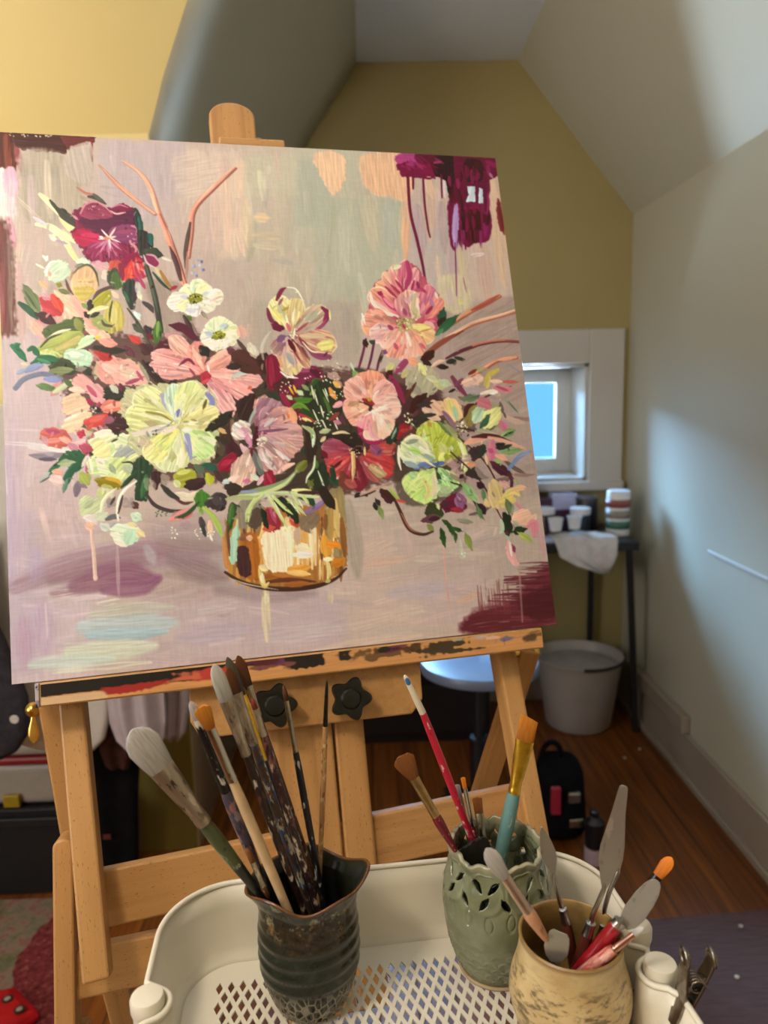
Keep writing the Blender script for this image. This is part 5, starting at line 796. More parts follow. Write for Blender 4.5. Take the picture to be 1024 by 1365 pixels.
MB().box(-CW/2, CW/2, -CH/2, -CH/2+.002, -CT, -.0004).box(-CW/2, CW/2, CH/2-.002, CH/2, -CT, -.0004).box(-CW/2, -CW/2+.002, -CH/2, CH/2, -CT, -.0004).box(CW/2-.002, CW/2, -CH/2, CH/2, -CT, -.0004).build('canvas_edge', M['edge'], root, FE)
M['pine'] = wood('pine_stretcher', 'd8b889', 'c9a572', 'a9834f', flecks=False)
MB().box(-CW/2+.003, CW/2-.003, -CH/2+.003, -CH/2+.045, -CT, -.003).box(-CW/2+.003, CW/2-.003, CH/2-.045, CH/2-.003, -CT, -.003).box(-CW/2+.003, -CW/2+.045, -CH/2+.045, CH/2-.045, -CT, -.003).box(CW/2-.045, CW/2-.003, -CH/2+.045, CH/2-.045, -CT, -.003).build('stretcher', M['pine'], root, FE)

# ======================================================================= the easel
ez = thing('studio_easel', (-.08, .78, 0), 'beech wood studio easel with paint-smeared ledge holding up the flower painting', 'easel')
def bar(name, p0, p1, w, d, m=None, bev=.0025, face=None, par=None, round_top=0., n=0):
    mw, L = axis_frame(p0, p1, face if face is not None else N)
    mb = MB()
    if round_top:
        pts = [(-w/2, 0), (w/2, 0)]+[(w/2*math.cos(a), L-round_top+round_top*math.sin(a)) for a in [PI*k/14 for k in range(15)]]
        nn = len(pts); mb.add([(x, -d/2, z) for x, z in pts]+[(x, d/2, z) for x, z in pts], [tuple(range(nn)), tuple(range(2*nn-1, nn-1, -1))]+[(i, nn+i, nn+(i+1) % nn, (i+1) % nn) for i in range(nn)])
    else: mb.box(-w/2, w/2, -d/2, d/2, 0, L)
    return mb.build(name, m or M['beech'], par or ez, mw, bevel=bev)
# mast (two planks) and its rounded slider above the canvas
def abar(name, a, b0, b1, c, w, d, **k): return bar(name, E3(a, b0, c), E3(a, b1, c), w, d, **k)
abar('mast', -.013, -.70, .33, -.034, .073, .018)
abar('mast', .0435, -.70, -.33, -.034, .034, .02)
abar('slider', -.0335, .10, .3985, -.052, .058, .018, round_top=.020)
abar('slider_spacer', -.024, .15, .365, -.070, .058, .016)
bar('canvas_clamp', E3(-.055, .321, -.026), E3(.027, .321, -.026), .012, .03)
# side posts, struts, uprights and rails
lp0, lp1 = at_c(97, 925, -.045), at_c(131, 1304, .004); bar('post', lp1, lp0, .0255, .030)
rp0, rp1 = at_c(668, 860, -.048), at_c(727, 1195, -.002); bar('post', rp1, rp0, .0245, .032)
bar('strut', at_c(113, 1190, -.125), at_c(69, 934, -.075), .026, .024)
bar('strut', at_c(634, 1085, -.20), at_c(705, 864, -.085), .026, .024)
su0, su1 = at_c(88, 1112, -.055), at_c(92, 1420, -.055)
bar('upright', su1, su0, .0205, .042, round_top=.009)
ru0, ru1 = at_c(700, 1185, -.055), at_c(712, 1420, -.055); bar('upright', ru1, ru0, .0205, .042, round_top=.009)
for p in (su1, ru1):
    bar('leg', Vector((p.x, p.y+.01, .05)), Vector((p.x, p.y+.004, p.z+.03)), .03, .05, face=Vector((0, -1, 0)))
    bar('foot', Vector((p.x, p.y-.14 if p.x < 0 else p.y-.06, .025)), Vector((p.x, p.y+.40, .025)), .035, .05, face=Vector((0, 0, 1)))
bar('rail', at_c(132, 1197, -.04), at_c(716, 1072, -.04), .057, .019)
bar('rail', at_c(97, 1297, -.052), at_c(712, 1166, -.052), .048, .02)
bar('rear_leg', Vector((-.245, .83, .03)), at_c(150, 1290, -.16), .03, .028)
# clamp board with two star knobs
pts = [(q_[0], min(q_[1], -.327)) for q_ in (loc3(at_c(x, y, -.012)) for x, y in ((250, 890), (254, 962), (269, 984), (548, 951), (562, 931), (556, 858)))]
n = len(pts); mb = MB().add([(a, b, -.022) for a, b in pts]+[(a, b, -.006) for a, b in pts], [tuple(range(n)), tuple(range(2*n-1, n-1, -1))]+[(i, n+i, n+(i+1) % n, (i+1) % n) for i in range(n)])
mbx = frame(CC, U, V, N)
t = M['beech']
cb = mb.build('clamp_board', wood('beech_board', 'c9985f', 'b78750', '936538'), ez, mbx, bevel=.002)
M['blackpl2'] = plain('knob_plastic', '15140f', .28, var=.2)
for kx, ky, ph in ((365, 939, .2), (464, 930, .35)):
    c = at_c(kx, ky, -.004); rings = []
    for r, z in ((.008, 0), (.009, .008), (.0185, .009), (.0210, .013), (.0210, .017), (.0195, .0195), (.0165, .0200), (.0115, .0190), (.0095, .0215), (.006, .0222)):
        rings.append([((r*(1+(.17*math.cos(5*a+ph) if r > .012 else 0)))*math.cos(a), (r*(1+(.17*math.cos(5*a+ph) if r > .012 else 0)))*math.sin(a), z) for a in [2*PI*k/60 for k in range(60)]])
    MB().rings(rings).build('knob', M['blackpl2'], ez, frame(c, U, V, N), smooth=40)
# ledge with its dried paint
L0, L1 = loc3(at_c(51, 921, .014)), loc3(at_c(725, 846, .014))
LT = -CH/2-.0012; LB = (L0[1]+L1[1])/2-.0163; bl = (LT+LB)/2; LH, LX = LT-LB, 460
A0, A1 = L0[0], L1[0]
mb = MB().box(A0, A1, bl-LH/2, bl+LH/2, -.03, .012)
ledge = mb.build('ledge', M['beech'], ez, mbx, bevel=.002)
gu = np.linspace(0, 1, LX); gv = np.linspace(0, 1, 26); lu, lv = np.meshgrid(gu, gv)
nz = lambda sx, sy, o=0.: _noise(lu*LX/sx+o, lv*26/sy+o*1.7)
base = slin(np.array([205, 146, 88])/255.)*np.ones((26, LX, 3))*(1+(nz(22, 1.4)-.5)[..., None]*.22)
def smear(c, u0, u1, v0, v1, a=1., rag=.5, sx=9, o=1.):
    global base
    e = np.minimum(np.minimum(lu-u0, u1-lu)*14, np.minimum(lv-v0, v1-lv)*3.2)
    k = np.clip((e+(nz(sx*2.2, 5, o)-.5)*rag*1.1+(nz(3.0, 14, o+5)-.5)*rag*.55)*5+.35, 0, 1)[..., None]*a
    base = base*(1-k)+slin(hx(c))*k
for args in (('1b1613', -.1, .335, -.3, .62, 1, .35, 14, 1.), ('1b1613', .30, .44, -.3, .34, 1, .6, 10, 2.), ('d8b48c', -.1, .12, .62, 1.3, .9, .4, 10, 3.), ('a12a26', .105, .21, .45, .86, 1, .5, 10, 4.), ('b93c30', .255, .335, .14, .74, 1, .45, 9, 5.), ('c86a48', .24, .27, .2, .5, .8, .6, 6, 6.),
             ('5c2430', .37, .47, -.3, .42, .8, .8, 7, 7.), ('6a3a58', .42, .50, -.3, .40, .8, .8, 6, 8.), ('201a15', .46, .525, -.3, .62, 1, .8, 6, 9.), ('2a2018', .545, .575, -.3, .62, 1, .7, 6, 10.), ('2a2018', .60, .68, .1, .62, .75, 1., 5, 11.), ('6a2448', .655, .70, -.3, .36, .9, .6, 6, 12.), ('231c17', .645, .665, -.3, .3, 1, .5, 5, 13.), ('3a2416', .70, .74, .0, .4, .9, .8, 5, 14.),
             ('2f2a1c', .735, .83, .02, .72, .95, .9, 7, 15.), ('b8a8a8', .84, .87, -.3, .18, .8, .5, 6, 16.), ('e0b8a8', .875, .905, -.3, .22, .9, .5, 6, 17.), ('3a2c1c', .90, .985, .30, .52, .7, 1., 5, 18.), ('566088', .905, .93, .1, .5, .8, .6, 5, 19.), ('8fb0a8', .80, .815, -.3, .16, .8, .5, 5, 20.), ('2a1f18', .97, 1.0, .1, .5, .6, .8, 4, 21.)): smear(*args)
vs = [(A0+.002+(A1-A0-.004)*u, bl+LH/2-.0018-(LH-.0036)*v, .0124) for v in gv for u in gu]
me = bpy.data.meshes.new('dried_paint'); me.from_pydata(vs, [], [(j*LX+i, (j+1)*LX+i, (j+1)*LX+i+1, j*LX+i+1) for j in range(25) for i in range(LX-1)])
at = me.attributes.new('paint', 'FLOAT_COLOR', 'POINT'); at.data.foreach_set('color', np.concatenate([base, np.ones((26, LX, 1))], -1).astype(np.float32).ravel())
t = NT('ledge_paint'); a = t.new('ShaderNodeAttribute', attribute_name='paint'); t.bump(t.noise(t.coord(), 300, 3), .3, .0006); t.done(a.outputs['Color'], .42, 0, .45); me.materials.append(t.m)
o = bpy.data.objects.new('dried_paint', me); COL.objects.link(o); o.parent = ledge; o.matrix_basis = Matrix.Identity(4)
MB().box(A0-.0035, A0+.0005, bl-LH/2, bl+LH/2, -.03, .013).build('end_plate', spatter('smeared_end', 'b5aaa8', ['1d1a18', '8a7c90'], 90, .5), ez, mbx, bevel=.0008)
# brass wing screws at the tops of the struts
for (px, py, c), s in (((44, 946, -.07), -1), ((712, 869, -.085), 1)):
    p = at_c(px, py, c)
    MB().tube([p-U*s*.03, p], .0042).build('screw', M['brass'], ez, smooth=40)
    w = MB().lathe([(.0005, -.0085), (.004, -.0077), (.0072, -.004), (.0084, 0), (.0072, .004), (.004, .0077), (.0005, .0085)], 20).build('screw_head', M['brass'], ez, frame(p, U, V, N), smooth=60)
    if s < 0:
        r = []
        for k, (rr, z) in enumerate(((.002, -.006), (.0032, -.012), (.0058, -.020), (.0064, -.027), (.005, -.033), (.001, -.036))): r.append([(rr*math.cos(a), z, .0024*math.sin(a)) for a in [2*PI*i/16 for i in range(16)]])
        MB().rings(r).build('wing', M['brass'], ez, frame(p, U, V, N), smooth=60)

# ======================================================================= the utility cart
TC = Vector((.0, .0, 0)); ta = .0995
TX = Vector((math.cos(ta), math.sin(ta), 0)); TY = Vector((-math.sin(ta), math.cos(ta), 0)); TZ = Vector((0, 0, 1))
def tl(p): return p.dot(TX), p.dot(TY)
ZR, ZF = .853, .782
pl, pr1, pr2 = (at_z(197, 1340, ZR), at_z(880, 1296, ZR), at_z(848, 1244, ZR))
tcx, tcy = (tl(pl)[0]+tl(pr1)[0])/2, .5
TO = TX*tcx+TY*tcy
TM = frame(TO, TX, TY, TZ)
cart = thing('utility_cart', (TO.x, TO.y, 0), 'cream metal rolling cart whose top tray with perforated floor carries the brush pots', 'cart')
xr, xl = at_z(842, 1235, ZR), at_z(206, 1285, ZR)
HX = (tl(at_z(836, 1222, ZR))[0]-tl(at_z(205, 1282, ZR))[0])/2+.002
HY = tl(at_z(540, 1152, ZR))[1]-tcy
posts = [(tl(p)[0]-tcx, tl(p)[1]-tcy) for p in (pl, pr1, pr2)]
posts.append((posts[0][0]-.001, posts[0][1]-.042))
PR = .0125
def outline(off, corner, notch=True):
    """rounded rectangle, dented around the four posts"""
    hx_, hy_ = HX+off, HY+off; r = corner+off; pts = []
    segs = [((hx_-r, hy_-r), 0), ((-hx_+r, hy_-r), PI/2), ((-hx_+r, -hy_+r), PI), ((hx_-r, -hy_+r), 1.5*PI)]
    for (cx, cy), a0 in segs:
        for k in range(17): a = a0+PI/2*k/16; pts.append((cx+r*math.cos(a), cy+r*math.sin(a)))
    dense = []
    for i, p in enumerate(pts):
        q = pts[(i+1) % len(pts)]; L = math.hypot(q[0]-p[0], q[1]-p[1]); m = max(1, int(L/.0035))
        for k in range(m): dense.append((p[0]+(q[0]-p[0])*k/m, p[1]+(q[1]-p[1])*k/m))
    if notch:
        out = []
        for x, y in dense:
            for qx, qy in posts:
                R = PR+.0035-off*.3
                dy = y-qy
                if abs(dy) < R*1.25 and x*qx > 0:
                    s = 1 if qx > 0 else -1
                    lim = abs(qx)-math.sqrt(max(0, R*R-dy*dy)) if abs(dy) < R else abs(qx)
                    x = s*min(abs(x), max(lim, 0))
            out.append((x, y))
        return out
    return dense
def tray(z0, z1, name_floor, parent, detail):
    prof = [(-.016, z0), (-.012, z0+.002), (-.008, z0+.012), (-.004, z1-.02), (0, z1)]
    rings = [[(x, y, z) for x, y in outline(o, .062)] for o, z in prof]
    nn = len(rings[0])
    w = MB().rings(rings, True, False, False).build('tray_wall', M['enamel'], parent, TM, smooth=50, solid=.0016)
    cr = [Vector(p) for p in rings[-1]]
    cr = [cr[i] for i in range(nn)]; 
    MB().tube(cr+[cr[0], cr[1]], .0024, 8).build('rim', M['enamel'], parent, TM, smooth=60)
    # perforated floor: staggered diamond holes in a plain margin
    fl = MB(); mg = .026; x0, x1, y0, y1 = -HX+.014+mg, HX-.014-mg, -HY+.014+.02, HY-.014-.02
    cwd, chh = .0100, .0104; nx = int((x1-x0)/cwd); ny = int((y1-y0)/chh)-1; ny -= 1-ny % 2; cwd = (x1-x0)/nx; chh = (y1-y0)/(ny+1); hs = .64
    for j in range(ny):
        od = j % 2
        for i in range(nx-od):
            cx = x0+cwd*(i+.5+od*.5); cy = y0+chh*(j+1); o4 = [(-cwd/2, 0), (0, -chh), (cwd/2, 0), (0, chh)]
            fl.add([(cx+x, cy+y, z0) for x, y in o4]+[(cx+x*hs*.94, cy+y*hs, z0) for x, y in o4], [(k, (k+1) % 4, 4+(k+1) % 4, 4+k) for k in range(4)])
        if od:
            cy = y0+chh*(j+1); fl.add([(x0, cy-chh, z0), (x0+cwd/2, cy, z0), (x0, cy+chh, z0), (x1, cy-chh, z0), (x1, cy+chh, z0), (x1-cwd/2, cy, z0)], [(0, 1, 2), (3, 4, 5)])
    for yy, sgn in ((y0, 1), (y1, -1)):
        for i in range(nx-1): fl.add([(x0+(i+.5)*cwd, yy, z0), (x0+(i+1.5)*cwd, yy, z0), (x0+(i+1)*cwd, yy+sgn*chh, z0)], [(0, 1, 2)])
        fl.add([(x0, yy, z0), (x0+.5*cwd, yy, z0), (x0, yy+sgn*chh, z0), (x1, yy, z0), (x1-.5*cwd, yy, z0), (x1, yy+sgn*chh, z0)], [(0, 1, 2), (3, 4, 5)])
    ol = outline(-.0158, .062, True); no = len(ol)
    inner = [(max(x0, min(x1, x)), max(y0, min(y1, y))) for x, y in ol]
    inner = [(x0 if x < x0+.004 else x1 if x > x1-.004 else x, y) for x, y in inner]
    fl.add([(x, y, z0) for x, y in ol]+[(x, y, z0) for x, y in inner], [(i, (i+1) % no, no+(i+1) % no, no+i) for i in range(no)])
    fl.build('perforated_floor', M['enamel'], parent, TM, solid=.0016)
tray(ZF, ZR, 'a', cart, True)
# lower tray (seen through the holes) and the tubes, caps, screw
low = MB(); rr = [[(x, y, z) for x, y in outline(o, .062)] for o, z in ((-.016, .44), (-.008, .46), (0, .51))]
low.rings(rr, True, True, False).build('lower_tray', M['enamel'], cart, TM, smooth=50, solid=.0016)
low = MB(); rr = [[(x, y, z) for x, y in outline(o, .062)] for o, z in ((-.016, .12), (-.008, .14), (0, .19))]
low.rings(rr, True, True, False).build('lower_tray', M['enamel'], cart, TM, smooth=50, solid=.0016)
for x, y in posts:
    p = MB().lathe([(PR-.0015, .075), (PR-.0015, ZR+.004)], 28).build('post', M['enamel'], cart, TM @ Matrix.Translation((x, y, 0)), smooth=40)
    MB().lathe([(PR-.0005, ZR-.004), (PR, ZR-.002), (PR, ZR+.0065), (PR-.001, ZR+.0085), (PR-.003, ZR+.0092)], 32).build('cap', M['enamel'], p, TM @ Matrix.Translation((x, y, 0)), smooth=40)
    MB().lathe([(.001, 0), (.018, .002), (.03, .015), (.034, .034), (.03, .053), (.018, .066), (.001, .068)], 24).build('wheel', M['blackpl'], cart, TM @ Matrix.Translation((x*.93, y*2.2, .034)) @ Matrix.Rotation(PI/2, 4, 'Y') @ Matrix.Translation((0, 0, -.034)), smooth=40) if y > 0 or True else None
bp = at_y(849, 1330, posts[1][1]+tcy+.02)
bx, by = tl(bp); q = TX*(HX+tcx-.0145)+TY*((posts[1][1]+posts[2][1])/2+tcy)+TZ*.815
MB().tube([q+TX*.004, q-TX*.007], [.0045, .0045], 16).tube([q-TX*.007, q-TX*.0105], [.0033, .003], 16).build('screw', M['steel'], cart, smooth=40)
# things on the lower tray
b = thing('lavender_cloth', tuple(TM @ Vector((.09, .02, .45))), 'lavender blue cloth seen through the tray holes on the right', 'cloth')
mb = MB(); g = 24; vs = []
for j in range(g+1):
    for i in range(g+1):
        u, v = i/g-.5, j/g-.5; vs.append((.08+u*.15, .0+v*.2, .452+.05*max(0, 1-(abs(2*u))**4)*max(0, 1-abs(2*v)**4)*(1+.3*math.sin(19*u+7*v)*math.cos(11*v))))
mb.add(vs, [(j*(g+1)+i, j*(g+1)+i+1, (j+1)*(g+1)+i+1, (j+1)*(g+1)+i) for j in range(g) for i in range(g)])
mb.build('fabric', plain('lavender_cotton', '8c86c8', .8, var=.15, spec=.1), b, TM, smooth=80, solid=.004)
b = thing('maroon_book', tuple(TM @ Vector((-.09, .03, .442))), 'dark maroon book seen through the tray holes on the left', 'book')
MB().box(-.145, -.0, -.07, .11, .443, .446).box(-.145, -.0, -.07, .11, .470, .473).box(-.145, -.142, -.07, .11, .443, .473).build('cover', plain('maroon_cover', '3c1a20', .6), b, TM)
MB().box(-.141, -.003, -.067, .107, .447, .469).build('pages', plain('page_edges', 'cfc5b0', .8), b, TM)

# ======================================================================= pots
ZT = ZF+.0012
def pot_dark():
    c = Vector((-.0585, .5725, ZT)); root = thing('brush_pot', c, 'dark green-brown ribbed stoneware pot with a pinched rusty rim, crammed with brushes', 'pot', None)
    H = .112; n = 120
    prof = [(.0, .0005), (.026, .0005), (.031, .002), (.0345, .010), (.0385, .022), (.0418, .036), (.0428, .05), (.0425, .064), (.0418, .078), (.0405, .09), (.0405, .100), (.0435, .108), (.0455, H)]
    def rz(t):
        i = min(int(t), len(prof)-2); f = t-i; return prof[i][0]*(1-f)+prof[i+1][0]*f, prof[i][1]*(1-f)+prof[i+1][1]*f
    def pt(t, a, inner):
        r, z = rz(t); k = max(0, min(1, (z-.082)/(H-.082)))
        if .022 < z < .088 and not inner: r += .0007*math.sin(z*2*PI/.0118+.35*math.sin(a*2))*min(1, (z-.022)/.01)*min(1, (.088-z)/.01)
        w = k*k
        s1 = math.exp(-((math.atan2(math.sin(a-PI*1.02), math.cos(a-PI*1.02)))/.34)**2); s2 = math.exp(-((math.atan2(math.sin(a-.12), math.cos(a-.12)))/.30)**2)
        r += w*(.0035*s1+.0060*s2-.0035*math.cos(2*(a-PI/2))*.8)
        z += w*(.005*s2-.0035*s1+.0028*math.cos(3*a+.9)+.002*math.sin(5*a))
        if inner: r -= .0042*(1-.35*k); 
        return (r*math.cos(a), r*math.sin(a), z)
    ts = [i/6 for i in range(2*6, (len(prof)-1)*6+1)]
    outer = [[pt(t, 2*PI*k/n, False) for k in range(n)] for t in [0.3, 1, 1.5]+ts]
    inner = [[pt(t, 2*PI*k/n, True) for k in range(n)] for t in ts[::-1]]
    lip = []
    for f, dz in ((.33, .0013), (.66, .0013)):
        o_, i_ = outer[-1], inner[0]; lip.append([tuple(o_[k][j]*(1-f)+i_[k][j]*f+(dz if j == 2 else 0) for j in range(3)) for k in range(n)])
    t = NT('dark_stoneware_glaze'); v = t.coord(); sp = t.new('ShaderNodeSeparateXYZ'); t.link(v, sp.inputs['Vector'])
    nf = t.noise(v, 55, 5, .65); n2 = t.noise(v, 190, 3)
    green = t.ramp(nf, [(.3, '131510'), (.55, '23271f'), (.8, '3a3f35')]); brown = t.ramp(n2, [(.3, '19120b'), (.6, '33271a'), (.8, '5a4c38')])
    ad = t.new('ShaderNodeMath', operation='MULTIPLY_ADD', _1=.035, _2=0.); t.link(nf, ad.inputs[0]); sm = t.new('ShaderNodeMath', operation='ADD'); t.link(sp.outputs['Z'], sm.inputs[0]); t.link(ad.outputs[0], sm.inputs[1])
    k1 = t.ramp(sm.outputs[0], [(.088, (0, 0, 0, 1)), (.1, (1, 1, 1, 1)), (.112, (1, 1, 1, 1)), (.124, (.15, .15, .15, 1))]); col = t.mix(k1, green, brown)
    k2 = t.ramp(t.noise(v, 62, 6, .75), [(.52, (0, 0, 0, 1)), (.62, (1, 1, 1, 1))]); k3 = t.ramp(sm.outputs[0], [(.096, (0, 0, 0, 1)), (.106, (1, 1, 1, 1)), (.124, (.9, .9, .9, 1)), (.134, (0, 0, 0, 1))])
    col = t.mix(t.mix(1., k2, k3, 'MULTIPLY'), col, t.ramp(t.noise(v, 130, 3), [(.4, '8d8f78'), (.6, '7a5a2c')]))
    vo = t.new('ShaderNodeTexVoronoi', feature='DISTANCE_TO_EDGE'); vo.inputs['Scale'].default_value = 190; t.link(t.coord((1, 1, .5)), vo.inputs['Vector'])
    low = t.ramp(sp.outputs['Z'], [(.024, (1, 1, 1, 1)), (.036, (0, 0, 0, 1))]); cr = t.ramp(vo.outputs['Distance'], [(.05, (1, 1, 1, 1)), (.14, (0, 0, 0, 1))])
    mk = t.mix(1., low, cr, 'MULTIPLY'); col = t.mix(mk, col, '8a8474')
    t.bump(mk, .6, .0012); m = t.done(col, .2, 0, .4, .08)
    mrim = plain('rusty_rim_glaze', '66401f', .25, var=.35, scale=90, coat=.3)
    MB().rings(outer, True, True, False).build('body', m, root, Matrix.Translation(c), smooth=60)
    min_ = plain('dark_inner_glaze', '20231a', .3, var=.4, scale=120)
    MB().rings(inner, True, False, True).build('inner_wall', min_, root, Matrix.Translation(c), smooth=60)
    MB().rings([outer[-2], outer[-1]]+lip+[inner[0], inner[1]], True, False, False).build('rim', mrim, root, Matrix.Translation(c), smooth=80, label='rusty brown glazed rim')
    return c
P1 = pot_dark()
def pot_celadon():
    c = Vector((.1065, .601, ZT)); root = thing('brush_pot', c, 'pale celadon green pot with leaf cutouts and a scalloped rim, fan brush inside', 'pot')
    H = .119; n = 432; m_ = 170
    prof = [(.030, 0), (.0325, .004), (.0375, .016), (.0425, .032), (.0462, .05), (.0478, .066), (.0472, .08), (.0445, .094), (.0412, .104), (.0398, .110), (.0415, .119)]
    def R(z):
        for (r0, z0), (r1, z1) in zip(prof, prof[1:]):
            if z <= z1: f = (z-z0)/(z1-z0); f = f*f*(3-2*f)*.35+f*.65; return r0+(r1-r0)*f
        return prof[-1][0]
    vs = []; fs = []
    def hole(a, z):
        # leaf shapes: slanting pairs under the rim, a second row between them
        for cz, ph, tilt, ln, wd in ((.1035, .22, .75, .0078, .0026), (.1035, .78, -.75, .0078, .0026), (.0905, .5, .55, .0072, .0031), (.0905, 0., -.6, .0068, .0028)):
            x = ((a/(2*PI)*8+ph) % 1-.5)*2*PI/8*.0455; dz = z-cz
            p = x*math.cos(tilt)+dz*math.sin(tilt); q = -x*math.sin(tilt)+dz*math.cos(tilt)
            if abs(q) < ln and abs(p) < wd*(1-(q/ln)**2): return True
        return False
    for j in range(m_+1):
        z0 = H*j/m_
        for i in range(n):
            a = 2*PI*i/n; r = R(z0); z = z0; k = max(0, (z0-.100)/(H-.100))
            z += k*(.0042*abs(math.sin(a*4))**.7-.0026+.0006*math.sin(a*23)); r += k*(.0014*math.cos(a*8)+.0005*math.sin(a*19))
            if .006 < z0 < .050:   # carved scales
                row = z0/.0075; ph = (math.floor(row) % 2)*.5; x = ((a/(2*PI)*22+ph) % 1)-.5; yy = row % 1
                d = abs(math.hypot(x*1.25, yy-.05)-.55); r += .0011*max(0, 1-d/.22)*min(1, (.052-z0)/.02)
            if .05 < z0 < .112:   # carved leaves round the holes
                kx = (a/(2*PI)*8) % 1-.5; d = abs(math.hypot(kx*2.0, (z0-.098)/.017)-.9); r += .0012*max(0, 1-d/.2)
                kx = (a/(2*PI)*16+.25) % 1-.5; d = abs(math.hypot(kx*4.2, (z0-.074-.002*math.sin(a*8))/.0085)-.8); r -= .0010*max(0, 1-d/.25)
            vs.append((r*math.cos(a), r*math.sin(a), z))
    for j in range(m_):
        for i in range(n):
            a = 2*PI*(i+.5)/n; z = H*(j+.5)/m_
            if hole(a, z): continue
            fs.append((j*n+i, j*n+(i+1) % n, (j+1)*n+(i+1) % n, (j+1)*n+i))
    t = NT('celadon_glaze'); v = t.coord(); f = t.noise(v, 40, 4); sp = t.new('ShaderNodeSeparateXYZ'); t.link(v, sp.inputs['Vector'])
    col = t.ramp(f, [(.3, '666a4e'), (.6, '7b7f62'), (.8, '8f9274')]); rimk = t.ramp(sp.outputs['Z'], [(.1155, (0, 0, 0, 1)), (.1195, (.85, .85, .85, 1))]); col = t.mix(rimk, col, 'b3aa8c')
    m = t.done(col, .2, 0, .55, .4)
    mb = MB().add(vs, fs); o = mb.build('body', m, root, Matrix.Translation(c), smooth=60)
    md = o.modifiers.new('wall', 'SOLIDIFY'); md.thickness = .0036; md.offset = -1
    MB().lathe([(.001, .003), (.028, .003), (.0335, .004), (.0345, .002), (.0335, .0002), (.029, 0), (.027, .0015), (.001, .002)], 64, cap0=False, cap1=False).build('foot', plain('bare_clay_foot', 'b09a78', .7), root, Matrix.Translation(c), smooth=50)
    return c
P2 = pot_celadon()
def pot_tan():
    c = Vector((.1485, .5125, ZT)); root = thing('brush_pot', c, 'tan speckled stoneware pot with a round belly, full of palette knives', 'pot')
    outer = [(.002, .0005), (.028, .0005), (.0325, .003), (.037, .014), (.0425, .03), (.0462, .044), (.0468, .053), (.0455, .062), (.0425, .072), (.0402, .082), (.0392, .091), (.0394, .0965), (.0398, .0985)]
    inner = [(.0385, .0995), (.0372, .0985), (.0365, .094), (.0368, .084), (.0395, .07), (.0425, .055), (.040, .035), (.034, .016), (.026, .006), (.001, .005)]
    def fine(p, k=5):
        out = []
        for i in range(len(p)-1):
            a = p[max(i-1, 0)]; b = p[i]; c_ = p[i+1]; d = p[min(i+2, len(p)-1)]
            for s in range(k):
                t_ = s/k; out.append(tuple(.5*((2*b[j])+(c_[j]-a[j])*t_+(2*a[j]-5*b[j]+4*c_[j]-d[j])*t_*t_+(3*b[j]-a[j]-3*c_[j]+d[j])*t_**3) for j in (0, 1)))
        return out+[p[-1]]
    t = NT('tan_speckled_glaze'); v = t.coord(); f = t.noise(v, 34, 4); sp = t.new('ShaderNodeSeparateXYZ'); t.link(v, sp.inputs['Vector'])
    col = t.ramp(f, [(.3, 'b3935f'), (.55, 'c8ae7c'), (.8, 'd6c193')])
    f2 = t.noise(t.coord((1, 1, 2.6)), 85, 5, .7); k = t.ramp(f2, [(.50, (0, 0, 0, 1)), (.60, (.85, .85, .85, 1))]); band = t.ramp(sp.outputs['Z'], [(.03, (0, 0, 0, 1)), (.04, (1, 1, 1, 1)), (.075, (1, 1, 1, 1)), (.085, (.1, .1, .1, 1))])
    col = t.mix(t.mix(1., k, band, 'MULTIPLY'), col, '5a4a34')
    ad = t.new('ShaderNodeMath', operation='MULTIPLY_ADD', _1=.02, _2=-.01); t.link(f, ad.inputs[0]); sm = t.new('ShaderNodeMath', operation='ADD'); t.link(sp.outputs['Z'], sm.inputs[0]); t.link(ad.outputs[0], sm.inputs[1])
    col = t.mix(t.ramp(sm.outputs[0], [(.028, (1, 1, 1, 1)), (.036, (0, 0, 0, 1))]), col, '8a5a34'); col = t.mix(t.ramp(sp.outputs['Z'], [(.094, (0, 0, 0, 1)), (.098, (1, 1, 1, 1))]), col, '8d6a3c')
    w = t.noise(t.coord((1, 1, 9)), 22, 2); t.bump(w, .25, .002); m = t.done(col, .38, 0, .5, .1)
    MB().lathe(fine(outer), 96, cap1=False).build('body', m, root, Matrix.Translation(c), smooth=60)
    MB().lathe([fine(outer)[-1]]+fine(inner), 96, cap0=False).build('inner_wall', plain('tan_inner_glaze', '8f7140', .35, var=.3, scale=60), root, Matrix.Translation(c), smooth=60)
    return c
P3 = pot_tan()

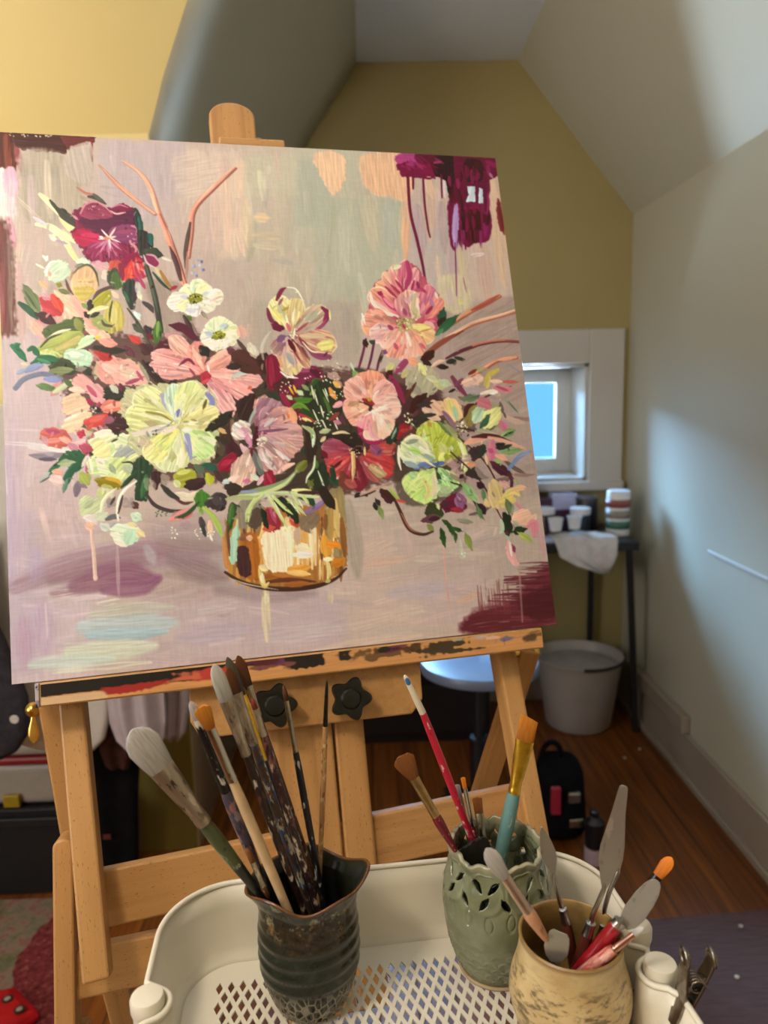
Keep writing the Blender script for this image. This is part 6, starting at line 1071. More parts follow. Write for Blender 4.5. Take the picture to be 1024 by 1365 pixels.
# ======================================================================= brushes
def inside(c, p, rad):
    """how deep a shaft may reach inside a pot of centre c: stops at the wall or the floor"""
    d = math.hypot(p.x-c.x, p.y-c.y); return p.z > c.z+.008 and d < rad
def shaft_end(c, tip, rim, rad, r):
    d = (rim-tip).normalized(); p = rim.copy(); i = 0
    q = p+d*.002
    while inside(c, q+d*.002, rad-r) and i < 90: q = q+d*.002; i += 1
    return q
def loft(mb, secs, n=20):
    """secs: (z, half width, half thickness, dx)"""
    return mb.rings([[(dx+a*math.cos(2*PI*k/n), b*math.sin(2*PI*k/n), z) for k in range(n)] for z, a, b, dx in secs])
def px2m(p, w): return w*((p-EYE).dot(CF))/FPX
def brush(pot, rad, label, tip, jn, fe, rim, Yt, Yr, w, mats, shape='round', group='brushes in the pots', seg=None):
    """tip, bristle/ferrule joint, ferrule end and rim crossing are measured along the shaft; w = bristle, ferrule top, ferrule end, handle widths"""
    pt, pr = at_y(*tip, Yt), at_y(*rim, Yr)
    L2 = math.hypot(rim[0]-tip[0], rim[1]-tip[1]); fj = math.hypot(jn[0]-tip[0], jn[1]-tip[1])/L2; ff = math.hypot(fe[0]-tip[0], fe[1]-tip[1])/L2
    L = (pr-pt).length; wb, wt, we, wh = [px2m(pt, x)/2 for x in w]
    end = shaft_end(pot, pt, pr, rad, wh*.8)
    LL = (end-pt).length; view = (EYE-pt).normalized()
    mw, _ = axis_frame(end, pt, view)          # local z: shaft end -> bristle tip
    root = thing('paintbrush', end, label, 'paintbrush', group)
    zj, zf = LL-fj*L, LL-ff*L
    h = MB(); K = [(0, .45), (.06, .55), (.3, .72), (.6, .92), (.8, 1.), (.93, .95), (1, .82)]
    loft(h, [(zf*a, wh*b, wh*b, 0) for a, b in K]); h.build('handle', mats[0], root, mw, smooth=40)
    flat = {'flat': .38, 'angle': .38, 'fan': .3, 'filbert': .42}.get(shape, 1.); e = 1e-4
    f = MB(); loft(f, [(zf-e*6, we*1.02, we*1.02, 0), (zf+(zj-zf)*.08, we*1.06, we*1.06, 0), (zf+(zj-zf)*.1, we*.97, we*.97, 0), (zf+(zj-zf)*.16, we*1.05, we*1.05, 0), (zf+(zj-zf)*.19, we*.98, we*.98, 0), (zf+(zj-zf)*.55, (we+wt)/2, we*(1+flat)/2, 0), (zj-e*4, wt, wt*flat*.9+we*.1, 0), (zj, wt*.98, wt*flat*.9+we*.1, 0)]).build('ferrule', mats[1], root, mw, smooth=40)
    bl = LL-zj; b = MB()
    if shape == 'round': S = [(0, .92), (.25, 1), (.55, .92), (.8, .6), (.95, .25), (1, .04)]; secs = [(zj+bl*s, wb*k if s > .1 else wt*.95, wb*k if s > .1 else wt*.95, 0) for s, k in S]
    elif shape == 'filbert': S = [(0, 1), (.3, 1.), (.6, .95), (.8, .78), (.93, .48), (1, .12)]; secs = [(zj+bl*s, (wt*(1-s*1.6)+wb*s*1.6 if s < .62 else wb)*k, max(wt*flat*(1-s*.7), 4e-4)*(k*.5+.5), 0) for s, k in S]
    elif shape == 'fan': S = [(0, 0), (.3, .35), (.65, .75), (.92, 1.), (1, .9)]; secs = [(zj+bl*s, wt+(wb-wt)*k, wt*flat*(1-.6*s), 0) for s, k in S]
    else: S = [(0, 0), (.4, .5), (.9, 1.), (1, .97)]; secs = [(zj+bl*s, wt*.96+(wb-wt*.96)*k, max(wt*flat*(1-.75*s), 4e-4), 0) for s, k in S]
    if shape == 'angle':
        n = 24; b.rings([[(a*math.cos(2*PI*k/n), t_*math.sin(2*PI*k/n), z+(z-zj)/bl*a*.30*math.cos(2*PI*k/n)) for k in range(n)] for z, a, t_, dx in secs])
    elif shape in ('flat', 'fan'):
        n = 40; rr = random.Random(len(label)); jag = [rr.uniform(-.05, .03)*bl for _ in range(n)]
        dome = .16 if shape == 'fan' else .06
        b.rings([[(a*math.cos(2*PI*k/n), t_*math.sin(2*PI*k/n), z+(z-zj)/bl*(jag[k]-dome*bl*math.cos(2*PI*k/n)**2)) for k in range(n)] for z, a, t_, dx in secs])
    else: loft(b, secs, 24)
    b.build('bristles', mats[2], root, mw, smooth=50)
    if seg:   # a differently coloured end of the handle
        pass
    return root
B_ = {}
B_['white'] = bristle('white_bristle', '9c958c', 'd2cdc6'); B_['grey'] = bristle('grey_white_bristle', '8f8a80', 'd6d2c8'); B_['orange'] = bristle('orange_taklon', '8c4e12', 'd98a2c'); B_['gold'] = bristle('golden_taklon', '9a5a16', 'cf7f20')
B_['brown'] = bristle('brown_hair', '3c2010', '6a3c1c'); B_['fan'] = bristle('red_brown_hair', '6a3c1a', '8c5626'); B_['olive'] = bristle('olive_stained_bristle', '3a3224', '5c5644'); B_['pink'] = bristle('pinkish_bristle', 'a09490', 'd8ccc8'); B_['black'] = bristle('black_bristle', '12100e', '2a2620'); B_['red'] = bristle('red_brown_tip', '5c2014', '8a3c28'); B_['tang'] = bristle('tangerine_taklon', 'c86a18', 'f08c28'); B_['soft'] = bristle('soft_white_hair', '9c948c', 'd2ccc6')
H_ = {}
H_['green'] = spatter('green_handle', '4c5430', ['39422e', '8a8c6c', '252a26'], 70, .56, .35); tm = H_['green']; tt = tm.node_tree; bs = tt.nodes['Principled BSDF']; src = bs.inputs['Base Color'].links[0].from_socket
tc = tt.nodes.new('ShaderNodeTexCoord'); sz = tt.nodes.new('ShaderNodeSeparateXYZ'); tt.links.new(tc.outputs['Generated'], sz.inputs['Vector']); rp = tt.nodes.new('ShaderNodeValToRGB'); rp.color_ramp.elements[0].position = .41; rp.color_ramp.elements[1].position = .45; tt.links.new(sz.outputs['Z'], rp.inputs['Fac'])
mm = tt.nodes.new('ShaderNodeMix'); mm.data_type = 'RGBA'; mm.inputs[6].default_value = lin('1e211c'); tt.links.new(rp.outputs['Color'], mm.inputs[0]); tt.links.new(src, mm.inputs[7]); tt.links.new(mm.outputs[2], bs.inputs['Base Color'])
H_['plum'] = spatter('plum_grey_handle', '4c4450', ['8c7c84', '2a2430', '9a6a64'], 130, .52, .4); H_['cream'] = plain('pale_wood_handle', 'cfae84', .4, var=.12, scale=60)
H_['dark'] = spatter('dark_spattered_handle', '2a1a18', ['c8b8a4', '6a3a30', '140e10'], 190, .57, .3); H_['multi'] = spatter('many_coloured_handle', '4c3a30', ['3c5a84', 'cbbfa4', '7a4c34', '20263c'], 170, .52, .35); H_['navy'] = spatter('navy_handle', '1f2438', ['b8a890', '5a4438'], 210, .58, .3)
H_['brown'] = spatter('brown_handle', '5a3a26', ['d8c8b0', '2a1a14', '8c5a4a'], 230, .58, .35); H_['maroon'] = spatter('maroon_black_handle', '2c1418', ['c8b49c', '7a4a44', '3c3a4c'], 180, .55, .35); H_['black'] = spatter('black_handle', '181618', ['b8b0a8', '4a3840'], 240, .6, .3); H_['wood'] = spatter('worn_wood_handle', 'b88a58', ['8a5a34', 'd8b890'], 300, .56, .5)
H_['redwhite'] = spatter('red_handle', 'c01c38', ['e0c8c0', '8c1428', '3a1a1c'], 150, .6, .3, .5); H_['ivory'] = plain('ivory_handle_end', 'ddd0b4', .4); H_['blue'] = plain('blue_tip', '3c6aa0', .35); H_['teal'] = spatter('teal_handle', '6b9492', ['78a09c', 'a8b8b0'], 120, .6, .35); H_['crimson'] = spatter('dark_red_handle', '6a1420', ['8a2430', 'd8b8a0'], 260, .62, .25)
H_['pinkwood'] = spatter('pink_stained_wood', 'c8906c', ['d8a08c', 'a86a4c'], 120, .55, .45); H_['pink'] = spatter('pink_smeared_handle', 'c88070', ['e0a898', 'b04a40'], 160, .52, .4); H_['redsolid'] = spatter('red_lacquer', '9c1420', ['b83038', '701018'], 200, .56, .3); H_['grn2'] = plain('grey_green_handle', '5c5a48', .4, var=.3)
F_ = {}
F_['silver'] = spatter('silver_ferrule', 'b4aca0', ['8a8070', 'd8d0c4'], 200, .58, .22, .35, 1.); F_['dirty'] = spatter('paint_crusted_ferrule', 'a89a88', ['7c6a58', 'c0b4a0', '54463a'], 120, .58, .3, .3, .8); F_['gold'] = plain('gold_ferrule', 'f0c048', .3, 1., var=.25, scale=140); F_['chrome'] = plain('chrome_ferrule', 'c8c4be', .12, 1., var=.1); F_['black'] = plain('black_ferrule', '17140f', .25, var=.2); F_['copper'] = plain('rose_ferrule', 'b98c7c', .22, 1., var=.15); F_['rose'] = plain('pale_rose_ferrule', 'cdb4a8', .28, 1., var=.15); F_['champ'] = plain('champagne_ferrule', 'b09468', .3, 1., var=.2, scale=90); F_['blackp'] = spatter('black_crusted_ferrule', '1c1a18', ['c8c0b0', '6a5040'], 150, .58, .25)
RA = .0365
D = P1
GB = 'brushes in the dark pot'
wb_ = brush(D, RA, 'broad white flat brush with a green handle, leaning far left out of the dark pot', (176, 973), (207, 1023), (266, 1091), (346, 1192), .520, .553, (49, 35, 21, 21), (H_['green'], F_['dirty'], B_['white']), 'filbert', GB)
tx = bpy.data.curves.new('size_mark', 'FONT'); tx.body = '10'; tx.size = .0042; tx.align_x = 'CENTER'; tx.extrude = .0001
to = bpy.data.objects.new('size_mark_text', tx); COL.objects.link(to); bpy.context.view_layer.update(); tme = bpy.data.meshes.new_from_object(to); bpy.data.objects.remove(to)
tp0, tp1 = at_y(176, 973, .520), at_y(346, 1192, .553); tp = tp0.lerp(tp1, .80); vw = (EYE-tp).normalized(); ax = (tp0-tp1).normalized(); xx = ax.cross(vw).normalized(); zz = xx.cross(ax).normalized()
tp = tp+zz*(px2m(tp, 21)/2*.98+.0002); so = bpy.data.objects.new('size_mark', tme); COL.objects.link(so); tme.materials.append(plain('pale_print', 'b8bc9c', .5)); so.parent = wb_; so.matrix_basis = Matrix.Translation(-Vector(wb_.location)) @ frame(tp, xx, ax, zz); so['label'] = 'small pale number on the green handle'
brush(D, RA, 'small pink-white brush with black ferrule, left edge of the dark pot cluster', (254, 935), (262, 958), (305, 1046), (352, 1180), .552, .571, (12, 12, 16, 19), (H_['plum'], F_['blackp'], B_['pink']), 'filbert', GB)
brush(D, RA, 'orange fanned brush with chrome ferrule and long pale wooden handle', (268, 941), (284, 968), (315, 1032), (374, 1190), .532, .546, (23, 13, 14, 15), (H_['cream'], F_['chrome'], B_['orange']), 'fan', GB)
brush(D, RA, 'grey-white flat bristle brush with crusted ferrule, tallest pale head in the dark pot', (285, 886), (299, 931), (324, 1000), (396, 1192), .548, .562, (21, 20, 14, 13), (H_['dark'], F_['dirty'], B_['grey']), 'filbert', GB)
brush(D, RA, 'ochre-brown brush with blue and cream spattered handle just behind the grey-white flat', (304, 890), (315, 922), (342, 985), (408, 1196), .576, .581, (15, 15, 12, 13), (H_['multi'], F_['dirty'], B_['brown']), 'filbert', GB)
brush(D, RA, 'olive-stained filbert with gold ferrule between two brown brushes', (303, 876), (319, 926), (345, 1010), (416, 1194), .594, .590, (15, 14, 11, 10), (H_['navy'], F_['gold'], B_['olive']), 'filbert', GB)
brush(D, RA, 'dark brown brush with shiny silver ferrule, tallest at the back of the dark pot', (317, 874), (329, 913), (341, 950), (425, 1186), .602, .598, (16, 12, 9, 9), (H_['brown'], F_['silver'], B_['brown']), 'filbert', GB)
brush(D, RA, 'thin brush with tiny reddish head and maroon-black spattered handle', (336, 930), (340, 944), (352, 977), (420, 1200), .556, .562, (8, 8, 9, 11), (H_['maroon'], F_['dirty'], B_['red']), 'round', GB)
brush(D, RA, 'slim brush with small brown point and long dark handle, in front of the left knob', (378, 913), (382, 933), (396, 1000), (424, 1165), .590, .582, (7, 7, 7, 10), (H_['black'], F_['silver'], B_['brown']), 'round', GB)
brush(D, RA, 'thin detail brush with black point and worn bare-wood handle, rightmost in the dark pot', (436, 906), (435, 926), (433, 965), (427, 1150), .603, .604, (4.5, 5, 6.5, 8), (H_['wood'], F_['black'], B_['black']), 'round', GB)
brush(D, RA, 'short brown-tipped brush barely showing above the rim of the dark pot', (329, 1130), (337, 1148), (350, 1180), (357, 1194), .545, .549, (8, 8, 8, 9), (H_['brown'], F_['silver'], B_['fan']), 'round', GB)
D = P2; RA = .0365; GC = 'brushes in the celadon pot'
r = brush(D, RA, 'long red upturned brush handle with ivory end and blue tip', (563, 948), (563.5, 949.2), (564, 950.4), (629, 1118), .618, .620, (9, 9, 9.5, 11), (H_['redwhite'], H_['ivory'], H_['ivory']), 'round', GC)
for ch in list(r.children):
    if not ch.name.startswith('handle'): bpy.data.objects.remove(ch)
pa, pb = at_y(563.5, 950, .618), at_y(539.5, 900, .617); mw, L = axis_frame(pa, pb, EYE-pa); wv = px2m(pa, 9.3)/2
loft(MB(), [(-.0005, wv*1., wv, 0), (L*.4, wv*.95, wv*.95, 0), (L*.8, wv*.8, wv*.8, 0), (L*.95, wv*.62, wv*.62, 0), (L, wv*.25, wv*.25, 0)]).build('handle_end', H_['ivory'], r, mw, smooth=40, label='ivory end of the handle')
loft(MB(), [(L*.76, wv*.5, wv*.4, 0), (L*.8, wv*.72, wv*.45, 0), (L*.9, wv*.62, wv*.4, 0), (L*.94, wv*.3, wv*.3, 0)], 14).build('blue_mark', H_['blue'], r, mw @ Matrix.Translation((0, wv*.42, 0)), smooth=50)
brush(D, RA, 'brown fan-shaped brush with champagne ferrule and dark red handle, left of the celadon pot', (535, 1007), (550, 1038), (578, 1087), (606, 1132), .585, .585, (30, 14, 12, 14), (H_['crimson'], F_['champ'], B_['fan']), 'fan', GC)
brush(D, RA, 'tiny orange-tipped brush with thin silver ferrule beside the red upturned handle', (617, 1036), (619.5, 1051), (630, 1100), (635, 1124), .615, .615, (6.5, 6, 6.5, 8), (H_['crimson'], F_['chrome'], B_['tang']), 'flat', GC)
brush(D, RA, 'thin grey brush with steel ferrule hidden behind the red upturned handle', (609, 1046), (612, 1062), (622, 1100), (628, 1126), .628, .626, (8, 8, 8, 8), (H_['grn2'], F_['dirty'], B_['grey']), 'flat', GC)
brush(D, RA, 'small brown flat brush with short silver ferrule in the middle of the celadon pot', (636, 1063), (638, 1083), (642, 1116), (645, 1136), .606, .606, (13, 12, 11, 10), (H_['grn2'], F_['silver'], B_['fan']), 'flat', GC)
brush(D, RA, 'big angled golden brush with gold ferrule and teal handle', (706, 957), (701, 986), (687, 1055), (668, 1140), .612, .614, (24, 25, 16, 20), (H_['teal'], F_['gold'], B_['gold']), 'angle', GC)
brush(D, .037, 'wide black brush head slumped low inside the celadon pot', (629, 1122), (652, 1166), (656, 1176), (661, 1186), .592, .601, (42, 36, 20, 10), (H_['black'], F_['black'], B_['black']), 'flat', GC)
D = P3; RA = .034; GT = 'brushes in the tan pot'
brush(D, RA, 'soft white round brush with rose ferrule and pink wooden handle, leaning over the celadon pot', (648, 1131), (676, 1168), (704, 1212), (727, 1250), .488, .490, (25, 14, 15, 18), (H_['pinkwood'], F_['rose'], B_['soft']), 'filbert', GT)
brush(D, RA, 'black brush with bright tangerine tip leaning right out of the tan pot', (896, 1143), (877, 1167), (860, 1190), (813, 1250), .522, .523, (18, 13, 13, 13), (H_['black'], F_['black'], B_['tang']), 'filbert', GT)
brush(D, RA, 'small brush with silver ferrule and pink-smeared handle lying on the rim of the tan pot', (858, 1236), (845, 1245), (819, 1266), (786, 1290), .487, .492, (8, 8, 10, 17), (H_['pink'], F_['copper'], B_['soft']), 'filbert', GT)
# palette knives
M['blade'] = spatter('smeared_steel_blade', 'ada89e', ['96918a', 'c6c0b4'], 60, .55, .32, .5, .8)
M['darkhandle'] = wood('dark_knife_handle', '6a3424', '4c2218', '2c120c', 1.5, .3, False)
def knife(label, tip, base, prof, shank, fer, rim, Yt, Yr, hw, hm, D=P3, rad=.034):
    """blade outline from base to tip: prof = (fraction, half width px); shank = points px; fer = ferrule end px; rim = handle point at the rim"""
    P = lambda p, s: at_y(p[0], p[1], Yt+(Yr-Yt)*s)
    pt, pb = P(tip, 0), P(base, .45); sp = [P(p, .45+.35*(i+1)/len(shank)) for i, p in enumerate(shank)]; pf = P(fer, .85); pr = P(rim, 1.)
    end = shaft_end(D, pf, pr, rad, .0035); root = thing('palette_knife', end, label, 'palette knife', 'palette knives in the tan pot')
    view = (EYE-pt).normalized(); mw, L = axis_frame(pb, pt, view); k = px2m(pb, 1.)
    vs = []; 
    for f, w in prof:
        vs += [(w*k, -.0004, L*f), (w*k, .0004, L*f), (-w*k, .0004, L*f), (-w*k, -.0004, L*f)]
    n = len(prof); fs = [(3, 2, 1, 0), (4*n-4, 4*n-3, 4*n-2, 4*n-1)]
    for i in range(n-1):
        for j in range(4): fs.append((4*i+j, 4*i+(j+1) % 4, 4*i+4+(j+1) % 4, 4*i+4+j))
    MB().add(vs, fs).build('blade', M['blade'], root, mw, bevel=.00025, seg=1)
    mid = []
    allp = [pb+(pt-pb)*.06]+[pb]+sp
    for i in range(len(allp)-1):
        for s in range(5): mid.append(allp[i].lerp(allp[i+1], s/5))
    mid.append(allp[-1]); MB().tube(mid, [.0011+.0008*min(1, i/6) for i in range(len(mid))], 10).build('shank', M['steel'], root, smooth=60)
    mw2, L2 = axis_frame(sp[-1], pf, view); r = px2m(pf, hw)/2
    MB().lathe([(r*.55, -.0008), (r*.85, 0), (r*.8, L2*.5), (r*.95, L2)], 20).build('ferrule', M['steel'], root, mw2, smooth=40)
    mw3, L3 = axis_frame(pf, end, view); MB().lathe([(r*.9, 0), (r*1.05, L3*.1), (r*1.12, L3*.4), (r, L3*.8), (r*.6, L3)], 20).build('handle', hm, root, mw3, smooth=50)
    return root
knife('tall trowel-shaped palette knife with long grey blade and brown handle, highest in the tan pot', (832, 1047), (805, 1186), [(0, 2.5), (.12, 8), (.28, 14), (.40, 14.8), (.55, 12), (.75, 8.5), (.93, 6.2), (.985, 5), (1, 3)], [(799, 1200), (790, 1220), (788, 1230)], (783, 1246), (774, 1276), .514, .516, 16, M['darkhandle'])
knife('second trowel palette knife with its blade behind the tallest one', (830, 1082), (824, 1162), [(0, 2), (.2, 5), (.42, 6), (.7, 5), (.95, 4), (1, 2)], [(812, 1190), (806, 1212), (805, 1232)], (802, 1247), (796, 1272), .534, .533, 14, M['darkhandle'])
knife('small leaf-shaped palette knife beside the celadon pot', (722, 1102), (739, 1168), [(0, 1.5), (.15, 5), (.35, 9.5), (.5, 10), (.7, 7.5), (.9, 4), (1, 1)], [(743, 1186), (747, 1204), (750, 1211)], (755, 1230), (764, 1276), .530, .524, 14, M['darkhandle'])
knife('broad grey painting knife with red handle leaning right out of the tan pot', (877, 1174), (832, 1236), [(0, 5), (.12, 11), (.3, 14), (.6, 13.5), (.82, 11), (.95, 7), (1, 3)], [(829, 1230), (827, 1227)], (822, 1234), (786, 1280), .508, .508, 20, H_['redsolid'])
knife('short wide blade sitting low at the front of the tan pot', (747, 1242), (737, 1283), [(0, 3), (.15, 11), (.4, 16), (.7, 15), (.9, 13), (1, 9)], [(739, 1289), (741, 1293)], (743, 1298), (750, 1320), .486, .492, 9, M['darkhandle'])

# ======================================================================= the steel clip on the tray's right rim
cl = thing('spring_clip', at_z(915, 1345, ZR), 'dark steel spring clip clamped on the right rim of the cream tray', 'clip')
M['clip'] = plain('dark_steel', '8a8078', .25, 1., var=.3, scale=160)
yc = .478
def jaw(pts, w, th=.0016):
    vs = []
    pp = [at_y(x, y, yc+dy) for x, y, dy in pts]
    d = TY
    rings = []
    for i, p in enumerate(pp):
        t_ = (pp[min(i+1, len(pp)-1)]-pp[max(i-1, 0)]).normalized(); s = t_.cross(d).normalized(); ww = w[i]*.5
        rings.append([p+d*ww+s*th*.5, p-d*ww+s*th*.5, p-d*ww-s*th*.5, p+d*ww-s*th*.5])
    return MB().rings(rings)
W1 = [.009, .012, .013, .013, .012, .011, .010, .008]
jaw([(896, 1366, 0), (903, 1346, 0), (908, 1330, 0), (910, 1316, 0), (911, 1300, 0), (913, 1284, 0), (915, 1272, 0), (915, 1268, 0)], W1, .0024).build('jaw', M['clip'], cl, bevel=.0004, seg=1)
jaw([(905, 1366, 0), (914, 1346, 0), (920, 1332, 0), (928, 1318, 0), (936, 1304, 0), (944, 1290, 0), (950, 1276, 0), (951, 1270, 0)], W1, .0024).build('jaw', M['clip'], cl, bevel=.0004, seg=1)
cpt = at_y(921, 1309, yc); hel = []
for k in range(80): a = 2*PI*k/16; hel.append(cpt+CR*(.0052*math.cos(a)+.0026)+Vector((0, 0, 1))*(.0052*math.sin(a))+TY*((k-40)*.00016))
MB().tube(hel, .0008, 8).build('spring', M['clip'], cl, smooth=60)
for x, y in ((913, 1276), (949, 1276)):
    c = at_y(x, y, yc); lo = [c+TY*(.0048*math.cos(2*PI*k/20))+(V*.0058*math.sin(2*PI*k/20)) for k in range(22)]; MB().tube(lo, .0016, 8).build('handle_loop', M['clip'], cl, smooth=60)

# ======================================================================= behind the easel: table by the window and what stands on it
TT = .74
tb = thing('side_table', (.5, 2.74, 0), 'black table with thin legs in front of the attic window', 'table')
MB().box(-.30, .965, 2.565, 2.925, TT-.032, TT).build('tabletop', M['black'], tb, bevel=.004)
for a, b in (((.94, 2.60, TT-.03), (.992, 2.625, 0)), ((.895, 2.895, TT-.03), (.90, 2.91, 0)), ((-.26, 2.60, TT-.03), (-.29, 2.62, 0)), ((-.26, 2.86, TT-.03), (-.27, 2.88, 0))): MB().tube([a, b], .0125, 12).build('leg', M['black'], tb, smooth=40)
def can(name, px, py, Y, r, h, label, cat, mats, cols=None):
    p = at_z(px, py, TT); p = Vector((p.x, Y, TT+.0005)) if Y else Vector((p.x, p.y, TT+.0005)); x = (px-482)/1000*p.y
    root = thing(name, p, label, cat)
    MB().lathe([(r*.92, 0), (r, .003), (r, h-.004), (r*.94, h)], 32).build('body', mats[0], root, Matrix.Translation(p), smooth=40)
    for k, m in enumerate(mats[1:]):
        z0 = h*(.16+.24*k); MB().lathe([(r+.0012, z0), (r+.0012, z0+h*.18)], 32, cap0=False, cap1=False).build('label_band', m, root, Matrix.Translation(p), smooth=40, solid=.001)
    return root, p
wh = plain('white_plastic', 'd8d6d6', .4, var=.03); 
can('spray_can', 822, 712, 2.70, .042, .165, 'tall white can with red and green label bands at the right end of the table', 'can', (wh, plain('green_label', '3c6a58', .5), plain('taupe_label', '8c8478', .5), plain('brick_label', '8a4a44', .5)))
r, p = can('paint_jar', 712, 704, 2.70, .034, .085, 'dark jar with a pale lid, left of the other jars on the table', 'jar', (plain('dark_jar', '2c1c24', .3),)); MB().lathe([(.034, .086), (.036, .088), (.036, .108), (.03, .11)], 28).build('lid', wh, r, Matrix.Translation(p), smooth=40)
r, p = can('paint_jar', 758, 700, 2.76, .036, .07, 'navy jar with a white lid in the middle of the table', 'jar', (plain('navy_jar', '1c2434', .3),)); MB().lathe([(.036, .071), (.038, .073), (.038, .095), (.03, .097)], 28).build('lid', wh, r, Matrix.Translation(p), smooth=40)
p = Vector((.60, 2.86, TT+.0005)); b = thing('cardboard_box', p, 'brown-grey box standing against the window sill on the table', 'box'); MB().box(-.05, .05, -.03, .03, 0, .235).build('carton', plain('grey_card', '5a5452', .7), b, Matrix.Translation(p), bevel=.002); MB().box(-.0515, .0515, -.0315, .0315, .15, .2).build('tape', plain('brown_tape', '6a5248', .5), b, Matrix.Translation(p))
p = Vector((.855, 2.84, TT+.0005)); b = thing('dark_canister', p, 'short dark canister behind the tall white can', 'canister'); MB().lathe([(.04, 0), (.042, .004), (.042, .11), (.036, .118), (.02, .12)], 28).build('body', plain('black_tin', '232026', .4), b, Matrix.Translation(p), smooth=40); MB().lathe([(.0425, .112), (.043, .116), (.043, .124), (.03, .128)], 28).build('lid', plain('tin_lid', '4a4648', .4), b, Matrix.Translation(p), smooth=40)
p = Vector((.742, 2.875, TT+.0005)); b = thing('paint_tube_box', p, 'lilac and white box of paint tubes near the window', 'box'); MB().box(-.075, .075, -.035, .035, 0, .12).build('box', plain('plum_box', '4a2c48', .5), b, Matrix.Translation(p), bevel=.002); MB().box(-.02, .077, -.037, .037, .075, .135).build('lid', plain('pale_lilac_lid', 'b4b8dc', .5), b, Matrix.Translation(p), bevel=.003)
p = Vector((.625, 2.64, TT+.0005)); b = thing('paper_stack', p, 'pale blue papers lying at the front edge of the black table', 'papers'); MB().box(-.09, .075, -.055, .06, 0, .012).build('sheets', plain('blue_white_paper', 'a8b4d0', .7), b, Matrix.Translation(p), bevel=.001)
# crumpled cloth hanging over the table edge
b = thing('rag', (.75, 2.6, TT), 'white rag hanging over the front edge of the black table', 'cloth')
rows = [(2.71, TT+.006), (2.64, TT+.014), (2.585, TT+.012), (2.555, TT+.002), (2.550, TT-.04), (2.552, TT-.075), (2.556, TT-.105)]
lx = [at_y(738, 700, 2.6).x, at_y(736, 715, 2.6).x, at_y(738, 720, 2.58).x, at_y(740, 722, 2.555).x, at_y(746, 733, 2.55).x, at_y(768, 742, 2.55).x, at_y(800, 750, 2.55).x]
rx = [at_y(822, 690, 2.7).x-.01, at_y(824, 706, 2.6).x-.004, at_y(824, 712, 2.58).x, at_y(824, 718, 2.555).x, at_y(822, 735, 2.55).x, at_y(818, 748, 2.55).x, at_y(814, 756, 2.55).x]
vs = []; gN = 20
for (y, z), a, c in zip(rows, lx, rx):
    for i in range(gN+1): f = i/gN; vs.append((a+(c-a)*f, y-.006*(1+math.sin(f*17+z*30)) if z < TT else y, z+(.012*(1+math.sin(f*13+y*40))*.5 if z > TT+.001 else 0)))
MB().add(vs, [(j*(gN+1)+i, j*(gN+1)+i+1, (j+1)*(gN+1)+i+1, (j+1)*(gN+1)+i) for j in range(len(rows)-1) for i in range(gN)]).build('cloth', plain('stained_rag', 'c8c0bc', .85, var=.15, scale=25, spec=.1), b, smooth=70, solid=.003)
for i, (px, py, nm) in enumerate(((738, 693, 'left'), (766, 690, 'right'))):
    pp = at_y(px, py, 2.67); p = Vector((pp.x, 2.64+.03*i, TT+.034)); b = thing('paper_cup', p, 'small white cup lying on the rag, %s of the two' % nm, 'cup', 'white cups on the rag'); MB().lathe([(.001, 0), (.02, 0), (.027, .045), (.0255, .045), (.0185, .003), (.001, .003)], 28, cap0=False, cap1=False).build('cup', wh, b, Matrix.Translation(p), smooth=40); MB().lathe([(.0255, .043), (.0285, .044), (.0285, .0465), (.0258, .0465)], 28, cap0=False, cap1=False).build('cup_rim', wh, b, Matrix.Translation(p), smooth=60)
# bucket
p = Vector((.80, 2.715, 0)); b = thing('waste_bin', p, 'white round waste bin with a half-dark rim on the floor by the baseboard', 'bin')
S = [(.004, .003), (.118, .003), (.124, .01), (.158, .262), (.166, .266), (.167, .276), (.160, .278), (.153, .268), (.120, .02), (.002, .016)]
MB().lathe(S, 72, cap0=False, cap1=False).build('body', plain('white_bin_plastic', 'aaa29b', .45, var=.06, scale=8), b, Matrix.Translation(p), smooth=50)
rim = [Vector((.1685*math.cos(a), .1685*math.sin(a), .2745)) for a in [math.radians(-100+k*5) for k in range(20)]]
MB().tube(rim, [.006]*20, 10).build('dark_rim', M['black'], b, Matrix.Translation(p), smooth=60, label='dark stretch of the rim')
MB().lathe([(.002, .262), (.05, .258), (.11, .250), (.150, .240), (.150, .236), (.002, .236)], 40, cap0=False, cap1=False).build('bin_liner', plain('grey_liner', 'aaa39c', .5, var=.2, scale=14), b, Matrix.Translation(p), smooth=70)
# stool, cabinet, bags
p = Vector((.31, 2.02, 0)); b = thing('swivel_stool', p, 'stool with a pale blue-white round seat and black stem behind the easel', 'stool')
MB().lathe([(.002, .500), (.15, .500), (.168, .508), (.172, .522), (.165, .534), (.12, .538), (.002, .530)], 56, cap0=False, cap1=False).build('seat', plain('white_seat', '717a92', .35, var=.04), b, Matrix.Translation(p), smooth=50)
MB().lathe([(.028, .10), (.028, .3), (.017, .305), (.017, .47), (.07, .485), (.07, .4995)], 28).build('stem', M['black'], b, Matrix.Translation(p), smooth=40)
for k in range(5):
    a = 2*PI*k/5+.9; e = p+Vector((.15*math.cos(a), .15*math.sin(a), .065)); MB().tube([p+Vector((0, 0, .12)), e], [.02, .012], 12).build('base_leg', M['black'], b, smooth=40); MB().lathe([(.001, -.012), (.02, -.01), (.026, 0), (.02, .01), (.001, .012)], 18).build('caster', M['blackpl'], b, Matrix.Translation(e-Vector((0, 0, .038))) @ Matrix.Rotation(PI/2, 4, 'X'), smooth=40)
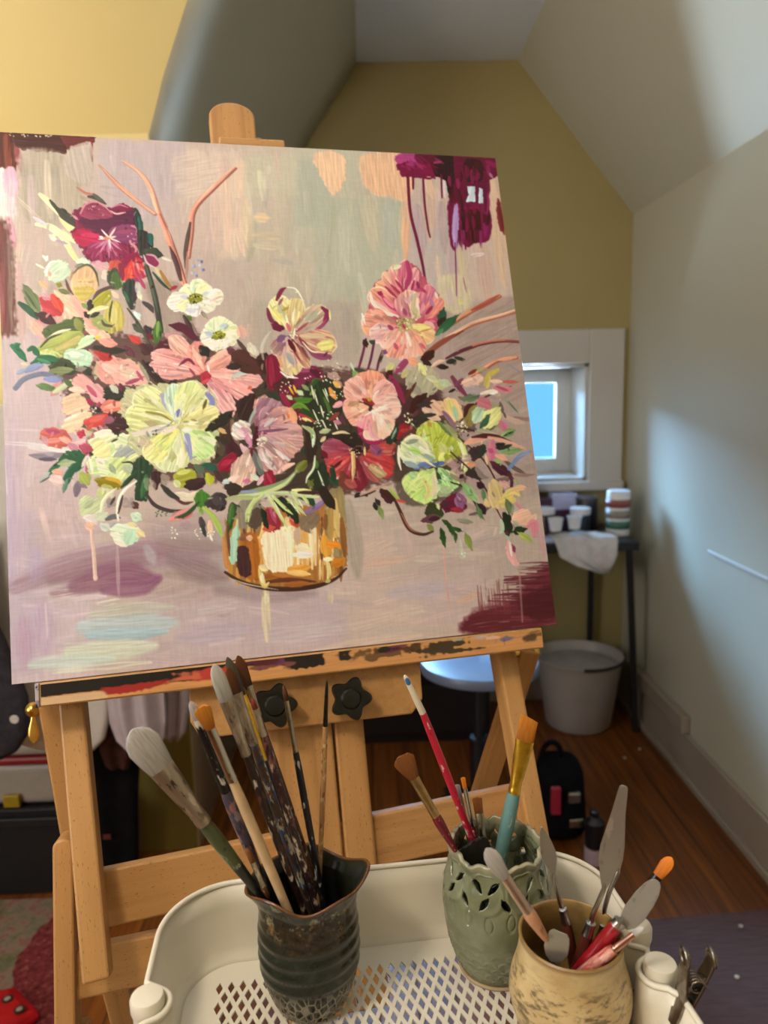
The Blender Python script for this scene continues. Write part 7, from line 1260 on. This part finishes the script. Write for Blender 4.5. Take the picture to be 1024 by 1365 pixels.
p = Vector((.12, 2.73, 0)); b = thing('drawer_unit', p, 'black drawer unit standing in the dark under the table', 'cabinet'); MB().box(-.32, .32, -.13, .17, .0, .66).build('carcass', plain('black_laminate', '191417', .5, var=.2), b, Matrix.Translation(p), bevel=.004)
for z in (.04, .25, .46):
    d = MB().box(-.30, .30, -.148, -.131, z, z+.18).build('drawer', plain('dark_drawer', '211a1c', .45, var=.2), b, Matrix.Translation(p), bevel=.003); MB().box(-.05, .05, -.165, -.149, z+.1, z+.112).build('handle', M['steel'], d, Matrix.Translation(p))
def blob(cx, cy, cz, rx, ry, rz_, m=24, k=14, seed=1, amp=.08):
    rr = random.Random(seed); ph = [rr.uniform(0, 6) for _ in range(6)]; rings = []
    for j in range(1, k):
        th = PI*j/k; r = []
        for i in range(m):
            a = 2*PI*i/m; s = 1+amp*(math.sin(2*a+ph[0]+2*th)+.6*math.sin(3*a+ph[1]-3*th)+.5*math.sin(5*th+ph[2]))
            sx = abs(math.sin(th))**.6; r.append((cx+rx*s*sx*math.copysign(abs(math.cos(a))**.7, math.cos(a)), cy+ry*s*sx*math.copysign(abs(math.sin(a))**.7, math.sin(a)), max(.001, cz-rz_*math.copysign(abs(math.cos(th))**.7, math.cos(th)))))
        rings.append(r)
    return MB().rings(rings)
p = Vector((.535, 2.0, 0)); b = thing('tool_bag', p, 'black bag with red patch and shiny buckles on the floor behind the right easel post', 'bag')
blob(0, 0, .12, .075, .09, .12, seed=3).build('bag_body', M['blackcloth'], b, Matrix.Translation(p), smooth=80)
MB().box(-.045, -.018, -.105, -.088, .12, .20).build('red_patch', plain('red_nylon', '9c1f34', .5), b, Matrix.Translation(p), bevel=.004); MB().box(.0, .035, -.108, -.09, .155, .185).build('buckle', M['steel'], b, Matrix.Translation(p), bevel=.004); MB().box(.005, .045, -.106, -.088, .08, .105).build('buckle', M['steel'], b, Matrix.Translation(p), bevel=.004)
MB().tube([p+Vector((.03*math.cos(a)-.02, 0, .235+.05*math.sin(a))) for a in [PI*k/12 for k in range(13)]], .008, 10).build('carry_strap', M['blackcloth'], b, smooth=60)
p = Vector((.33, 1.72, 0)); b = thing('black_boot', p, 'black shiny boot on the floor between easel mast and right post', 'shoe'); blob(0, .0, .055, .05, .12, .06, seed=5, amp=.05).build('shoe_upper', plain('black_leather', '15151a', .25, var=.2), b, Matrix.Translation(p), smooth=80); MB().box(-.048, .048, -.115, .115, 0, .016).build('sole', M['blackpl'], b, Matrix.Translation(p), bevel=.006)
p = Vector((.60, 1.86, 0)); b = thing('bottle', p, 'black bottle with a pale pink base beside the black bag', 'bottle'); MB().lathe([(.022, .0455), (.026, .05), (.026, .12), (.012, .135), (.012, .15), (.002, .152)], 24).build('bottle_body', plain('black_bottle', '17151a', .3), b, Matrix.Translation(p), smooth=40); MB().lathe([(.024, 0), (.027, .003), (.027, .045), (.022, .0456)], 24).build('base', plain('pink_base', 'b09aa0', .5), b, Matrix.Translation(p), smooth=40)

# ======================================================================= left: clothes, crates, rug
def garment(name, rows, Y, th, label, mat, fold=.012, fr=9., cat='clothing', seed=0):
    P = [(at_y(xl, y, Y), at_y(xr, y, Y)) for y, xl, xr in rows]
    # refine rows
    R = []
    for i in range(len(P)-1):
        for s in range(5): R.append((P[i][0].lerp(P[i+1][0], s/5), P[i][1].lerp(P[i+1][1], s/5)))
    R.append(P[-1]); n = 30; rings = []
    for j, (a, b_) in enumerate(R):
        ring = []; edge = min(1, .35+.16*(len(R)-1-j)) 
        for k in range(2*n):
            front = k < n; f = (k+.5)/n if front else (2*n-k-.5)/n
            p = a.lerp(b_, f); w = th*edge*math.sqrt(max(0, 1-(2*f-1)**2)); fo = fold*math.sin(f*fr*2+seed+p.z*5)*(.5+.5*math.sin(p.z*7+seed))
            ring.append((p.x, Y+(-w if front else w)*.5+fo, p.z))
        rings.append(ring)
    root = thing(name, (R[-1][0]+R[-1][1])/2, label, cat)
    MB().rings(rings).build('fabric', mat, root, smooth=75)
    return root, R
g, R = garment('hanging_shirt', [(540, -70, 90), (700, -80, 120), (860, -80, 140), (930, -70, 150), (965, -40, 147), (985, 0, 142), (998, 60, 128), (1002, 80, 110)], 1.62, .05, 'cream white shirt hanging at the far left behind the canvas', M['whitecloth'], .010, 6, seed=1)
g, R = garment('hanging_jacket', [(700, -160, -20), (830, -150, -5), (880, -150, 18), (930, -140, 38), (975, -130, 42), (1000, -110, 26), (1012, -80, 4)], 1.50, .06, 'charcoal jacket with a pale button at the left edge', M['darkcloth'], .006, 4, seed=2)
bt = at_y(21, 957, 1.455); MB().lathe([(.0012, 0), (.006, 0), (.0085, .0012), (.009, .003), (.0075, .0036), (.001, .0026)], 24, cap0=False, cap1=False).build('button', plain('pale_button', 'c8c0b4', .4), g, frame(Vector((bt.x, bt.y-.004, bt.z)), Vector((1, 0, 0)), Vector((0, 0, 1)), Vector((0, -1, 0))), smooth=50)
g, R = garment('hanging_blouse', [(780, 140, 225), (880, 138, 222), (925, 142, 220), (960, 146, 222), (985, 156, 220), (1000, 172, 206), (1004, 182, 196)], 1.60, .055, 'lilac-grey blouse cuff hanging beside the left easel post', M['lilaccloth'], .012, 8, seed=3)
g, R = garment('hanging_sleeve', [(780, 215, 258), (900, 214, 255), (945, 214, 253), (975, 216, 248), (986, 222, 240)], 1.70, .045, 'lilac-grey sleeve hanging right of the blouse cuff', M['lilaccloth'], .008, 6, seed=4)
g, R = garment('hanging_scarf', [(820, 128, 180), (940, 128, 176), (1000, 132, 180), (1024, 140, 172)], 1.72, .04, 'dark brown scarf hanging between white shirt and blouse', M['browncloth'], .006, 6, seed=5)
g, R = garment('hanging_trousers', [(840, 100, 190), (950, 104, 190), (1060, 108, 186), (1140, 112, 186), (1162, 118, 182), (1168, 126, 174)], 1.78, .06, 'black trousers hanging low beside the left easel post', M['blackcloth'], .008, 5, seed=6)
MB().box(0, .02, -.004, 0, 0, .014).build('buckle', M['steel'], g, Matrix.Translation(at_y(138, 1118, 1.745)))
p = at_y(230, 1160, 1.9); p.z = 0
# crate and tub
x0, x1 = at_y(-160, 1100, 1.82).x, at_y(98, 1100, 1.82).x
b = thing('crate', (x0, 1.9, 0), 'low black crate on the floor below the white tub at the left', 'crate'); MB().box(x0-.1, x1+.05, 1.82, 1.985, 0.0, .245).build('crate_body', plain('black_crate', '100e10', .6, var=.3), b, bevel=.006); MB().box(x0-.1, x1+.052, 1.806, 1.8195, .20, .225).build('crate_lip', plain('crate_grey', '1c1a1c', .5), b, bevel=.003)
b = thing('storage_tub', (x0, 1.9, .246), 'white tub with a red lid band and yellow latch, left behind the easel', 'tub')
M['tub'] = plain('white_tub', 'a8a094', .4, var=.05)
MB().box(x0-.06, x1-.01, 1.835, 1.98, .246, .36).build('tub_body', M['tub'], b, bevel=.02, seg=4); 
MB().box(x0-.07, x1, 1.828, 1.984, .3605, .382).build('lid_band', plain('red_band', '8a1a1c', .4), b, bevel=.006); MB().box(x0-.06, x1-.012, 1.832, 1.98, .3825, .42).build('lid', M['tub'], b, bevel=.016, seg=4)
q = at_y(14, 1072, 1.82); MB().box(q.x-.02, q.x+.022, 1.822, 1.8345, q.z-.012, q.z+.022).build('latch', plain('yellow_latch', 'a88a1c', .4), b, bevel=.003)
q = at_y(8, 1016, 1.86); b = thing('black_pouch', (q.x, 1.9, .421), 'black pouch lying on top of the white tub', 'bag'); blob(q.x-.02, 1.905, .475, .11, .06, .052, seed=9).build('pouch_body', M['blackcloth'], b, smooth=80); MB().tube([(q.x+.08, 1.86, .46), (q.x+.04, 1.838, .47), (q.x-.06, 1.836, .47)], .004, 8).build('zip', M['steel'], b, smooth=50)
# rug
def rug_mat():
    t = NT('mottled_rug'); v = t.coord(); f = t.noise(v, 26, 5, .65, .6); col = t.ramp(f, [(.25, '4a4a3c'), (.42, '7a7460'), (.52, '8f7a6a'), (.62, '8a5a54'), (.75, 'a09680')])
    g = t.noise(v, 9, 3); col = t.mix(t.ramp(g, [(.58, (0, 0, 0, 1)), (.66, (.7, .7, .7, 1))]), col, '55602c')
    sp = t.new('ShaderNodeSeparateXYZ'); t.link(v, sp.inputs['Vector']); ad = t.new('ShaderNodeMath', operation='MULTIPLY_ADD', _1=.12, _2=0.); t.link(g, ad.inputs[0]); sm = t.new('ShaderNodeMath', operation='ADD'); t.link(sp.outputs['X'], sm.inputs[0]); t.link(ad.outputs[0], sm.inputs[1])
    red = t.ramp(t.noise(v, 75, 5, .7), [(.3, '4a2020'), (.55, '85383a'), (.75, 'a07068')])
    mk = t.new('ShaderNodeMath', operation='GREATER_THAN', _1=-.765); t.link(sm.outputs[0], mk.inputs[0]); col = t.mix(mk.outputs[0], col, red)
    t.bump(t.noise(v, 400, 2), .8, .004); return t.done(col, .95, 0, .1)
o = MB().box(-1.7, -.665, .55, 1.79, .0005, .011).build('rug', rug_mat(), None, bevel=.003); tag(o, 'mottled grey-green rug with a red border, lower left on the floor', 'rug')
b = thing('red_cushion', (-.86, 1.42, .012), 'red polka-dot cushion lying on the rug in the lower left corner', 'cushion'); rc = plain('red_felt', 'b01a1c', .75, var=.12, spec=.15)
pk = [at_z(-90, 1330, .05), at_z(20, 1300, .07), at_z(52, 1352, .03), at_z(-60, 1420, .02)]
def wedge(ps, th):
    c = sum(ps, Vector())/len(ps); rings = []
    for s, z in ((1, 0), (1.03, .35), (.98, .75), (.7, 1.), (.3, 1.1)): rings.append([Vector((c.x+(p.x-c.x)*s, c.y+(p.y-c.y)*s, .013+th*z)) for p in ps])
    return MB().rings(rings)
wedge(pk, .04).build('cushion_top', rc, b, bevel=.006)
wedge([Vector((p.x-.04, p.y-.085, 0)) for p in pk], .022).build('cushion_flap', rc, b, bevel=.005)
for px, py, z in ((10, 1332, .0555), (26, 1346, .0545), (-18, 1340, .056), (8, 1362, .036)):
    q = at_z(px, py, z); MB().lathe([(.011, 0), (.011, .0022), (.0065, .0026), (.0065, .0008)], 24).build('dot_ring', plain('dark_ring', '2a1a18', .6), b, Matrix.Translation(q), smooth=40); MB().lathe([(.0062, 0), (.0062, .0026), (.003, .0036)], 20).build('dot_centre', plain('pale_dot', 'a09078', .6), b, Matrix.Translation(q), smooth=40)
# mat at the right
def mat_mat():
    t = NT('purple_grey_mat'); v = t.coord(); f = t.noise(t.coord((3, 30, 1)), 6, 4); col = t.ramp(f, [(.3, '553f3c'), (.7, '6a5250')]); t.bump(t.noise(v, 300, 2), .5, .002); return t.done(col, .7, 0, .3)
o = MB().add([(.36, 1.60, .001), (1.0, 1.64, .001), (1.0, .45, .001), (.30, .45, .001), (.36, 1.60, .007), (1.0, 1.64, .007), (1.0, .45, .007), (.30, .45, .007)], [(0, 1, 2, 3), (7, 6, 5, 4), (0, 4, 5, 1), (1, 5, 6, 2), (2, 6, 7, 3), (3, 7, 4, 0)]).build('floor_mat', mat_mat(), None, bevel=.002); tag(o, 'purple-grey floor mat on the boards at lower right', 'mat')
for i, (px, py, w) in enumerate(((853, 998, 'nearest the baseboard'), (833, 1010, 'below the white waste bin'), (988, 1234, 'at the far edge of the purple mat'), (983, 1302, 'on the purple mat beside the clip'))):
    q = at_z(px, py, .0095 if i > 1 else .003); mb = MB().rings([[(.006*s*math.cos(2*PI*k/9)*(1+.3*math.sin(3*k)), .006*s*math.sin(2*PI*k/9), z) for k in range(9)] for s, z in ((.8, -.0018), (1, 0), (.6, .0018))]); o = mb.build('paper_scrap', plain('scrap_white', 'c8c0b8', .7), None, Matrix.Translation(q)); tag(o, 'small white scrap on the floor, ' + w, 'scrap', 'white scraps on the floor')

# ======================================================================= light, world, camera
def area(name, loc, target, sx_, sy_, power, col):
    d = bpy.data.lights.new(name, 'AREA'); d.shape = 'RECTANGLE'; d.size = sx_; d.size_y = sy_; d.energy = power; d.color = col
    o = bpy.data.objects.new(name, d); COL.objects.link(o); o.location = loc; o.rotation_euler = (Vector(target)-Vector(loc)).to_track_quat('-Z', 'Y').to_euler(); return o
def point(name, loc, power, col, r):
    d = bpy.data.lights.new(name, 'POINT'); d.energy = power; d.color = col; d.shadow_soft_size = r
    o = bpy.data.objects.new(name, d); COL.objects.link(o); o.location = loc; return o
area('daylight_sky', (-.55, 4.1, 2.25), (.55, 2.3, .75), 1.9, 1.7, 1700, (.30, .60, 1.0))
area('daylight_ground', (.85, 3.95, .25), (.2, 2.2, 2.4), .9, .8, 1350, (.62, .80, 1.0))
area('added_left_fill', (-2.4, -.35, 1.65), (.9, 1.4, 1.5), 1.3, 1.1, 46, (.95, .97, 1.0))  # unseen area light added to lift the right wall and slope
point('ceiling_lamp', (-.62, -.02, 2.12), 36, (1.0, .86, .68), .12)
d = bpy.data.lights.new('added_slope_uplight', 'SPOT'); d.energy = 24; d.color = (1.0, .82, .60); d.spot_size = math.radians(125); d.spot_blend = .6; d.shadow_soft_size = .09  # unseen warm spot added to brighten only the yellow slope and upper wall
o = bpy.data.objects.new('added_slope_uplight', d); COL.objects.link(o); o.location = (-1.3, 1.2, 1.45); o.rotation_euler = (Vector((-.85, 1.85, 2.15))-Vector((-1.3, 1.2, 1.45))).to_track_quat('-Z', 'Y').to_euler()
w = bpy.data.worlds.new('sky'); SC.world = w; w.use_nodes = True; nt = w.node_tree; bg = nt.nodes['Background']
bg.inputs['Color'].default_value = (.17, .56, .95, 1); bg.inputs['Strength'].default_value = 1.25
cd = bpy.data.cameras.new('camera'); cd.sensor_fit = 'HORIZONTAL'; cd.sensor_width = 36; cd.lens = 36*FPX/1024; cd.clip_start = .02
cd.dof.use_dof = True; cd.dof.focus_distance = .725; cd.dof.aperture_fstop = 7.4; cd.dof.aperture_blades = 0
cam = bpy.data.objects.new('camera', cd); COL.objects.link(cam); cam.matrix_world = frame(EYE, CR, -CD, -CF); SC.camera = cam
SC.view_settings.view_transform = 'Standard'; SC.view_settings.look = 'None'; SC.view_settings.gamma = 1; SC.view_settings.use_curve_mapping = False; SC.view_settings.exposure = 0.
SC.cycles.use_denoising = True; SC.cycles.max_bounces = 8; SC.cycles.caustics_reflective = False; SC.cycles.caustics_refractive = False
